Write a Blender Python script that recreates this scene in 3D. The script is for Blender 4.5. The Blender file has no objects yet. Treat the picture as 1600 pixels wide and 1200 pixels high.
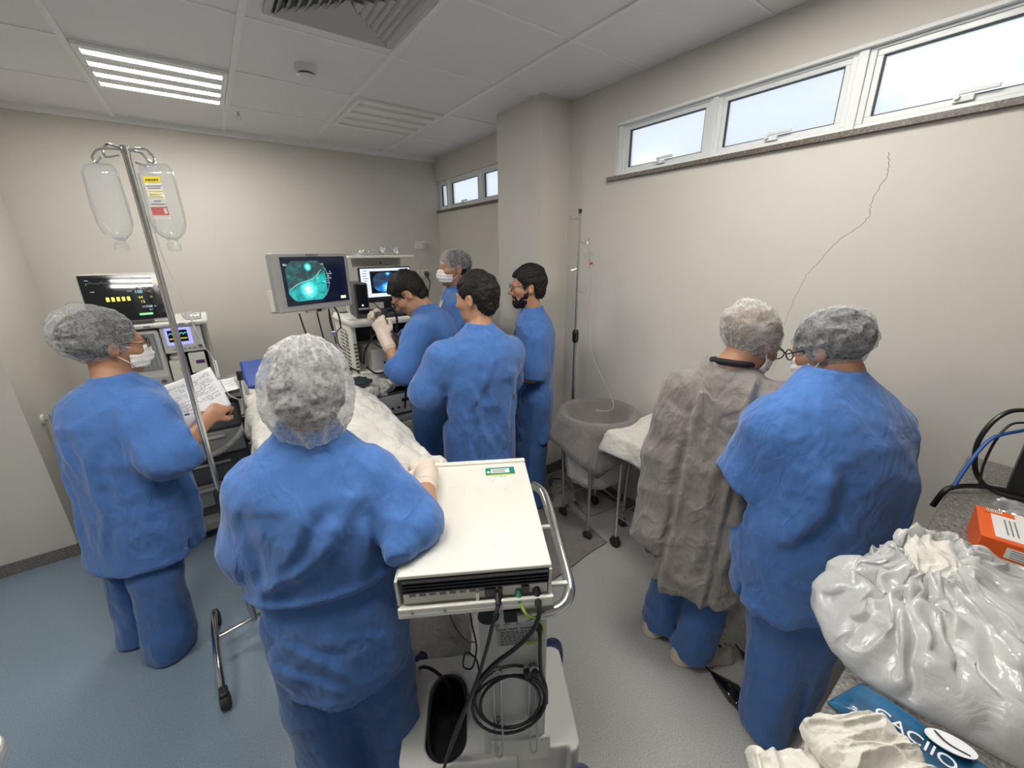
import bpy, bmesh, math, random
import numpy as np
from mathutils import Vector, Matrix
random.seed(7)
PI = math.pi
scene = bpy.context.scene
COL = scene.collection

# ------------------------------------------------------------------ camera
CAM_Z = 1.75
def _axes(yaw, pitch, roll):
    cy, sy, cp, sp, cr, sr = math.cos(yaw), math.sin(yaw), math.cos(pitch), math.sin(pitch), math.cos(roll), math.sin(roll)
    f = Vector((sy * cp, cy * cp, -sp)); r = Vector((cy, -sy, 0)); u = r.cross(f)
    return cr * r + sr * u, cr * u - sr * r, f
_r, _u, _f = _axes(0.6288, 0.3161, -0.0119)
cam_data = bpy.data.cameras.new('camera')
cam_data.sensor_fit = 'HORIZONTAL'; cam_data.sensor_width = 36.0
cam_data.lens = 36.0 * 625.7 / 1600.0
cam_data.clip_start = 0.02
cam = bpy.data.objects.new('camera', cam_data); COL.objects.link(cam)
cam.matrix_world = Matrix(((_r.x, _u.x, -_f.x, 0), (_r.y, _u.y, -_f.y, 0), (_r.z, _u.z, -_f.z, CAM_Z), (0, 0, 0, 1)))
scene.camera = cam

# ------------------------------------------------------------------ world, exposure
scene.view_settings.view_transform = 'Standard'
scene.view_settings.look = 'None'
scene.view_settings.gamma = 1.0
scene.view_settings.use_curve_mapping = False
scene.view_settings.exposure = 1.05
world = bpy.data.worlds.new('sky'); scene.world = world
world.use_nodes = True
wn = world.node_tree.nodes; wl = world.node_tree.links
bg = wn['Background']
bg.inputs['Color'].default_value = (0.87, 0.94, 1.0, 1)
bg.inputs['Strength'].default_value = 0.60
scene.cycles.max_bounces = 8
scene.cycles.transparent_max_bounces = 16
scene.cycles.caustics_reflective = False
scene.cycles.caustics_refractive = False
scene.cycles.sample_clamp_indirect = 4.0
try:
    scene.cycles.use_denoising = True
except Exception:
    pass
TUBE_GLOW = 34.0        # emission of the ceiling tubes
# ------------------------------------------------------------------ room measures (metres)
CEIL = 2.68; XR = 2.11; YB = 4.21; XL = -0.97; YG = 3.25; YF = -1.7; XLL = -2.6
COLX, COLY0, COLY1 = 1.862, 2.21, 2.71
GX0, GY0, TILE = -0.321, 2.893, 0.627

# ------------------------------------------------------------------ materials
def nodes_of(m):
    return m.node_tree.nodes, m.node_tree.links
_M = {}
def mat(name, col, rough=0.5, metal=0.0, bump=0.0, bscale=200.0, bdist=0.002, var=0.0, vscale=3.0, spec=0.5,
        alpha=None, trans=0.0, emit=None, estr=1.0, sheen=0.0, coat=0.0):
    if name in _M: return _M[name]
    m = bpy.data.materials.new(name); m.use_nodes = True
    n, l = nodes_of(m); b = n['Principled BSDF']
    c = tuple(col) + (1,)
    b.inputs['Base Color'].default_value = c
    b.inputs['Roughness'].default_value = rough
    b.inputs['Metallic'].default_value = metal
    b.inputs['Specular IOR Level'].default_value = spec
    if trans: b.inputs['Transmission Weight'].default_value = trans
    if alpha is not None: b.inputs['Alpha'].default_value = alpha
    if sheen: b.inputs['Sheen Weight'].default_value = sheen
    if coat: b.inputs['Coat Weight'].default_value = coat
    if emit is not None:
        b.inputs['Emission Color'].default_value = tuple(emit) + (1,)
        b.inputs['Emission Strength'].default_value = estr
    tc = n.new('ShaderNodeTexCoord')
    if bump:
        t = n.new('ShaderNodeTexNoise'); t.inputs['Scale'].default_value = bscale; t.inputs['Detail'].default_value = 4
        bp = n.new('ShaderNodeBump'); bp.inputs['Strength'].default_value = bump; bp.inputs['Distance'].default_value = bdist
        l.new(tc.outputs['Object'], t.inputs['Vector']); l.new(t.outputs['Fac'], bp.inputs['Height']); l.new(bp.outputs['Normal'], b.inputs['Normal'])
    if var:
        t = n.new('ShaderNodeTexNoise'); t.inputs['Scale'].default_value = vscale; t.inputs['Detail'].default_value = 5
        mr = n.new('ShaderNodeMapRange'); mr.inputs['From Min'].default_value = .3; mr.inputs['From Max'].default_value = .7
        mr.inputs['To Min'].default_value = 1 - var; mr.inputs['To Max'].default_value = 1 + var
        mx = n.new('ShaderNodeVectorMath'); mx.operation = 'SCALE'; mx.inputs[0].default_value = col
        l.new(tc.outputs['Object'], t.inputs['Vector']); l.new(t.outputs['Fac'], mr.inputs['Value'])
        l.new(mr.outputs['Result'], mx.inputs['Scale']); l.new(mx.outputs['Vector'], b.inputs['Base Color'])
    _M[name] = m
    return m

def fabric(name, col, crease=0.5, cscale=7.0, rough=0.85, weave=350.0, var=0.07, stretch=(1, 1, .6), sheen=0.25, trans=0.0, line=.45):
    """cotton cloth: fine weave, pressed and random creases as bump"""
    if name in _M: return _M[name]
    m = bpy.data.materials.new(name); m.use_nodes = True
    n, l = nodes_of(m); b = n['Principled BSDF']
    b.inputs['Roughness'].default_value = rough
    b.inputs['Specular IOR Level'].default_value = 0.2
    b.inputs['Sheen Weight'].default_value = sheen
    b.inputs['Sheen Roughness'].default_value = 0.5
    tc = n.new('ShaderNodeTexCoord')
    mp = n.new('ShaderNodeMapping'); mp.inputs['Scale'].default_value = stretch
    l.new(tc.outputs['Object'], mp.inputs['Vector'])
    def noise(sc, det, dist, src):
        t = n.new('ShaderNodeTexNoise'); t.inputs['Scale'].default_value = sc; t.inputs['Detail'].default_value = det
        t.inputs['Distortion'].default_value = dist; l.new(src, t.inputs['Vector']); return t.outputs['Fac']
    def ridge(fac, w):
        s = n.new('ShaderNodeMath'); s.operation = 'SUBTRACT'; l.new(fac, s.inputs[0]); s.inputs[1].default_value = .5
        a = n.new('ShaderNodeMath'); a.operation = 'ABSOLUTE'; l.new(s.outputs[0], a.inputs[0])
        r = n.new('ShaderNodeMapRange'); r.interpolation_type = 'SMOOTHSTEP'
        r.inputs['From Min'].default_value = 0; r.inputs['From Max'].default_value = w
        r.inputs['To Min'].default_value = 1; r.inputs['To Max'].default_value = 0
        l.new(a.outputs[0], r.inputs['Value']); return r.outputs['Result']
    c1 = ridge(noise(cscale, 1, .5, mp.outputs['Vector']), .13)
    c2 = ridge(noise(cscale * 2.3, 1, .6, mp.outputs['Vector']), .16)
    soft = noise(cscale * 1.5, 4, .8, mp.outputs['Vector'])
    def madd(a, k, c=None):
        q = n.new('ShaderNodeMath'); q.operation = 'MULTIPLY_ADD'; l.new(a, q.inputs[0]); q.inputs[1].default_value = k
        if c is None: q.inputs[2].default_value = 0
        else: l.new(c, q.inputs[2])
        return q.outputs[0]
    ds = n.new('ShaderNodeMix'); ds.data_type = 'VECTOR'; ds.inputs['Factor'].default_value = .10
    wn_ = n.new('ShaderNodeTexNoise'); wn_.inputs['Scale'].default_value = cscale * .8; wn_.inputs['Detail'].default_value = 2
    l.new(mp.outputs['Vector'], wn_.inputs['Vector']); l.new(mp.outputs['Vector'], ds.inputs[4]); l.new(wn_.outputs['Color'], ds.inputs[5])
    vr = n.new('ShaderNodeTexVoronoi'); vr.feature = 'DISTANCE_TO_EDGE'; vr.inputs['Scale'].default_value = cscale * 1.25; l.new(ds.outputs[1], vr.inputs['Vector'])
    vl = n.new('ShaderNodeMapRange'); vl.interpolation_type = 'SMOOTHSTEP'; vl.inputs['From Max'].default_value = .16; vl.inputs['To Min'].default_value = 1; vl.inputs['To Max'].default_value = 0
    l.new(vr.outputs['Distance'], vl.inputs['Value'])
    msk = noise(cscale * .45, 1, 0, tc.outputs['Object'])
    vm = n.new('ShaderNodeMath'); vm.operation = 'MULTIPLY'; l.new(vl.outputs['Result'], vm.inputs[0]); l.new(msk, vm.inputs[1])
    hgt = madd(vm.outputs[0], .42 * line, madd(soft, 1.9, madd(c2, .30 * line, madd(c1, .45 * line))))
    bp = n.new('ShaderNodeBump'); bp.inputs['Strength'].default_value = crease; bp.inputs['Distance'].default_value = .014
    l.new(hgt, bp.inputs['Height'])
    bp2 = n.new('ShaderNodeBump'); bp2.inputs['Strength'].default_value = .12; bp2.inputs['Distance'].default_value = .0015
    l.new(noise(weave, 2, 0, tc.outputs['Object']), bp2.inputs['Height']); l.new(bp.outputs['Normal'], bp2.inputs['Normal'])
    l.new(bp2.outputs['Normal'], b.inputs['Normal'])
    mr = n.new('ShaderNodeMapRange'); mr.inputs['From Min'].default_value = .3; mr.inputs['From Max'].default_value = .7
    mr.inputs['To Min'].default_value = 1 - var; mr.inputs['To Max'].default_value = 1 + var
    l.new(noise(cscale * 2.5, 6, .4, tc.outputs['Object']), mr.inputs['Value'])
    sc = n.new('ShaderNodeVectorMath'); sc.operation = 'SCALE'; sc.inputs[0].default_value = col
    l.new(mr.outputs['Result'], sc.inputs['Scale']); l.new(sc.outputs['Vector'], b.inputs['Base Color'])
    _M[name] = m
    return m

def speckle(name, base, dark, light, scale=260.0, rough=0.35, amt=.5, second=None, split=None):
    """granite or speckled vinyl: mottled grains of three tones; second = (colour, x where the other sheet begins)"""
    if name in _M: return _M[name]
    m = bpy.data.materials.new(name); m.use_nodes = True
    n, l = nodes_of(m); b = n['Principled BSDF']; b.inputs['Roughness'].default_value = rough
    tc = n.new('ShaderNodeTexCoord')
    t = n.new('ShaderNodeTexNoise'); t.inputs['Scale'].default_value = scale; t.inputs['Detail'].default_value = 3
    l.new(tc.outputs['Object'], t.inputs['Vector'])
    r = n.new('ShaderNodeValToRGB'); e = r.color_ramp.elements
    e[0].position = .5 - .22 * amt - .1; e[0].color = tuple(dark) + (1,)
    e[1].position = .5 + .22 * amt + .1; e[1].color = tuple(light) + (1,)
    k = e.new(.47); k.color = tuple(base) + (1,)
    k = e.new(.56); k.color = tuple(base) + (1,)
    l.new(t.outputs['Fac'], r.inputs['Fac'])
    out = r.outputs['Color']
    big = n.new('ShaderNodeTexNoise'); big.inputs['Scale'].default_value = 2.2; big.inputs['Detail'].default_value = 4
    l.new(tc.outputs['Object'], big.inputs['Vector'])
    if second:
        sx = n.new('ShaderNodeSeparateXYZ'); l.new(tc.outputs['Object'], sx.inputs['Vector'])
        gt = n.new('ShaderNodeMath'); gt.operation = 'GREATER_THAN'; gt.inputs[1].default_value = split
        l.new(sx.outputs['X'], gt.inputs[0])
        mx = n.new('ShaderNodeMix'); mx.data_type = 'RGBA'; mx.blend_type = 'MULTIPLY'
        mx.inputs['Factor'].default_value = 1
        tint = n.new('ShaderNodeMix'); tint.data_type = 'RGBA'
        tint.inputs[6].default_value = (1, 1, 1, 1); tint.inputs[7].default_value = tuple(second) + (1,)
        l.new(gt.outputs[0], tint.inputs['Factor'])
        l.new(out, mx.inputs[6]); l.new(tint.outputs[2], mx.inputs[7]); out = mx.outputs[2]
    mr = n.new('ShaderNodeMapRange'); mr.inputs['To Min'].default_value = .92; mr.inputs['To Max'].default_value = 1.08
    l.new(big.outputs['Fac'], mr.inputs['Value'])
    sc = n.new('ShaderNodeVectorMath'); sc.operation = 'SCALE'; l.new(out, sc.inputs[0]); l.new(mr.outputs['Result'], sc.inputs['Scale'])
    l.new(sc.outputs['Vector'], b.inputs['Base Color'])
    _M[name] = m
    return m

def srgb(r, g, b):
    f = lambda c: (c / 255 / 12.92) if c / 255 <= .04045 else ((c / 255 + .055) / 1.055) ** 2.4
    return (f(r), f(g), f(b))

M_WALL = mat('painted_wall', (.605, .578, .530), .7, bump=.08, bscale=60, bdist=.003, var=.02, vscale=1.5)
M_CEIL = mat('ceiling_tile', (.80, .80, .815), .5, bump=.05, bscale=180)
M_TBAR = mat('white_ceiling_bar', (.86, .86, .84), .4)
M_ALU = mat('white_aluminium', (.72, .75, .75), .3)
M_CHROME = mat('chrome', (.72, .71, .69), .16, 1.0)
M_STEEL = mat('brushed_steel', (.55, .54, .52), .3, 1.0)
M_BLACK = mat('black_plastic', (.012, .012, .013), .4)
M_RUBBER = mat('black_rubber', (.02, .02, .02), .65)
M_WHITE = mat('white_plastic', (.74, .73, .69), .4)
M_CREAM = mat('cream_enamel', (.76, .745, .68), .38, bump=.03, bscale=90, var=.02, vscale=9)
M_GREY = mat('grey_plastic', (.48, .48, .46), .45)
M_DGREY = mat('dark_grey_plastic', (.06, .06, .065), .4)
M_NAVY = mat('navy_plastic', (.012, .02, .075), .45)
M_GRANITE = speckle('granite_grey', (.17, .16, .15), (.035, .033, .032), (.42, .39, .36), 190, .22, .8)
M_SILL = speckle('granite_sill', (.11, .092, .078), (.02, .017, .015), (.30, .25, .22), 140, .35, .8)
M_FLOOR = speckle('speckled_vinyl', (.20, .265, .335), (.045, .07, .10), (.27, .335, .40), 230, .38, .95,
                  second=(2.2, 1.64, 1.24), split=.42)
M_SCRUB = fabric('blue_scrub_cotton', (.064, .165, .440), .50, 8)
M_SCRUB2 = fabric('shaded_scrub_trousers', (.050, .130, .350), .42, 9, stretch=(1, 1, .4))  # same scrub blue, darkened: the shade on the trousers is put into the colour
M_GOWN = fabric('grey_gown_cotton', (.235, .212, .198), .78, 7, stretch=(1, 1, .7), line=.6)
M_GREYCLOTH = fabric('grey_drape_cotton', (.20, .182, .175), .5, 8)
M_SHEET = fabric('white_sheet_cotton', (.64, .62, .57), .7, 7, stretch=(1, 1, 1))
M_SKIN = mat('skin', (.40, .20, .115), .5, bump=.04, bscale=120, var=.05, vscale=30)
M_SKIN2 = mat('light_skin', (.47, .245, .15), .5, bump=.04, bscale=120, var=.05, vscale=30)
M_HAIR = mat('dark_hair', (.0085, .0062, .005), .62, bump=.6, bscale=260, bdist=.003, var=.4, vscale=90, spec=.3)
M_GLOVE = mat('cream_latex', (.72, .60, .50), .55, bump=.15, bscale=60, bdist=.003)
M_MASK = fabric('white_nonwoven', (.80, .79, .77), .25, 14, weave=500)

# ------------------------------------------------------------------ object helpers
def link(name, mesh, parent=None, smooth=False):
    o = bpy.data.objects.new(name, mesh); COL.objects.link(o)
    if parent is not None: o.parent = parent
    if smooth and len(mesh.polygons):
        mesh.polygons.foreach_set('use_smooth', [True] * len(mesh.polygons)); mesh.update()
    return o
def tag(o, label=None, cat=None, group=None, kind=None):
    if label: o['label'] = label
    if cat: o['category'] = cat
    if group: o['group'] = group
    if kind: o['kind'] = kind
    return o
def thing(name, label, cat, loc=(0, 0, 0), rot=0.0, group=None):
    o = bpy.data.objects.new(name, None); COL.objects.link(o)
    o.location = loc; o.rotation_euler = (0, 0, rot); o.empty_display_size = .1
    return tag(o, label, cat, group)
def copy_tree(o, parent=None):
    c = o.copy(); COL.objects.link(c)
    if parent is not None: c.parent = parent
    for ch in list(o.children): copy_tree(ch, c)
    return c

class MB:
    """collects simple shapes into one mesh"""
    def __init__(s): s.bm = bmesh.new()
    def box(s, c, d, rz=0.0, M=None):
        r = bmesh.ops.create_cube(s.bm, size=1.0)['verts']
        mm = Matrix.Translation(c) @ Matrix.Rotation(rz, 4, 'Z') @ Matrix.Diagonal((d[0], d[1], d[2], 1))
        if M is not None: mm = M @ mm
        bmesh.ops.transform(s.bm, matrix=mm, verts=r); return s
    def hexa(s, p):
        """eight corners: bottom four then top four"""
        v = [s.bm.verts.new(q) for q in p]
        for f in ((3, 2, 1, 0), (4, 5, 6, 7), (0, 1, 5, 4), (1, 2, 6, 5), (2, 3, 7, 6), (3, 0, 4, 7)): s.bm.faces.new([v[i] for i in f])
        return s
    def tube(s, pts, r, n=10, cap=True, closed=False):
        pts = [Vector(p) for p in pts]; m = len(pts)
        rr = r if isinstance(r, (list, tuple)) else [r] * m
        rings = []; up = None
        for i, p in enumerate(pts):
            a = pts[(i - 1) % m] if (closed or i > 0) else p
            b = pts[(i + 1) % m] if (closed or i < m - 1) else p
            t = (b - a)
            if t.length < 1e-9: t = Vector((0, 0, 1))
            t.normalize()
            if up is None:
                up = Vector((0, 0, 1)) if abs(t.z) < .9 else Vector((1, 0, 0))
            x = up - t * up.dot(t)
            if x.length < 1e-6: x = t.orthogonal()
            x.normalize(); y = t.cross(x); up = x
            rings.append([s.bm.verts.new(p + (x * math.cos(2 * PI * k / n) + y * math.sin(2 * PI * k / n)) * rr[i]) for k in range(n)])
        for i in range(m if closed else m - 1):
            A, B = rings[i], rings[(i + 1) % m]
            for k in range(n): s.bm.faces.new((A[k], A[(k + 1) % n], B[(k + 1) % n], B[k]))
        if cap and not closed:
            s.bm.faces.new(rings[0][::-1]); s.bm.faces.new(rings[-1])
        return s
    def cyl(s, a, b, r, n=20, r2=None): return s.tube([a, b], [r, r if r2 is None else r2], n)
    def lathe(s, c, prof, n=28, M=None):
        """prof: (radius, height) list round the vertical through c"""
        rings = []
        for r, z in prof:
            ring = [Vector((r * math.cos(2 * PI * k / n), r * math.sin(2 * PI * k / n), z)) for k in range(n)]
            if M is not None: ring = [M @ v for v in ring]
            rings.append([s.bm.verts.new(v + Vector(c)) for v in ring])
        for A, B in zip(rings, rings[1:]):
            for k in range(n): s.bm.faces.new((A[k], A[(k + 1) % n], B[(k + 1) % n], B[k]))
        s.bm.faces.new(rings[0][::-1]); s.bm.faces.new(rings[-1]); return s
    def prism(s, poly, h, M=None):
        """poly in xy extruded along z by h"""
        a = [Vector((p[0], p[1], 0)) for p in poly]; b = [Vector((p[0], p[1], h)) for p in poly]
        if M is not None: a = [M @ v for v in a]; b = [M @ v for v in b]
        A = [s.bm.verts.new(v) for v in a]; B = [s.bm.verts.new(v) for v in b]; n = len(A)
        s.bm.faces.new(A[::-1]); s.bm.faces.new(B)
        for k in range(n): s.bm.faces.new((A[k], A[(k + 1) % n], B[(k + 1) % n], B[k]))
        return s
    def ball(s, c, r, sc=(1, 1, 1), seg=16):
        v = bmesh.ops.create_uvsphere(s.bm, u_segments=seg, v_segments=max(6, seg * 2 // 3), radius=r)['verts']
        bmesh.ops.transform(s.bm, matrix=Matrix.Translation(c) @ Matrix.Diagonal((sc[0], sc[1], sc[2], 1)), verts=v); return s
    def build(s, name, m, parent=None, bevel=0.0, smooth=False, seg=2):
        bmesh.ops.recalc_face_normals(s.bm, faces=s.bm.faces[:])
        me = bpy.data.meshes.new(name); s.bm.to_mesh(me); s.bm.free()
        for q in (m if isinstance(m, (list, tuple)) else [m]): me.materials.append(q)
        o = link(name, me, parent, smooth)
        if bevel:
            b = o.modifiers.new('bevel', 'BEVEL'); b.width = bevel; b.segments = seg; b.limit_method = 'ANGLE'; b.angle_limit = .6
            if smooth is False:
                me.polygons.foreach_set('use_smooth', [False] * len(me.polygons))
        elif smooth:
            try: me.set_sharp_from_angle(angle=.7)
            except Exception: pass
        return o
def spline(pts, n=8):
    """Catmull-Rom through points"""
    P = [Vector(p) for p in pts]; P = [P[0] * 2 - P[1]] + P + [P[-1] * 2 - P[-2]]; out = []
    for i in range(1, len(P) - 2):
        a, b, c, d = P[i - 1:i + 3]
        for k in range(n):
            t = k / n
            out.append(.5 * ((2 * b) + (c - a) * t + (2 * a - 5 * b + 4 * c - d) * t * t + (3 * b - a - 3 * c + d) * t ** 3))
    out.append(P[-2]); return out
def wire(name, pts, r, m, parent=None, n=8, k=8, sm=True):
    return MB().tube(spline(pts, k) if sm else pts, r, n).build(name, m, parent, smooth=True)
def lettering(txt, size, M, m, parent, name='lettering', depth=.0004, align='CENTER', shear=0.0):
    cu = bpy.data.curves.new('text', 'FONT'); cu.body = txt; cu.size = size; cu.extrude = depth; cu.align_x = align; cu.align_y = 'CENTER'; cu.shear = shear
    tmp = bpy.data.objects.new('text', cu); me = bpy.data.meshes.new_from_object(tmp)
    bpy.data.objects.remove(tmp); me.materials.append(m)
    o = link(name, me, parent); o.matrix_local = M
    return o
def frame(o, x, y, z=None):
    """matrix with given origin, x axis, y axis (z = x cross y)"""
    x = Vector(x).normalized(); y = Vector(y); y = (y - x * x.dot(y)).normalized(); z = x.cross(y)
    return Matrix(((x.x, y.x, z.x, o[0]), (x.y, y.y, z.y, o[1]), (x.z, y.z, z.z, o[2]), (0, 0, 0, 1)))
# ================================================================== ROOM
def slab(name, lo, hi, m, kind='structure', parent=None, bevel=0):
    c = [(a + b) / 2 for a, b in zip(lo, hi)]; d = [b - a for a, b in zip(lo, hi)]
    o = MB().box(c, d).build(name, m, parent, bevel)
    if kind and parent is None: o['kind'] = kind
    return o
slab('floor', (XLL - .2, YF - .2, -.1), (XR + .3, YB + .3, 0), M_FLOOR)
ceiling = slab('ceiling', (XLL - .2, YF - .2, CEIL), (XR + .2, YB + .2, CEIL + .1), M_CEIL)
g = MB()
BW = .026
x = GX0 - 4 * TILE
while x < XR:
    if x > XLL: g.box((x, (YF + YB) / 2, CEIL - .002), (BW, YB - YF, .010))
    x += TILE
y = GY0 - 8 * TILE
while y < YB:
    if y > YF: g.box(((XLL + XR) / 2, y, CEIL - .001), (XR - XLL, .013, .006))
    y += TILE
g.build('ceiling_grid', M_TBAR, ceiling)
slab('trim_1', (XLL, YB - .018, CEIL - .038), (XR, YB, CEIL), M_TBAR)
slab('wall_back', (XLL - .2, YB, -.05), (XR + .2, YB + .15, CEIL + .05), M_WALL)
slab('wall_front', (XLL - .2, YF - .15, -.05), (XR + .2, YF, CEIL + .05), M_WALL)
slab('wall_left', (XLL - .15, YF, -.05), (XLL, YG, CEIL + .05), M_WALL)
slab('wall_left_return', (XLL - .15, YG, -.05), (XL, YB, CEIL + .05), M_WALL)
slab('wall_column', (COLX, COLY0, 0), (XR, COLY1, CEIL), M_WALL)
SZ0, SZ1 = 2.185, 2.465           # window band
def wall_band(name, y0, y1):
    return slab(name, (XR, y0, -.05), (XR + .15, y1, CEIL + .05), M_WALL)
wr = MB()
W1 = (-.30, 1.815); W2 = (COLY1 + .02, YB - .004)
wr.box((XR + .075, (YF + YB) / 2, SZ0 / 2 - .02), (.15, YB - YF + .3, SZ0 + .04))
wr.box((XR + .075, (YF + YB) / 2, (SZ1 + CEIL) / 2 + .02), (.15, YB - YF + .3, CEIL - SZ1 + .04))
for a, b in ((YF - .15, W1[0]), (W1[1], W2[0]), (W2[1], YB + .15)):
    wr.box((XR + .075, (a + b) / 2, (SZ0 + SZ1) / 2), (.15, b - a, SZ1 - SZ0))
wall_right = wr.build('wall_right', M_WALL); wall_right['kind'] = 'structure'
# hairline crack running down the plaster
M_CRACK = mat('plaster_crack', (.20, .18, .16), .9)
cp = [(.524, 2.087), (.514, 2.045), (.512, 2.007), (.530, 1.955), (.537, 1.911), (.535, 1.87), (.548, 1.842), (.60, 1.80), (.632, 1.761), (.665, 1.70), (.702, 1.643), (.718, 1.585), (.731, 1.53), (.748, 1.42), (.759, 1.319), (.754, 1.24), (.762, 1.16)]
cpts = []
for (a, b), (c, d) in zip(cp, cp[1:]):
    for k in range(5):
        t = k / 5; cpts.append((XR - .0002, a + (c - a) * t + random.uniform(-.0035, .0035), b + (d - b) * t))
MB().tube(cpts, [.0012 * (1 - .5 * i / len(cpts)) for i in range(len(cpts))], 5).build('crack', M_CRACK, wall_right)
# granite skirtings
slab('baseboard_left', (XLL, YG - .012, 0), (XL, YG, .075), M_GRANITE)
slab('baseboard_left_return', (XL, YG, 0), (XL + .012, YB, .075), M_GRANITE)
slab('baseboard_back', (XL, YB - .012, 0), (XR, YB, .075), M_GRANITE)
slab('baseboard_right', (XR - .012, YF, 0), (XR, COLY0, .085), M_GRANITE)
slab('baseboard_column', (COLX - .012, COLY0 - .012, 0), (XR, COLY0, .085), M_GRANITE)

# ---- windows: white aluminium awning sashes with frosted panes
M_PANE = bpy.data.materials.new('frosted_glass'); M_PANE.use_nodes = True
n, l = nodes_of(M_PANE); n.remove(n['Principled BSDF'])
tl = n.new('ShaderNodeBsdfTranslucent'); tl.inputs['Color'].default_value = (.95, .97, 1, 1)
tp = n.new('ShaderNodeBsdfTransparent'); tp.inputs['Color'].default_value = (.96, .98, 1, 1)
gl = n.new('ShaderNodeBsdfGlossy'); gl.inputs['Roughness'].default_value = .15
m1 = n.new('ShaderNodeMixShader'); m1.inputs['Fac'].default_value = .45
m2 = n.new('ShaderNodeMixShader'); m2.inputs['Fac'].default_value = .06
l.new(tp.outputs[0], m1.inputs[1]); l.new(tl.outputs[0], m1.inputs[2]); l.new(m1.outputs[0], m2.inputs[1]); l.new(gl.outputs[0], m2.inputs[2])
l.new(m2.outputs[0], n['Material Output'].inputs['Surface'])
M_GASKET = mat('dark_gasket', (.03, .035, .04), .6)
def rect_frame(mb, x, y0, y1, z0, z1, w, d):
    mb.box((x, (y0 + y1) / 2, z1 - w / 2), (d, y1 - y0, w)); mb.box((x, (y0 + y1) / 2, z0 + w / 2), (d, y1 - y0, w))
    mb.box((x, y0 + w / 2, (z0 + z1) / 2), (d, w, z1 - z0 - 2 * w)); mb.box((x, y1 - w / 2, (z0 + z1) / 2), (d, w, z1 - z0 - 2 * w))
def window(num, y0, y1, latch=True):
    o = MB(); xx = XR + .055
    rect_frame(o, xx, y0, y1, SZ0, SZ1, .022, .06)
    w = o.build('window_%d' % num, M_ALU, None, .002); w['kind'] = 'structure'
    a, b, c, d = y0 + .022, y1 - .022, SZ0 + .022, SZ1 - .022
    o = MB(); rect_frame(o, xx - .006, a, b, c, d, .02, .035); o.build('sash', M_ALU, w, .002)
    o = MB(); rect_frame(o, xx - .012, a + .02, b - .02, c + .02, d - .02, .0035, .016); o.build('gasket', M_GASKET, w)
    MB().box((xx, (a + b) / 2, (c + d) / 2), (.004, b - a - .04, d - c - .04)).build('pane', M_PANE, w)
    if latch:
        ym = (a + b) / 2; o = MB()
        o.box((xx - .03, ym, c + .012), (.016, .05, .016)); o.box((xx - .042, ym - .03, c + .030), (.010, .10, .012)); o.cyl((xx - .05, ym + .015, c + .018), (xx - .02, ym + .015, c + .018), .008, 10)
        o.build('latch', M_ALU, w, .002)
    return w
window(1, 1.245, W1[1] - .028); window(2, .685, 1.222); window(3, .08, .655); window(4, W1[0], .055)
o = MB(); o.box((XR + .05, .67, (SZ0 + SZ1) / 2), (.07, .032, SZ1 - SZ0)); o.box((XR + .05, 1.2335, (SZ0 + SZ1) / 2), (.07, .025, SZ1 - SZ0)); o.box((XR + .05, .0675, (SZ0 + SZ1) / 2), (.07, .026, SZ1 - SZ0)); o.box((XR + .05, W1[1] - .014, (SZ0 + SZ1) / 2), (.07, .028, SZ1 - SZ0))
o = o.build('trim_2', M_ALU, None, .002); o['kind'] = 'structure'
window(5, COLY1 + .03, 3.37); window(6, 3.40, 3.98); window(7, 4.01, YB - .008, False)
slab('trim_3', (XR - .022, W1[0], SZ0 - .022), (XR + .10, W1[1] + .045, SZ0 - .001), M_SILL)
slab('trim_4', (XR - .018, COLY1 + .001, SZ0 - .022), (XR + .10, YB - .001, SZ0 - .001), M_SILL)
M_REVEAL = mat('white_reveal', (.78, .78, .77), .5)
slab('trim_5', (XR + .0, W1[0], SZ1 - .012), (XR + .12, W1[1], SZ1), M_REVEAL)

# ---- ceiling lights: white trays with four tubes
M_TUBE = mat('lit_tube', (1, 1, 1), .4, emit=(1.0, .965, .90), estr=TUBE_GLOW)
M_DARKGAP = mat('shadow_gap', (.16, .16, .16), .6)
def luminaire(ix, iy, lit, label):
    x0, y0 = GX0 + ix * TILE + .02, GY0 + iy * TILE + .01
    cx, cy = x0 + (TILE - .04) / 2, y0 + (TILE - .02) / 2
    t = thing('ceiling_light', label, 'ceiling light', (cx, cy, CEIL), 0, 'recessed ceiling lights')
    W, D = TILE - .04, TILE - .02
    o = MB(); zb = -.008
    ys = [(-D / 2 + D * (k + .5) / 4) for k in range(4)]; gw = .056
    o.box((0, 0, .0), (W, D, .006))
    edges = [-D / 2] + [v for y in ys for v in (y - gw / 2, y + gw / 2)] + [D / 2]
    for a, b in zip(edges[::2], edges[1::2]): o.box((0, (a + b) / 2, zb - .004), (W - .05, b - a, .016))
    o.box((-W / 2 + .012, 0, zb - .004), (.024, D, .016)); o.box((W / 2 - .012, 0, zb - .004), (.024, D, .016))
    o.build('housing', M_TBAR, t)
    for y in ys:
        if lit: MB().box((0, y, -.0185), (W - .05, .040, .003)).build('tube', M_TUBE, t)
        else:
            MB().tube([(-W / 2 + .06, y, -.010), (W / 2 - .03, y, -.010)], .012, 10).build('tube', M_WHITE, t, smooth=True)
    return t
luminaire(0, 0, True, 'lit four-tube ceiling light above the hanging infusion bags')
luminaire(2, 0, False, 'switched-off louvred ceiling light nearest the far column')
luminaire(0, -4, True, 'lit four-tube ceiling light over the front of the room')
luminaire(2, -4, True, 'lit four-tube ceiling light over the window side of the counter')
luminaire(-2, -3, True, 'lit four-tube ceiling light over the left part of the room')

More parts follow.
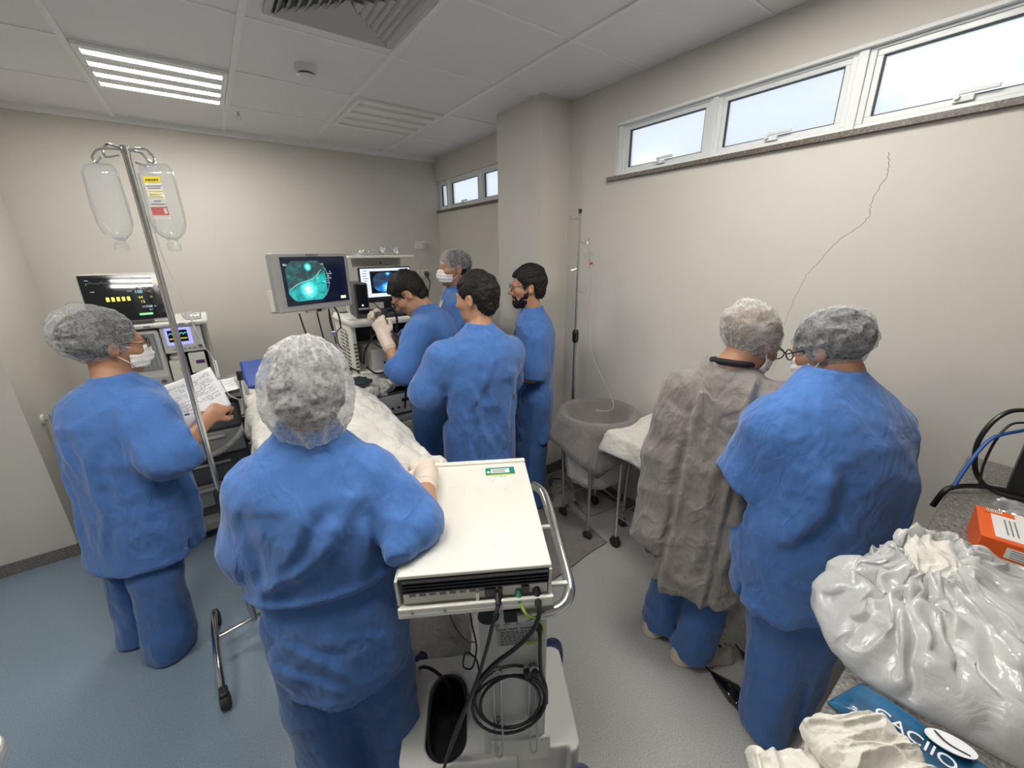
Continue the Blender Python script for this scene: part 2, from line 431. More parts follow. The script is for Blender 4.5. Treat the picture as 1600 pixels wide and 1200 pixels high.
# ---- air diffuser
M_VENT = mat('grey_vent_metal', (.50, .50, .495), .45)
t = thing('air_diffuser', 'square grey louvred air diffuser in the ceiling', 'air vent', (.635, 1.905, CEIL))
o = MB(); hs = .262
for k in range(2):
    pass
for s in (-1, 1):
    o.box((s * (hs - .014), 0, -.008), (.028, 2 * hs, .016)); o.box((0, s * (hs - .014), -.008), (2 * hs - .056, .028, .016))
o.build('frame', M_VENT, t, .002)
MB().box((0, 0, -.0015), (2 * hs - .05, 2 * hs - .05, .003)).build('backing', M_DGREY, t)
for k in range(7):
    r0 = hs - .034 - k * .031
    if r0 < .03: break
    for q in range(4):
        R = Matrix.Rotation(q * PI / 2, 4, 'Z')
        a, b = r0, r0 - (.036 if q == 0 else .023); z1, z0 = -.026, -.002
        P = [R @ Vector(v) for v in ((-a, a, z1), (a, a, z1), (b, b, z0), (-b, b, z0))]
        Q = [v + Vector((0, 0, .002)) for v in P]
        MB().hexa(P + Q).build('blade', M_VENT, t)
t = thing('smoke_detector', 'round white smoke detector on the ceiling', 'smoke detector', (.61, 2.62, CEIL))
MB().lathe((0, 0, 0), [(.052, 0), (.054, -.012), (.05, -.03), (.044, -.034)]).build('base', M_WHITE, t, smooth=True)
MB().lathe((0, 0, 0), [(.038, -.034), (.038, -.044)]).build('grille', M_DGREY, t, smooth=True)
MB().lathe((0, 0, 0), [(.046, -.044), (.043, -.052), (.03, -.058), (.001, -.060)]).build('cover', M_WHITE, t, smooth=True)
t = thing('sprinkler', 'small chrome fire sprinkler hanging from the ceiling', 'sprinkler', (.375, 3.66, CEIL))
MB().lathe((0, 0, 0), [(.03, 0), (.028, -.006), (.012, -.010)]).build('rose', M_CHROME, t, smooth=True)
MB().cyl((0, 0, -.008), (0, 0, -.02), .008).cyl((-.010, 0, -.02), (-.008, 0, -.042), .003, 8).cyl((.010, 0, -.02), (.008, 0, -.042), .003, 8).lathe((0, 0, 0), [(.016, -.042), (.016, -.044)]).build('nozzle', M_CHROME, t, smooth=True)
# ================================================================== smooth bodies: signed-distance shapes meshed by surface nets
F4 = np.float32
_rng = np.random.default_rng(11)
_TAB = _rng.random((32, 32, 32)).astype(F4)
def noise3(P, fr, seed=0.0):
    Q = P * np.asarray(fr, F4) + F4(seed * 7.31 + 100)
    I = np.floor(Q).astype(np.int32); f = Q - I; f = f * f * (3 - 2 * f); I &= 31; J = (I + 1) & 31
    x0, y0, z0 = I[:, 0], I[:, 1], I[:, 2]; x1, y1, z1 = J[:, 0], J[:, 1], J[:, 2]
    fx, fy, fz = f[:, 0], f[:, 1], f[:, 2]
    a = _TAB[x0, y0, z0] * (1 - fx) + _TAB[x1, y0, z0] * fx; b = _TAB[x0, y1, z0] * (1 - fx) + _TAB[x1, y1, z0] * fx
    c = _TAB[x0, y0, z1] * (1 - fx) + _TAB[x1, y0, z1] * fx; d = _TAB[x0, y1, z1] * (1 - fx) + _TAB[x1, y1, z1] * fx
    return (a * (1 - fy) + b * fy) * (1 - fz) + (c * (1 - fy) + d * fy) * fz
def ridged(P, fr, seed=0.0): return 1 - np.abs(2 * noise3(P, fr, seed) - 1) * 1.6
def V3(*a): return np.array(a, F4)
def cone(P, a, b, ra, rb):
    a = np.asarray(a, F4); b = np.asarray(b, F4); ab = b - a; t = np.clip((P - a) @ ab / max(1e-9, float(ab @ ab)), 0, 1)
    return np.linalg.norm(P - a - t[:, None] * ab, axis=1) - (ra + (rb - ra) * t)
def ell(P, c, r, R=None):
    q = P - np.asarray(c, F4)
    if R is not None: q = q @ np.asarray(R, F4)
    r = np.asarray(r, F4); k0 = np.linalg.norm(q / r, axis=1); k1 = np.linalg.norm(q / (r * r), axis=1)
    return k0 * (k0 - 1) / np.maximum(k1, 1e-6)
def smin(a, b, k):
    h = np.clip(.5 + .5 * (b - a) / k, 0, 1); return b + (a - b) * h - k * h * (1 - h)
def smax(a, b, k): return -smin(-a, -b, k)
def chain(P, pts, rr, k=0.0):
    d = None
    for i in range(len(pts) - 1):
        c = cone(P, pts[i], pts[i + 1], rr[i], rr[i + 1]); d = c if d is None else (smin(d, c, k) if k else np.minimum(d, c))
    return d
def stack(P, L, e=2.3):
    """L: rows (z, cx, cy, rx, ry), top to bottom or reverse; super-elliptic sections"""
    L = np.array(sorted(L), F4); z = P[:, 2]
    cx, cy, rx, ry = [np.interp(z, L[:, 0], L[:, i]).astype(F4) for i in (1, 2, 3, 4)]
    u = (np.abs(P[:, 0] - cx) / rx) ** e + (np.abs(P[:, 1] - cy) / ry) ** e
    d = (u ** (1 / e) - 1) * np.minimum(rx, ry)
    return np.maximum(d, np.maximum(z - L[-1, 0], L[0, 0] - z))
def snet(f, lo, hi, h):
    lo = np.asarray(lo, F4); hi = np.asarray(hi, F4)
    K = 4; n = (np.ceil((hi - lo) / (h * K)).astype(int) + 1)
    ax = [lo[i] + h * K * np.arange(n[i]) for i in range(3)]
    G = np.stack(np.meshgrid(*ax, indexing='ij'), -1).reshape(-1, 3).astype(F4)
    C = f(G).reshape(n)
    # fine samples in coarse cells that come near the surface
    near = np.abs(C) < h * K * 1.9
    m = (n - 1) * K + 1
    Vv = np.repeat(np.repeat(np.repeat(C, K, 0), K, 1), K, 2)[:, :, :]
    N = np.repeat(np.repeat(np.repeat(near, K, 0), K, 1), K, 2)
    off = K // 2
    Vv = np.pad(Vv, ((0, 1),) * 3, 'edge')[off:off + m[0], off:off + m[1], off:off + m[2]].copy()
    N = np.pad(N, ((0, 1),) * 3, 'edge')[off:off + m[0], off:off + m[1], off:off + m[2]]
    idx = np.argwhere(N)
    Pf = (lo + idx * F4(h)).astype(F4)
    Vv[N] = f(Pf)
    Vv = np.where(Vv == 0, 1e-6, Vv)
    S = Vv < 0
    s = tuple(np.array(Vv.shape) - 1)
    cnt = np.zeros(s, np.int8)
    for i in (0, 1):
        for j in (0, 1):
            for k in (0, 1): cnt += S[i:i + s[0], j:j + s[1], k:k + s[2]]
    act = (cnt > 0) & (cnt < 8)
    ids = np.argwhere(act); nv = len(ids)
    vid = -np.ones(s, np.int64); vid[act] = np.arange(nv)
    acc = np.zeros((nv, 3)); w = np.zeros(nv)
    cor = [(i, j, k) for i in (0, 1) for j in (0, 1) for k in (0, 1)]
    val = {c: Vv[ids[:, 0] + c[0], ids[:, 1] + c[1], ids[:, 2] + c[2]] for c in cor}
    for a in cor:
        for d in range(3):
            if a[d]: continue
            b = list(a); b[d] = 1; b = tuple(b)
            va, vb = val[a], val[b]; x = (va < 0) != (vb < 0)
            t = np.where(x, va / np.where(x, va - vb, 1), 0)
            p = np.tile(np.array(a, float), (nv, 1)); p[:, d] = t
            acc[x] += p[x]; w[x] += 1
    verts = lo + (ids + acc / np.maximum(w, 1)[:, None]) * h
    quads = []
    for d in range(3):
        u, v = (d + 1) % 3, (d + 2) % 3
        A = S; sl0 = [slice(None)] * 3; sl1 = [slice(None)] * 3; sl0[d] = slice(0, -1); sl1[d] = slice(1, None)
        X = A[tuple(sl0)] != A[tuple(sl1)]
        e = np.argwhere(X); e = e[(e[:, u] > 0) & (e[:, v] > 0) & (e[:, u] < s[u]) & (e[:, v] < s[v])]
        if not len(e): continue
        inside = S[e[:, 0], e[:, 1], e[:, 2]]
        def at(du, dv):
            q = e.copy(); q[:, u] += du; q[:, v] += dv; return vid[q[:, 0], q[:, 1], q[:, 2]]
        Q = np.stack([at(-1, -1), at(0, -1), at(0, 0), at(-1, 0)], 1)
        Q[~inside] = Q[~inside][:, ::-1]
        quads.append(Q)
    Q = np.concatenate(quads) if quads else np.zeros((0, 4), int)
    return verts.astype(F4), Q[(Q >= 0).all(1)]
def mesh_np(name, parts, mats):
    V = []; Q = []; o = 0
    for v, q in parts: V.append(v); Q.append(q + o); o += len(v)
    V = np.concatenate(V); Q = np.concatenate(Q)
    me = bpy.data.meshes.new(name)
    me.vertices.add(len(V)); me.vertices.foreach_set('co', V.astype(F4).ravel())
    me.loops.add(len(Q) * 4); me.loops.foreach_set('vertex_index', Q.astype(np.int32).ravel())
    me.polygons.add(len(Q)); me.polygons.foreach_set('loop_start', np.arange(0, len(Q) * 4, 4, dtype=np.int32))
    me.polygons.foreach_set('use_smooth', np.ones(len(Q), bool))
    me.update(calc_edges=True)
    for q in (mats if isinstance(mats, (list, tuple)) else [mats]): me.materials.append(q)
    return me
def solid(name, f, lo, hi, h, m, parent=None):
    return link(name, mesh_np(name, [snet(f, lo, hi, h)], m), parent)

# ------------------------------------------------------------------ people
def headM(c, yaw, pitch, roll=0.0):
    """rotation of a head: yaw = world degrees of the way it faces (0 = +x), pitch down positive; columns are right, front, up"""
    y, p, r = math.radians(yaw), math.radians(pitch), math.radians(roll)
    f = Vector((math.cos(y) * math.cos(p), math.sin(y) * math.cos(p), -math.sin(p)))
    rt = Vector((math.sin(y), -math.cos(y), 0)); up = rt.cross(f)
    q = Matrix.Rotation(r, 3, f); rt = q @ rt; up = q @ up
    return Matrix(((rt.x, f.x, up.x, c[0]), (rt.y, f.y, up.y, c[1]), (rt.z, f.z, up.z, c[2]), (0, 0, 0, 1)))
def loc_of(P, M):
    R = np.array(M.to_3x3(), F4); return (P - np.array(M.translation, F4)) @ R
def face_sdf(q):
    """head in its own axes: x right, y front, z up; crown at .12, chin at -.12"""
    d = ell(q, (0, -.014, .034), (.075, .096, .086))
    d = smin(d, ell(q, (0, .022, -.028), (.060, .070, .080)), .03)
    d = smin(d, ell(q, (0, .030, -.078), (.047, .052, .042)), .025)
    d = smin(d, ell(q, (0, .068, -.100), (.022, .018, .018)), .02)
    for s in (-1, 1):
        d = smin(d, ell(q, (s * .043, .055, -.022), (.024, .028, .024)), .02)
        d = smax(d, -ell(q, (s * .031, .098, .006), (.018, .014, .012)), .012)
        d = smin(d, ell(q, (s * .031, .079, .006), (.013, .013, .012)), .004)
        ear = ell(q, (s * .078, -.012, -.006), (.011, .019, .033))
        ear = smax(ear, -ell(q, (s * .090, -.006, -.002), (.010, .010, .018)), .006)
        d = smin(d, ear, .006)
        d = smin(d, ell(q, (s * .011, .098, -.036), (.008, .009, .008)), .006)
    d = smin(d, cone(q, (-.034, .080, .024), (.034, .080, .024), .010, .010), .014)
    d = smin(d, cone(q, (0, .090, .012), (0, .110, -.030), .008, .012), .010)
    d = smin(d, cone(q, (-.017, .086, -.060), (.017, .086, -.060), .006, .006), .007)
    d = smin(d, cone(q, (-.015, .084, -.071), (.015, .084, -.071), .007, .007), .007)
    d = smax(d, -cone(q, (-.022, .094, -.0655), (.022, .094, -.0655), .0025, .0025), .003)
    return d
def hand_sdf(P, wrist, fdir, palm, side, curl=(.3, .5, .3), spread=.12, thumb=.6, fat=1.0, fingers=None):
    """palm and five fingers; fdir: where the fingers point, palm: out of the palm, side +1 = thumb towards fdir x palm"""
    f = Vector(fdir).normalized(); n = Vector(palm); n = (n - f * n.dot(f)).normalized(); s = f.cross(n) * side
    W = Vector(wrist); R = .0115 * fat
    d = None
    lay = [(.027, .086, .074), (.009, .092, .083), (-.010, .089, .077), (-.028, .080, .060)]
    for i, (lx, lf, ln) in enumerate(lay):
        cu = fingers[i] if fingers else curl
        k = W + s * lx + f * lf
        d1 = cone(P, W + s * lx * .55 + f * .004, k, R * 1.25, R * 1.08)
        d = d1 if d is None else smin(d, d1, .014)
    dp = cone(P, W - f * .03, W + f * .012, .026 * fat, .026 * fat); d = smin(d, dp, .02)
    out = d
    for i, (lx, lf, ln) in enumerate(lay):
        cu = fingers[i] if fingers else curl
        k = W + s * lx + f * lf; a = 0.0; lat = s * (spread * (1.5 - i) * .5); p = k
        dr = (f + lat).normalized(); prev = R * .95; dd = None
        for j, fr in enumerate((.46, .30, .24)):
            a += cu[j]
            v = dr * math.cos(a) + n * math.sin(a); e = p + v * (ln * fr)
            nr = R * (.88, .78, .66)[j]; c = cone(P, p, e, prev, nr); dd = c if dd is None else smin(dd, c, .003); p, prev = e, nr
        out = smin(out, dd, .006)
    t0 = W + s * .020 + f * .016 + n * .006; t1 = t0 + (s * .75 + f * .75 + n * .35 * thumb).normalized() * .042
    t2 = t1 + (f * .9 + s * (.55 - .5 * thumb) + n * .75 * thumb).normalized() * .033; t3 = t2 + (f * .9 + s * (.2 - .55 * thumb) + n * .9 * thumb).normalized() * .026
    th = smin(cone(P, t0, t1, R * 1.35, R * 1.15), smin(cone(P, t1, t2, R * 1.08, R * .95), cone(P, t2, t3, R * .95, R * .75), .003), .006)
    return smin(out, th, .010)
def bounds(pts, pad):
    A = np.array([list(p) for p in pts]); return A.min(0) - pad, A.max(0) + pad

M_CAPS = {}
def cap_mat(name, tone, fac_lo, fac_hi, mott=110):
    m = bpy.data.materials.new(name); m.use_nodes = True
    n, l = nodes_of(m); n.remove(n['Principled BSDF'])
    tc = n.new('ShaderNodeTexCoord')
    t = n.new('ShaderNodeTexNoise'); t.inputs['Scale'].default_value = mott; t.inputs['Detail'].default_value = 4; t.inputs['Roughness'].default_value = .7
    t2 = n.new('ShaderNodeTexNoise'); t2.inputs['Scale'].default_value = 26; t2.inputs['Detail'].default_value = 3; t2.inputs['Distortion'].default_value = 1.2
    l.new(tc.outputs['Object'], t.inputs['Vector']); l.new(tc.outputs['Object'], t2.inputs['Vector'])
    ad = n.new('ShaderNodeMath'); ad.operation = 'MULTIPLY_ADD'; l.new(t2.outputs['Fac'], ad.inputs[0]); ad.inputs[1].default_value = .6; l.new(t.outputs['Fac'], ad.inputs[2])
    mr = n.new('ShaderNodeMapRange'); mr.inputs['From Min'].default_value = .55; mr.inputs['From Max'].default_value = 1.05
    mr.inputs['To Min'].default_value = fac_lo; mr.inputs['To Max'].default_value = fac_hi; l.new(ad.outputs[0], mr.inputs['Value'])
    df = n.new('ShaderNodeBsdfDiffuse'); df.inputs['Color'].default_value = tuple(tone) + (1,)
    ts = n.new('ShaderNodeBsdfTranslucent'); ts.inputs['Color'].default_value = tuple(tone) + (1,)
    tr = n.new('ShaderNodeBsdfTransparent')
    a = n.new('ShaderNodeMixShader'); a.inputs['Fac'].default_value = .3; l.new(df.outputs[0], a.inputs[1]); l.new(ts.outputs[0], a.inputs[2])
    pa = n.new('ShaderNodeAttribute'); pa.attribute_name = 'pleat'
    ps = n.new('ShaderNodeMath'); ps.operation = 'MULTIPLY_ADD'; ps.inputs[1].default_value = .6; ps.use_clamp = True; l.new(pa.outputs['Fac'], ps.inputs[0]); l.new(mr.outputs['Result'], ps.inputs[2])
    b = n.new('ShaderNodeMixShader'); l.new(ps.outputs[0], b.inputs['Fac']); l.new(tr.outputs[0], b.inputs[1]); l.new(a.outputs[0], b.inputs[2])
    bp = n.new('ShaderNodeBump'); bp.inputs['Strength'].default_value = .5; bp.inputs['Distance'].default_value = .006; l.new(t2.outputs['Fac'], bp.inputs['Height'])
    l.new(bp.outputs['Normal'], df.inputs['Normal'])
    l.new(b.outputs[0], n['Material Output'].inputs['Surface'])
    return m
M_CAP = cap_mat('white_nonwoven_cap', (.60, .61, .62), .12, .64, 130)
M_CAPLIGHT = cap_mat('pale_nonwoven_cap', (.66, .66, .66), .14, .80, 110)

class Person:
    """a standing figure given by world joints; everything is built relative to its place on the floor"""
    def __init__(s, label, loc, heading, skin=None):
        s.loc = Vector((loc[0], loc[1], 0)); s.th = math.radians(heading); s.skin = skin or M_SKIN
        s.f = Vector((math.cos(s.th), math.sin(s.th), 0)); s.r = Vector((math.sin(s.th), -math.cos(s.th), 0))
        s.label = label; s.todo = []; s.core = []; s.fine = []
    def L(s, p): return Vector(p) - s.loc
    def loc2(s, p):
        """world point -> (right, front, up)"""
        q = s.L(p); return (q.dot(s.r), q.dot(s.f), q.z)
    def toloc(s, P):
        R = np.array([s.r, s.f, (0, 0, 1)], F4).T; return P @ R
    def fromloc(s, V):
        R = np.array([s.r, s.f, (0, 0, 1)], F4); return V @ R
    def make(s, head, yaw, pitch, roll, neck, arms, hips, feet, skin_h=.010, hands=(), hs=1.0):
        """arms: list of (shoulder, elbow, wrist); hands: list of dict(wrist, fdir, palm, side, ...)"""
        s.HM = headM(s.L(head), yaw, pitch, roll); s.hs = hs
        nk = s.L(neck); hp = s.L(hips); hc = Vector(s.HM.translation)
        base = s.HM @ Vector((0, -.025, -.07))
        A = [tuple(s.L(q) for q in a) for a in arms]; FT = [tuple(s.L(q) for q in a) for a in feet]
        def core(P):
            d = chain(P, [base, nk, nk * .5 + hp * .5, hp], [.052, .062, .10, .11], .03)
            for sh, el, wr in A:
                d = smin(d, cone(P, nk - Vector((0, 0, .10)), sh - Vector((0, 0, .03)), .04, .034), .02)
                m = el * .55 + wr * .45 
                d = smin(d, chain(P, [sh - Vector((0, 0, .03)), el, m, wr], [.034, .036, .037, .026], .012), .01)
            for kn, an, to in FT:
                d = smin(d, chain(P, [hp, kn, an], [.085, .055, .038], .02), .02)
                d = smin(d, cone(P, Vector((an.x, an.y, .045)), Vector(to) - Vector((0, 0, .008)), .026, .018) if True else d, .02)
            return d
        allp = [base, nk, hp] + [q for a in A for q in a] + [q for a in FT for q in a]
        lo, hi = bounds(allp, .14)
        parts = [snet(core, lo, hi, skin_h)]
        hm = s.HM
        def hd(P):
            q = loc_of(P, hm) / hs
            d = face_sdf(q) * hs
            return smin(d, cone(P, base, nk, .052, .060), .03)
        lo, hi = bounds([hc, base, nk], .15); hi[2] = max(hi[2], hc.z + .14)
        parts.append(snet(hd, lo, hi, .0055))
        s.body = link('person', mesh_np('person', parts, s.skin)); s.body.location = s.loc
        tag(s.body, s.label, 'person')
        s.neck, s.hips, s.arms, s.feet = nk, hp, A, FT
        for hdict in hands:
            s.hand(**hdict)
        return s
    def hand(s, wrist, fdir, palm, side, glove=False, h=.0042, elbow=None, **kw):
        w = s.L(wrist); el = s.L(elbow) if elbow is not None else w - Vector(fdir).normalized() * .1
        back = (el - w).normalized()
        def f(P):
            d = hand_sdf(P, w, fdir, palm, side, fat=1.06 if glove else 1.0, **kw)
            e = cone(P, w + back * .0, w + back * (.075 if glove else .05), .029 if glove else .0265, .036 if glove else .030)
            d = smin(d, e, .018)
            if glove: d = d - .0015 - .002 * noise3(P, (60, 60, 60), 3)
            return d
        lo, hi = bounds([w, w + Vector(fdir).normalized() * .10, w + back * .07], .10)
        vq = snet(f, lo, hi, h)
        if glove:
            g = link('glove', mesh_np('glove', [vq], M_GLOVE), s.body)
            # rolled cuff
            b = w + back * .078; t = back
            x = t.orthogonal().normalized(); y = t.cross(x)
            MB().tube([b + (x * math.cos(a) + y * math.sin(a)) * .0375 for a in np.linspace(0, 2 * PI, 24, endpoint=False)], .0032, 6, closed=True).build('cuff', M_GLOVE, g, smooth=True)
            g['label'] = 'cream latex glove'
        else:
            # the bare hand belongs to the body's own mesh
            bm = bmesh.new(); bm.from_mesh(s.body.data)
            tmp = mesh_np('hand', [vq], s.skin); bm.from_mesh(tmp); bm.to_mesh(s.body.data); bm.free(); bpy.data.meshes.remove(tmp)
            s.body.data.polygons.foreach_set('use_smooth', [True] * len(s.body.data.polygons))
    def tunic(s, levels, sleeves, m=None, folds=.012, h=.009, seed=1, e=2.3, name='tunic', creases=(), hemwave=.012, slits=(), pocket=None, fold_fn=None, seam=.0035):
        """levels: (z, cx, cy, rx, ry) in (right, front) axes; sleeves: (points, radii, blend) in world, the last stretch open at its end;
        creases: (x0, z0, x1, z1, height, width) drawn folds on the back; slits: sides (-1, 1) with a cut at the hem; pocket: (x, z, half width, height, front sign)"""
        S = [([s.L(p) for p in pts], rr, k) for pts, rr, k in sleeves]
        zt = max(l[0] for l in levels); zb = min(l[0] for l in levels); bl = [l for l in levels if l[0] == zb][0]
        def f(P):
            q = s.toloc(P)
            w = (noise3(q, (5, 5, 1), seed + 9) - .5) * hemwave * 2
            qq = q.copy(); qq[:, 2] = np.where(q[:, 2] < zb + .15, q[:, 2] + w, q[:, 2])
            d = stack(qq, levels, e); x, y, z = q[:, 0], q[:, 1], q[:, 2]
            holes = []
            for pts, rr, k in S:
                ax = np.array(pts[-1] - pts[-2], F4); ax /= np.linalg.norm(ax); end = np.array(pts[-1], F4)
                tt = (P - end) @ ax + .010 * (noise3(P, (14, 14, 14), seed + 6) - .5)
                a = smax(cone(P, pts[-2], pts[-1] + Vector(ax.tolist()) * .05, rr[-2], rr[-1] * 1.02), tt, .008)
                a = a - .0025 * np.exp(-((tt + .016) / .004) ** 2)
                if len(pts) > 2: a = smin(a, chain(P, pts[:-1], rr[:-1], .02), .035)
                if k: d0 = d; d = smin(d, a, k) - seam * np.exp(-((d0 - a) / .010) ** 2)
                else: d = np.minimum(d, a)
                holes.append(cone(P, pts[-1] - Vector(ax.tolist()) * .05, pts[-1] + Vector(ax.tolist()) * .12, rr[-1] - .030, rr[-1] - .006))
            low = np.clip((zt - z) / (zt - zb), 0, 1)
            fo = (ridged(q, (8, 8, 1.5), seed) - .5) * (.25 + .95 * low) + (ridged(q + .25 * np.roll(q, 1, 1), (9, 9, 6), seed + 3) - .5) * .7
            fo = fo + (ridged(q + .3 * np.roll(q, 2, 1), (19, 19, 12), seed + 5) - .5) * .25
            sh = np.clip(1 - np.abs(2 * noise3(q + .35 * np.roll(q, 1, 1), (7, 7, 5), seed + 7) - 1), 0, 1) ** 5 * .45 + np.clip(1 - np.abs(2 * noise3(q - .4 * np.roll(q, 2, 1), (12, 12, 9), seed + 8) - 1), 0, 1) ** 5 * .3
            d = d - folds * (fo + sh)
            back = np.clip(-y * 14 + .3, 0, 1)
            for x0, z0, x1, z1, hh, ww in creases:
                L_ = math.hypot(x1 - x0, z1 - z0); ux, uz = (x1 - x0) / L_, (z1 - z0) / L_
                t = (x - x0) * ux + (z - z0) * uz; u = -(x - x0) * uz + (z - z0) * ux + .012 * np.sin(t * 17 + seed)
                fade = np.clip(np.minimum(t, L_ - t) / (.25 * L_) + .25, 0, 1)
                d = d - back * fade * hh * (np.exp(-(u / ww) ** 2) - .7 * np.exp(-((u - 1.7 * ww) / (1.2 * ww)) ** 2))
            if fold_fn is not None: d = d - fold_fn(q)
            if pocket:
                px_, pz, pw, ph, sg = pocket
                inn = np.maximum(np.abs(x - px_) - pw, np.abs(z - pz) - ph)
                d = d - np.where(y * sg > -.02, .0045 * np.clip(-inn / .006 + .5, 0, 1) + .005 * np.exp(-((z - pz - ph) / .006) ** 2) * (np.abs(x - px_) < pw), 0)
            d = d - .0025 * np.exp(-((qq[:, 2] - zb - .020) / .005) ** 2)
            for sd in slits:
                xs = bl[1] + sd * bl[3]
                cut = np.maximum(np.abs(y - bl[2] + .02) - .012 * np.clip((zb + .085 - z) / .085, 0, 1), np.maximum(z - zb - .085, np.abs(x - xs) - .05)); d = smax(d, -cut, .004)
            for c in holes: d = smax(d, -c, .005)
            return d
        pts = [p for a in S for p in a[0]]
        L3 = [s.r * cx + s.f * cy + Vector((0, 0, z)) + s.r * sx * rx + s.f * sy * ry for z, cx, cy, rx, ry in levels for sx in (-1, 1) for sy in (-1, 1)]
        lo, hi = bounds(L3 + pts, .06)
        for p, rr, k in S:
            l2, h2 = bounds(p, max(rr) + .04); lo = np.minimum(lo, l2); hi = np.maximum(hi, h2)
        return solid(name, f, lo, hi, h, m or M_SCRUB, s.body)
    def trousers(s, rh=.125, rk=.105, ra=.10, zcut=.045, m=None, h=.011, seed=4, pelvis=(.17, .12, .13), folds=.010):
        hp = s.hips; FT = s.feet; top = hp + Vector((0, 0, .12))
        def f(P):
            q = s.toloc(P); c = s.toloc(np.array([hp], F4))[0]
            d = ell(q, c, pelvis)
            for kn, an, to in FT:
                side = s.r * (.075 if (kn - hp).dot(s.r) > 0 else -.075)
                d = smin(d, chain(P, [hp + side - Vector((0, 0, .04)), kn, Vector((an.x, an.y, zcut))], [rh, rk, ra], .03), .035)
            z = P[:, 2]
            d = d - folds * ((ridged(q, (10, 10, 1.8), seed) - .5) * 1.1 + (ridged(q, (12, 12, 9), seed + 2) - .5) * np.clip(1.2 - z * 1.6, .25, 1.3))
            return smax(d, zcut - z, .01)
        pts = [hp + s.r * x for x in (-.2, .2)] + [q for a in FT for q in a[:2]]
        lo, hi = bounds(pts, .17); lo[2] = zcut - .03
        return solid('trousers', f, lo, hi, h, m or M_SCRUB2, s.body)
    def on_head(s, name, f, lo, hi, h, m):
        o = solid(name, f, lo, hi, h, m, s.body)
        o.matrix_local = s.HM @ Matrix.Scale(s.hs, 4); return o
    def short_hair(s, m=None, thick=.017, seed=2, front=.065, nape=-.085, top=0.0):
        def f(q):
            y = q[:, 1]
            d = ell(q, (0, -.018, .036), (.074 + thick, .096 + thick, .086 + thick + top))
            d = smin(d, ell(q, (0, -.062, -.030), (.056 + thick * .5, .045 + thick * .5, .060)), .03)
            zc = np.interp(y, [-.12, -.045, -.032, .012, .022, .05, .075, .11], [nape, nape, .022, .024, -.012, .03, front, front + .01])
            zc = zc + .016 * (noise3(q, (45, 45, 10), seed + 5) - .5)
            d = smax(d, zc - q[:, 2], .006)
            d = smax(d, y - .098 + .012 * (noise3(q, (50, 5, 30), seed + 6) - .5), .015)
            fo = (noise3(q + .3 * np.roll(q, 1, 1), (30, 14, 34), seed) - .5) * .012 + (ridged(q + .5 * np.roll(q, 1, 1), (110, 24, 70), seed + 1) - .5) * .005
            return d - fo
        return s.on_head('hair', f, (-.12, -.15, -.12), (.12, .14, .17), .0045, m or M_HAIR)
    def under_hair(s, c=(0, -.03, .035), r=(.084, .105, .090), m=None):
        def f(q): return np.maximum(ell(q, c, r), ell(q, (0, .09, -.02), (.06, .04, .07)) * -1) - .004 * (ridged(q, (60, 60, 25), 3) - .5)
        return s.on_head('hair', f, (-.13, -.2, -.12), (.13, .15, .17), .007, m or M_HAIR)
    def cap(s, c=(0, -.03, .045), r=(.115, .14, .115), R=None, cut=((0, .6, -.8), .03), folds=.006, m=None, nf=17, seed=3, pole=(0, -.4, .9), pleat=.005, h=.0055, knot=False):
        pole = Vector(pole).normalized(); px = pole.orthogonal().normalized(); py = pole.cross(px)
        cn = np.array(cut[0], F4); cn /= np.linalg.norm(cn); C = np.array(c, F4)
        def f(q):
            d = ell(q, c, r, R)
            v = q - C; a = np.arctan2(v @ np.array(py, F4), v @ np.array(px, F4)); up = v @ np.array(pole, F4); rad = np.linalg.norm(v, axis=1) + 1e-6
            d = d - folds * (ridged(q, (26, 26, 26), seed) - .5) - folds * .5 * (ridged(q, (60, 60, 60), seed + 1) - .5)
            pl = np.cos(a * nf + 6 * noise3(q, (9, 9, 9), seed + 4)) * .5
            band = np.clip(np.abs(up / rad) * 1.25 - .25, 0, 1)
            d = d - pleat * np.clip(pl, -.2, .5) * band
            cutd = q @ cn - cut[1]
            d = smax(d, cutd, .014)
            d = d - .004 * np.exp(-(cutd / .008) ** 2)
            if knot: d = smin(d, ell(q, C + np.array(pole, F4) * knot, (.014, .014, .010)), .012)
            return d
        k = 1.28
        lo = [c[i] - max(r) * k for i in range(3)]; hi = [c[i] + max(r) * k for i in range(3)]
        o = s.on_head('surgical_cap', f, lo, hi, h, m or M_CAP); o['label'] = 'white bouffant surgical cap'
        me = o.data; co = np.empty(len(me.vertices) * 3, F4); me.vertices.foreach_get('co', co); q = co.reshape(-1, 3)
        v = q - C; a = np.arctan2(v @ np.array(py, F4), v @ np.array(px, F4)); up = np.abs(v @ np.array(pole, F4)) / (np.linalg.norm(v, axis=1) + 1e-6)
        ph = a * nf + 6 * noise3(q, (9, 9, 9), seed + 4)
        st = np.clip((np.cos(ph) - .84) / .12, 0, 1) * np.clip(up * 1.7 - .55, 0, 1) * (noise3(q, (30, 30, 30), seed + 8) > .42)
        st = np.maximum(st, .9 * np.exp(-((q @ cn - cut[1] + .008) / .006) ** 2))
        at = me.attributes.new('pleat', 'FLOAT', 'POINT'); at.data.foreach_set('value', st.astype(F4))
        return o
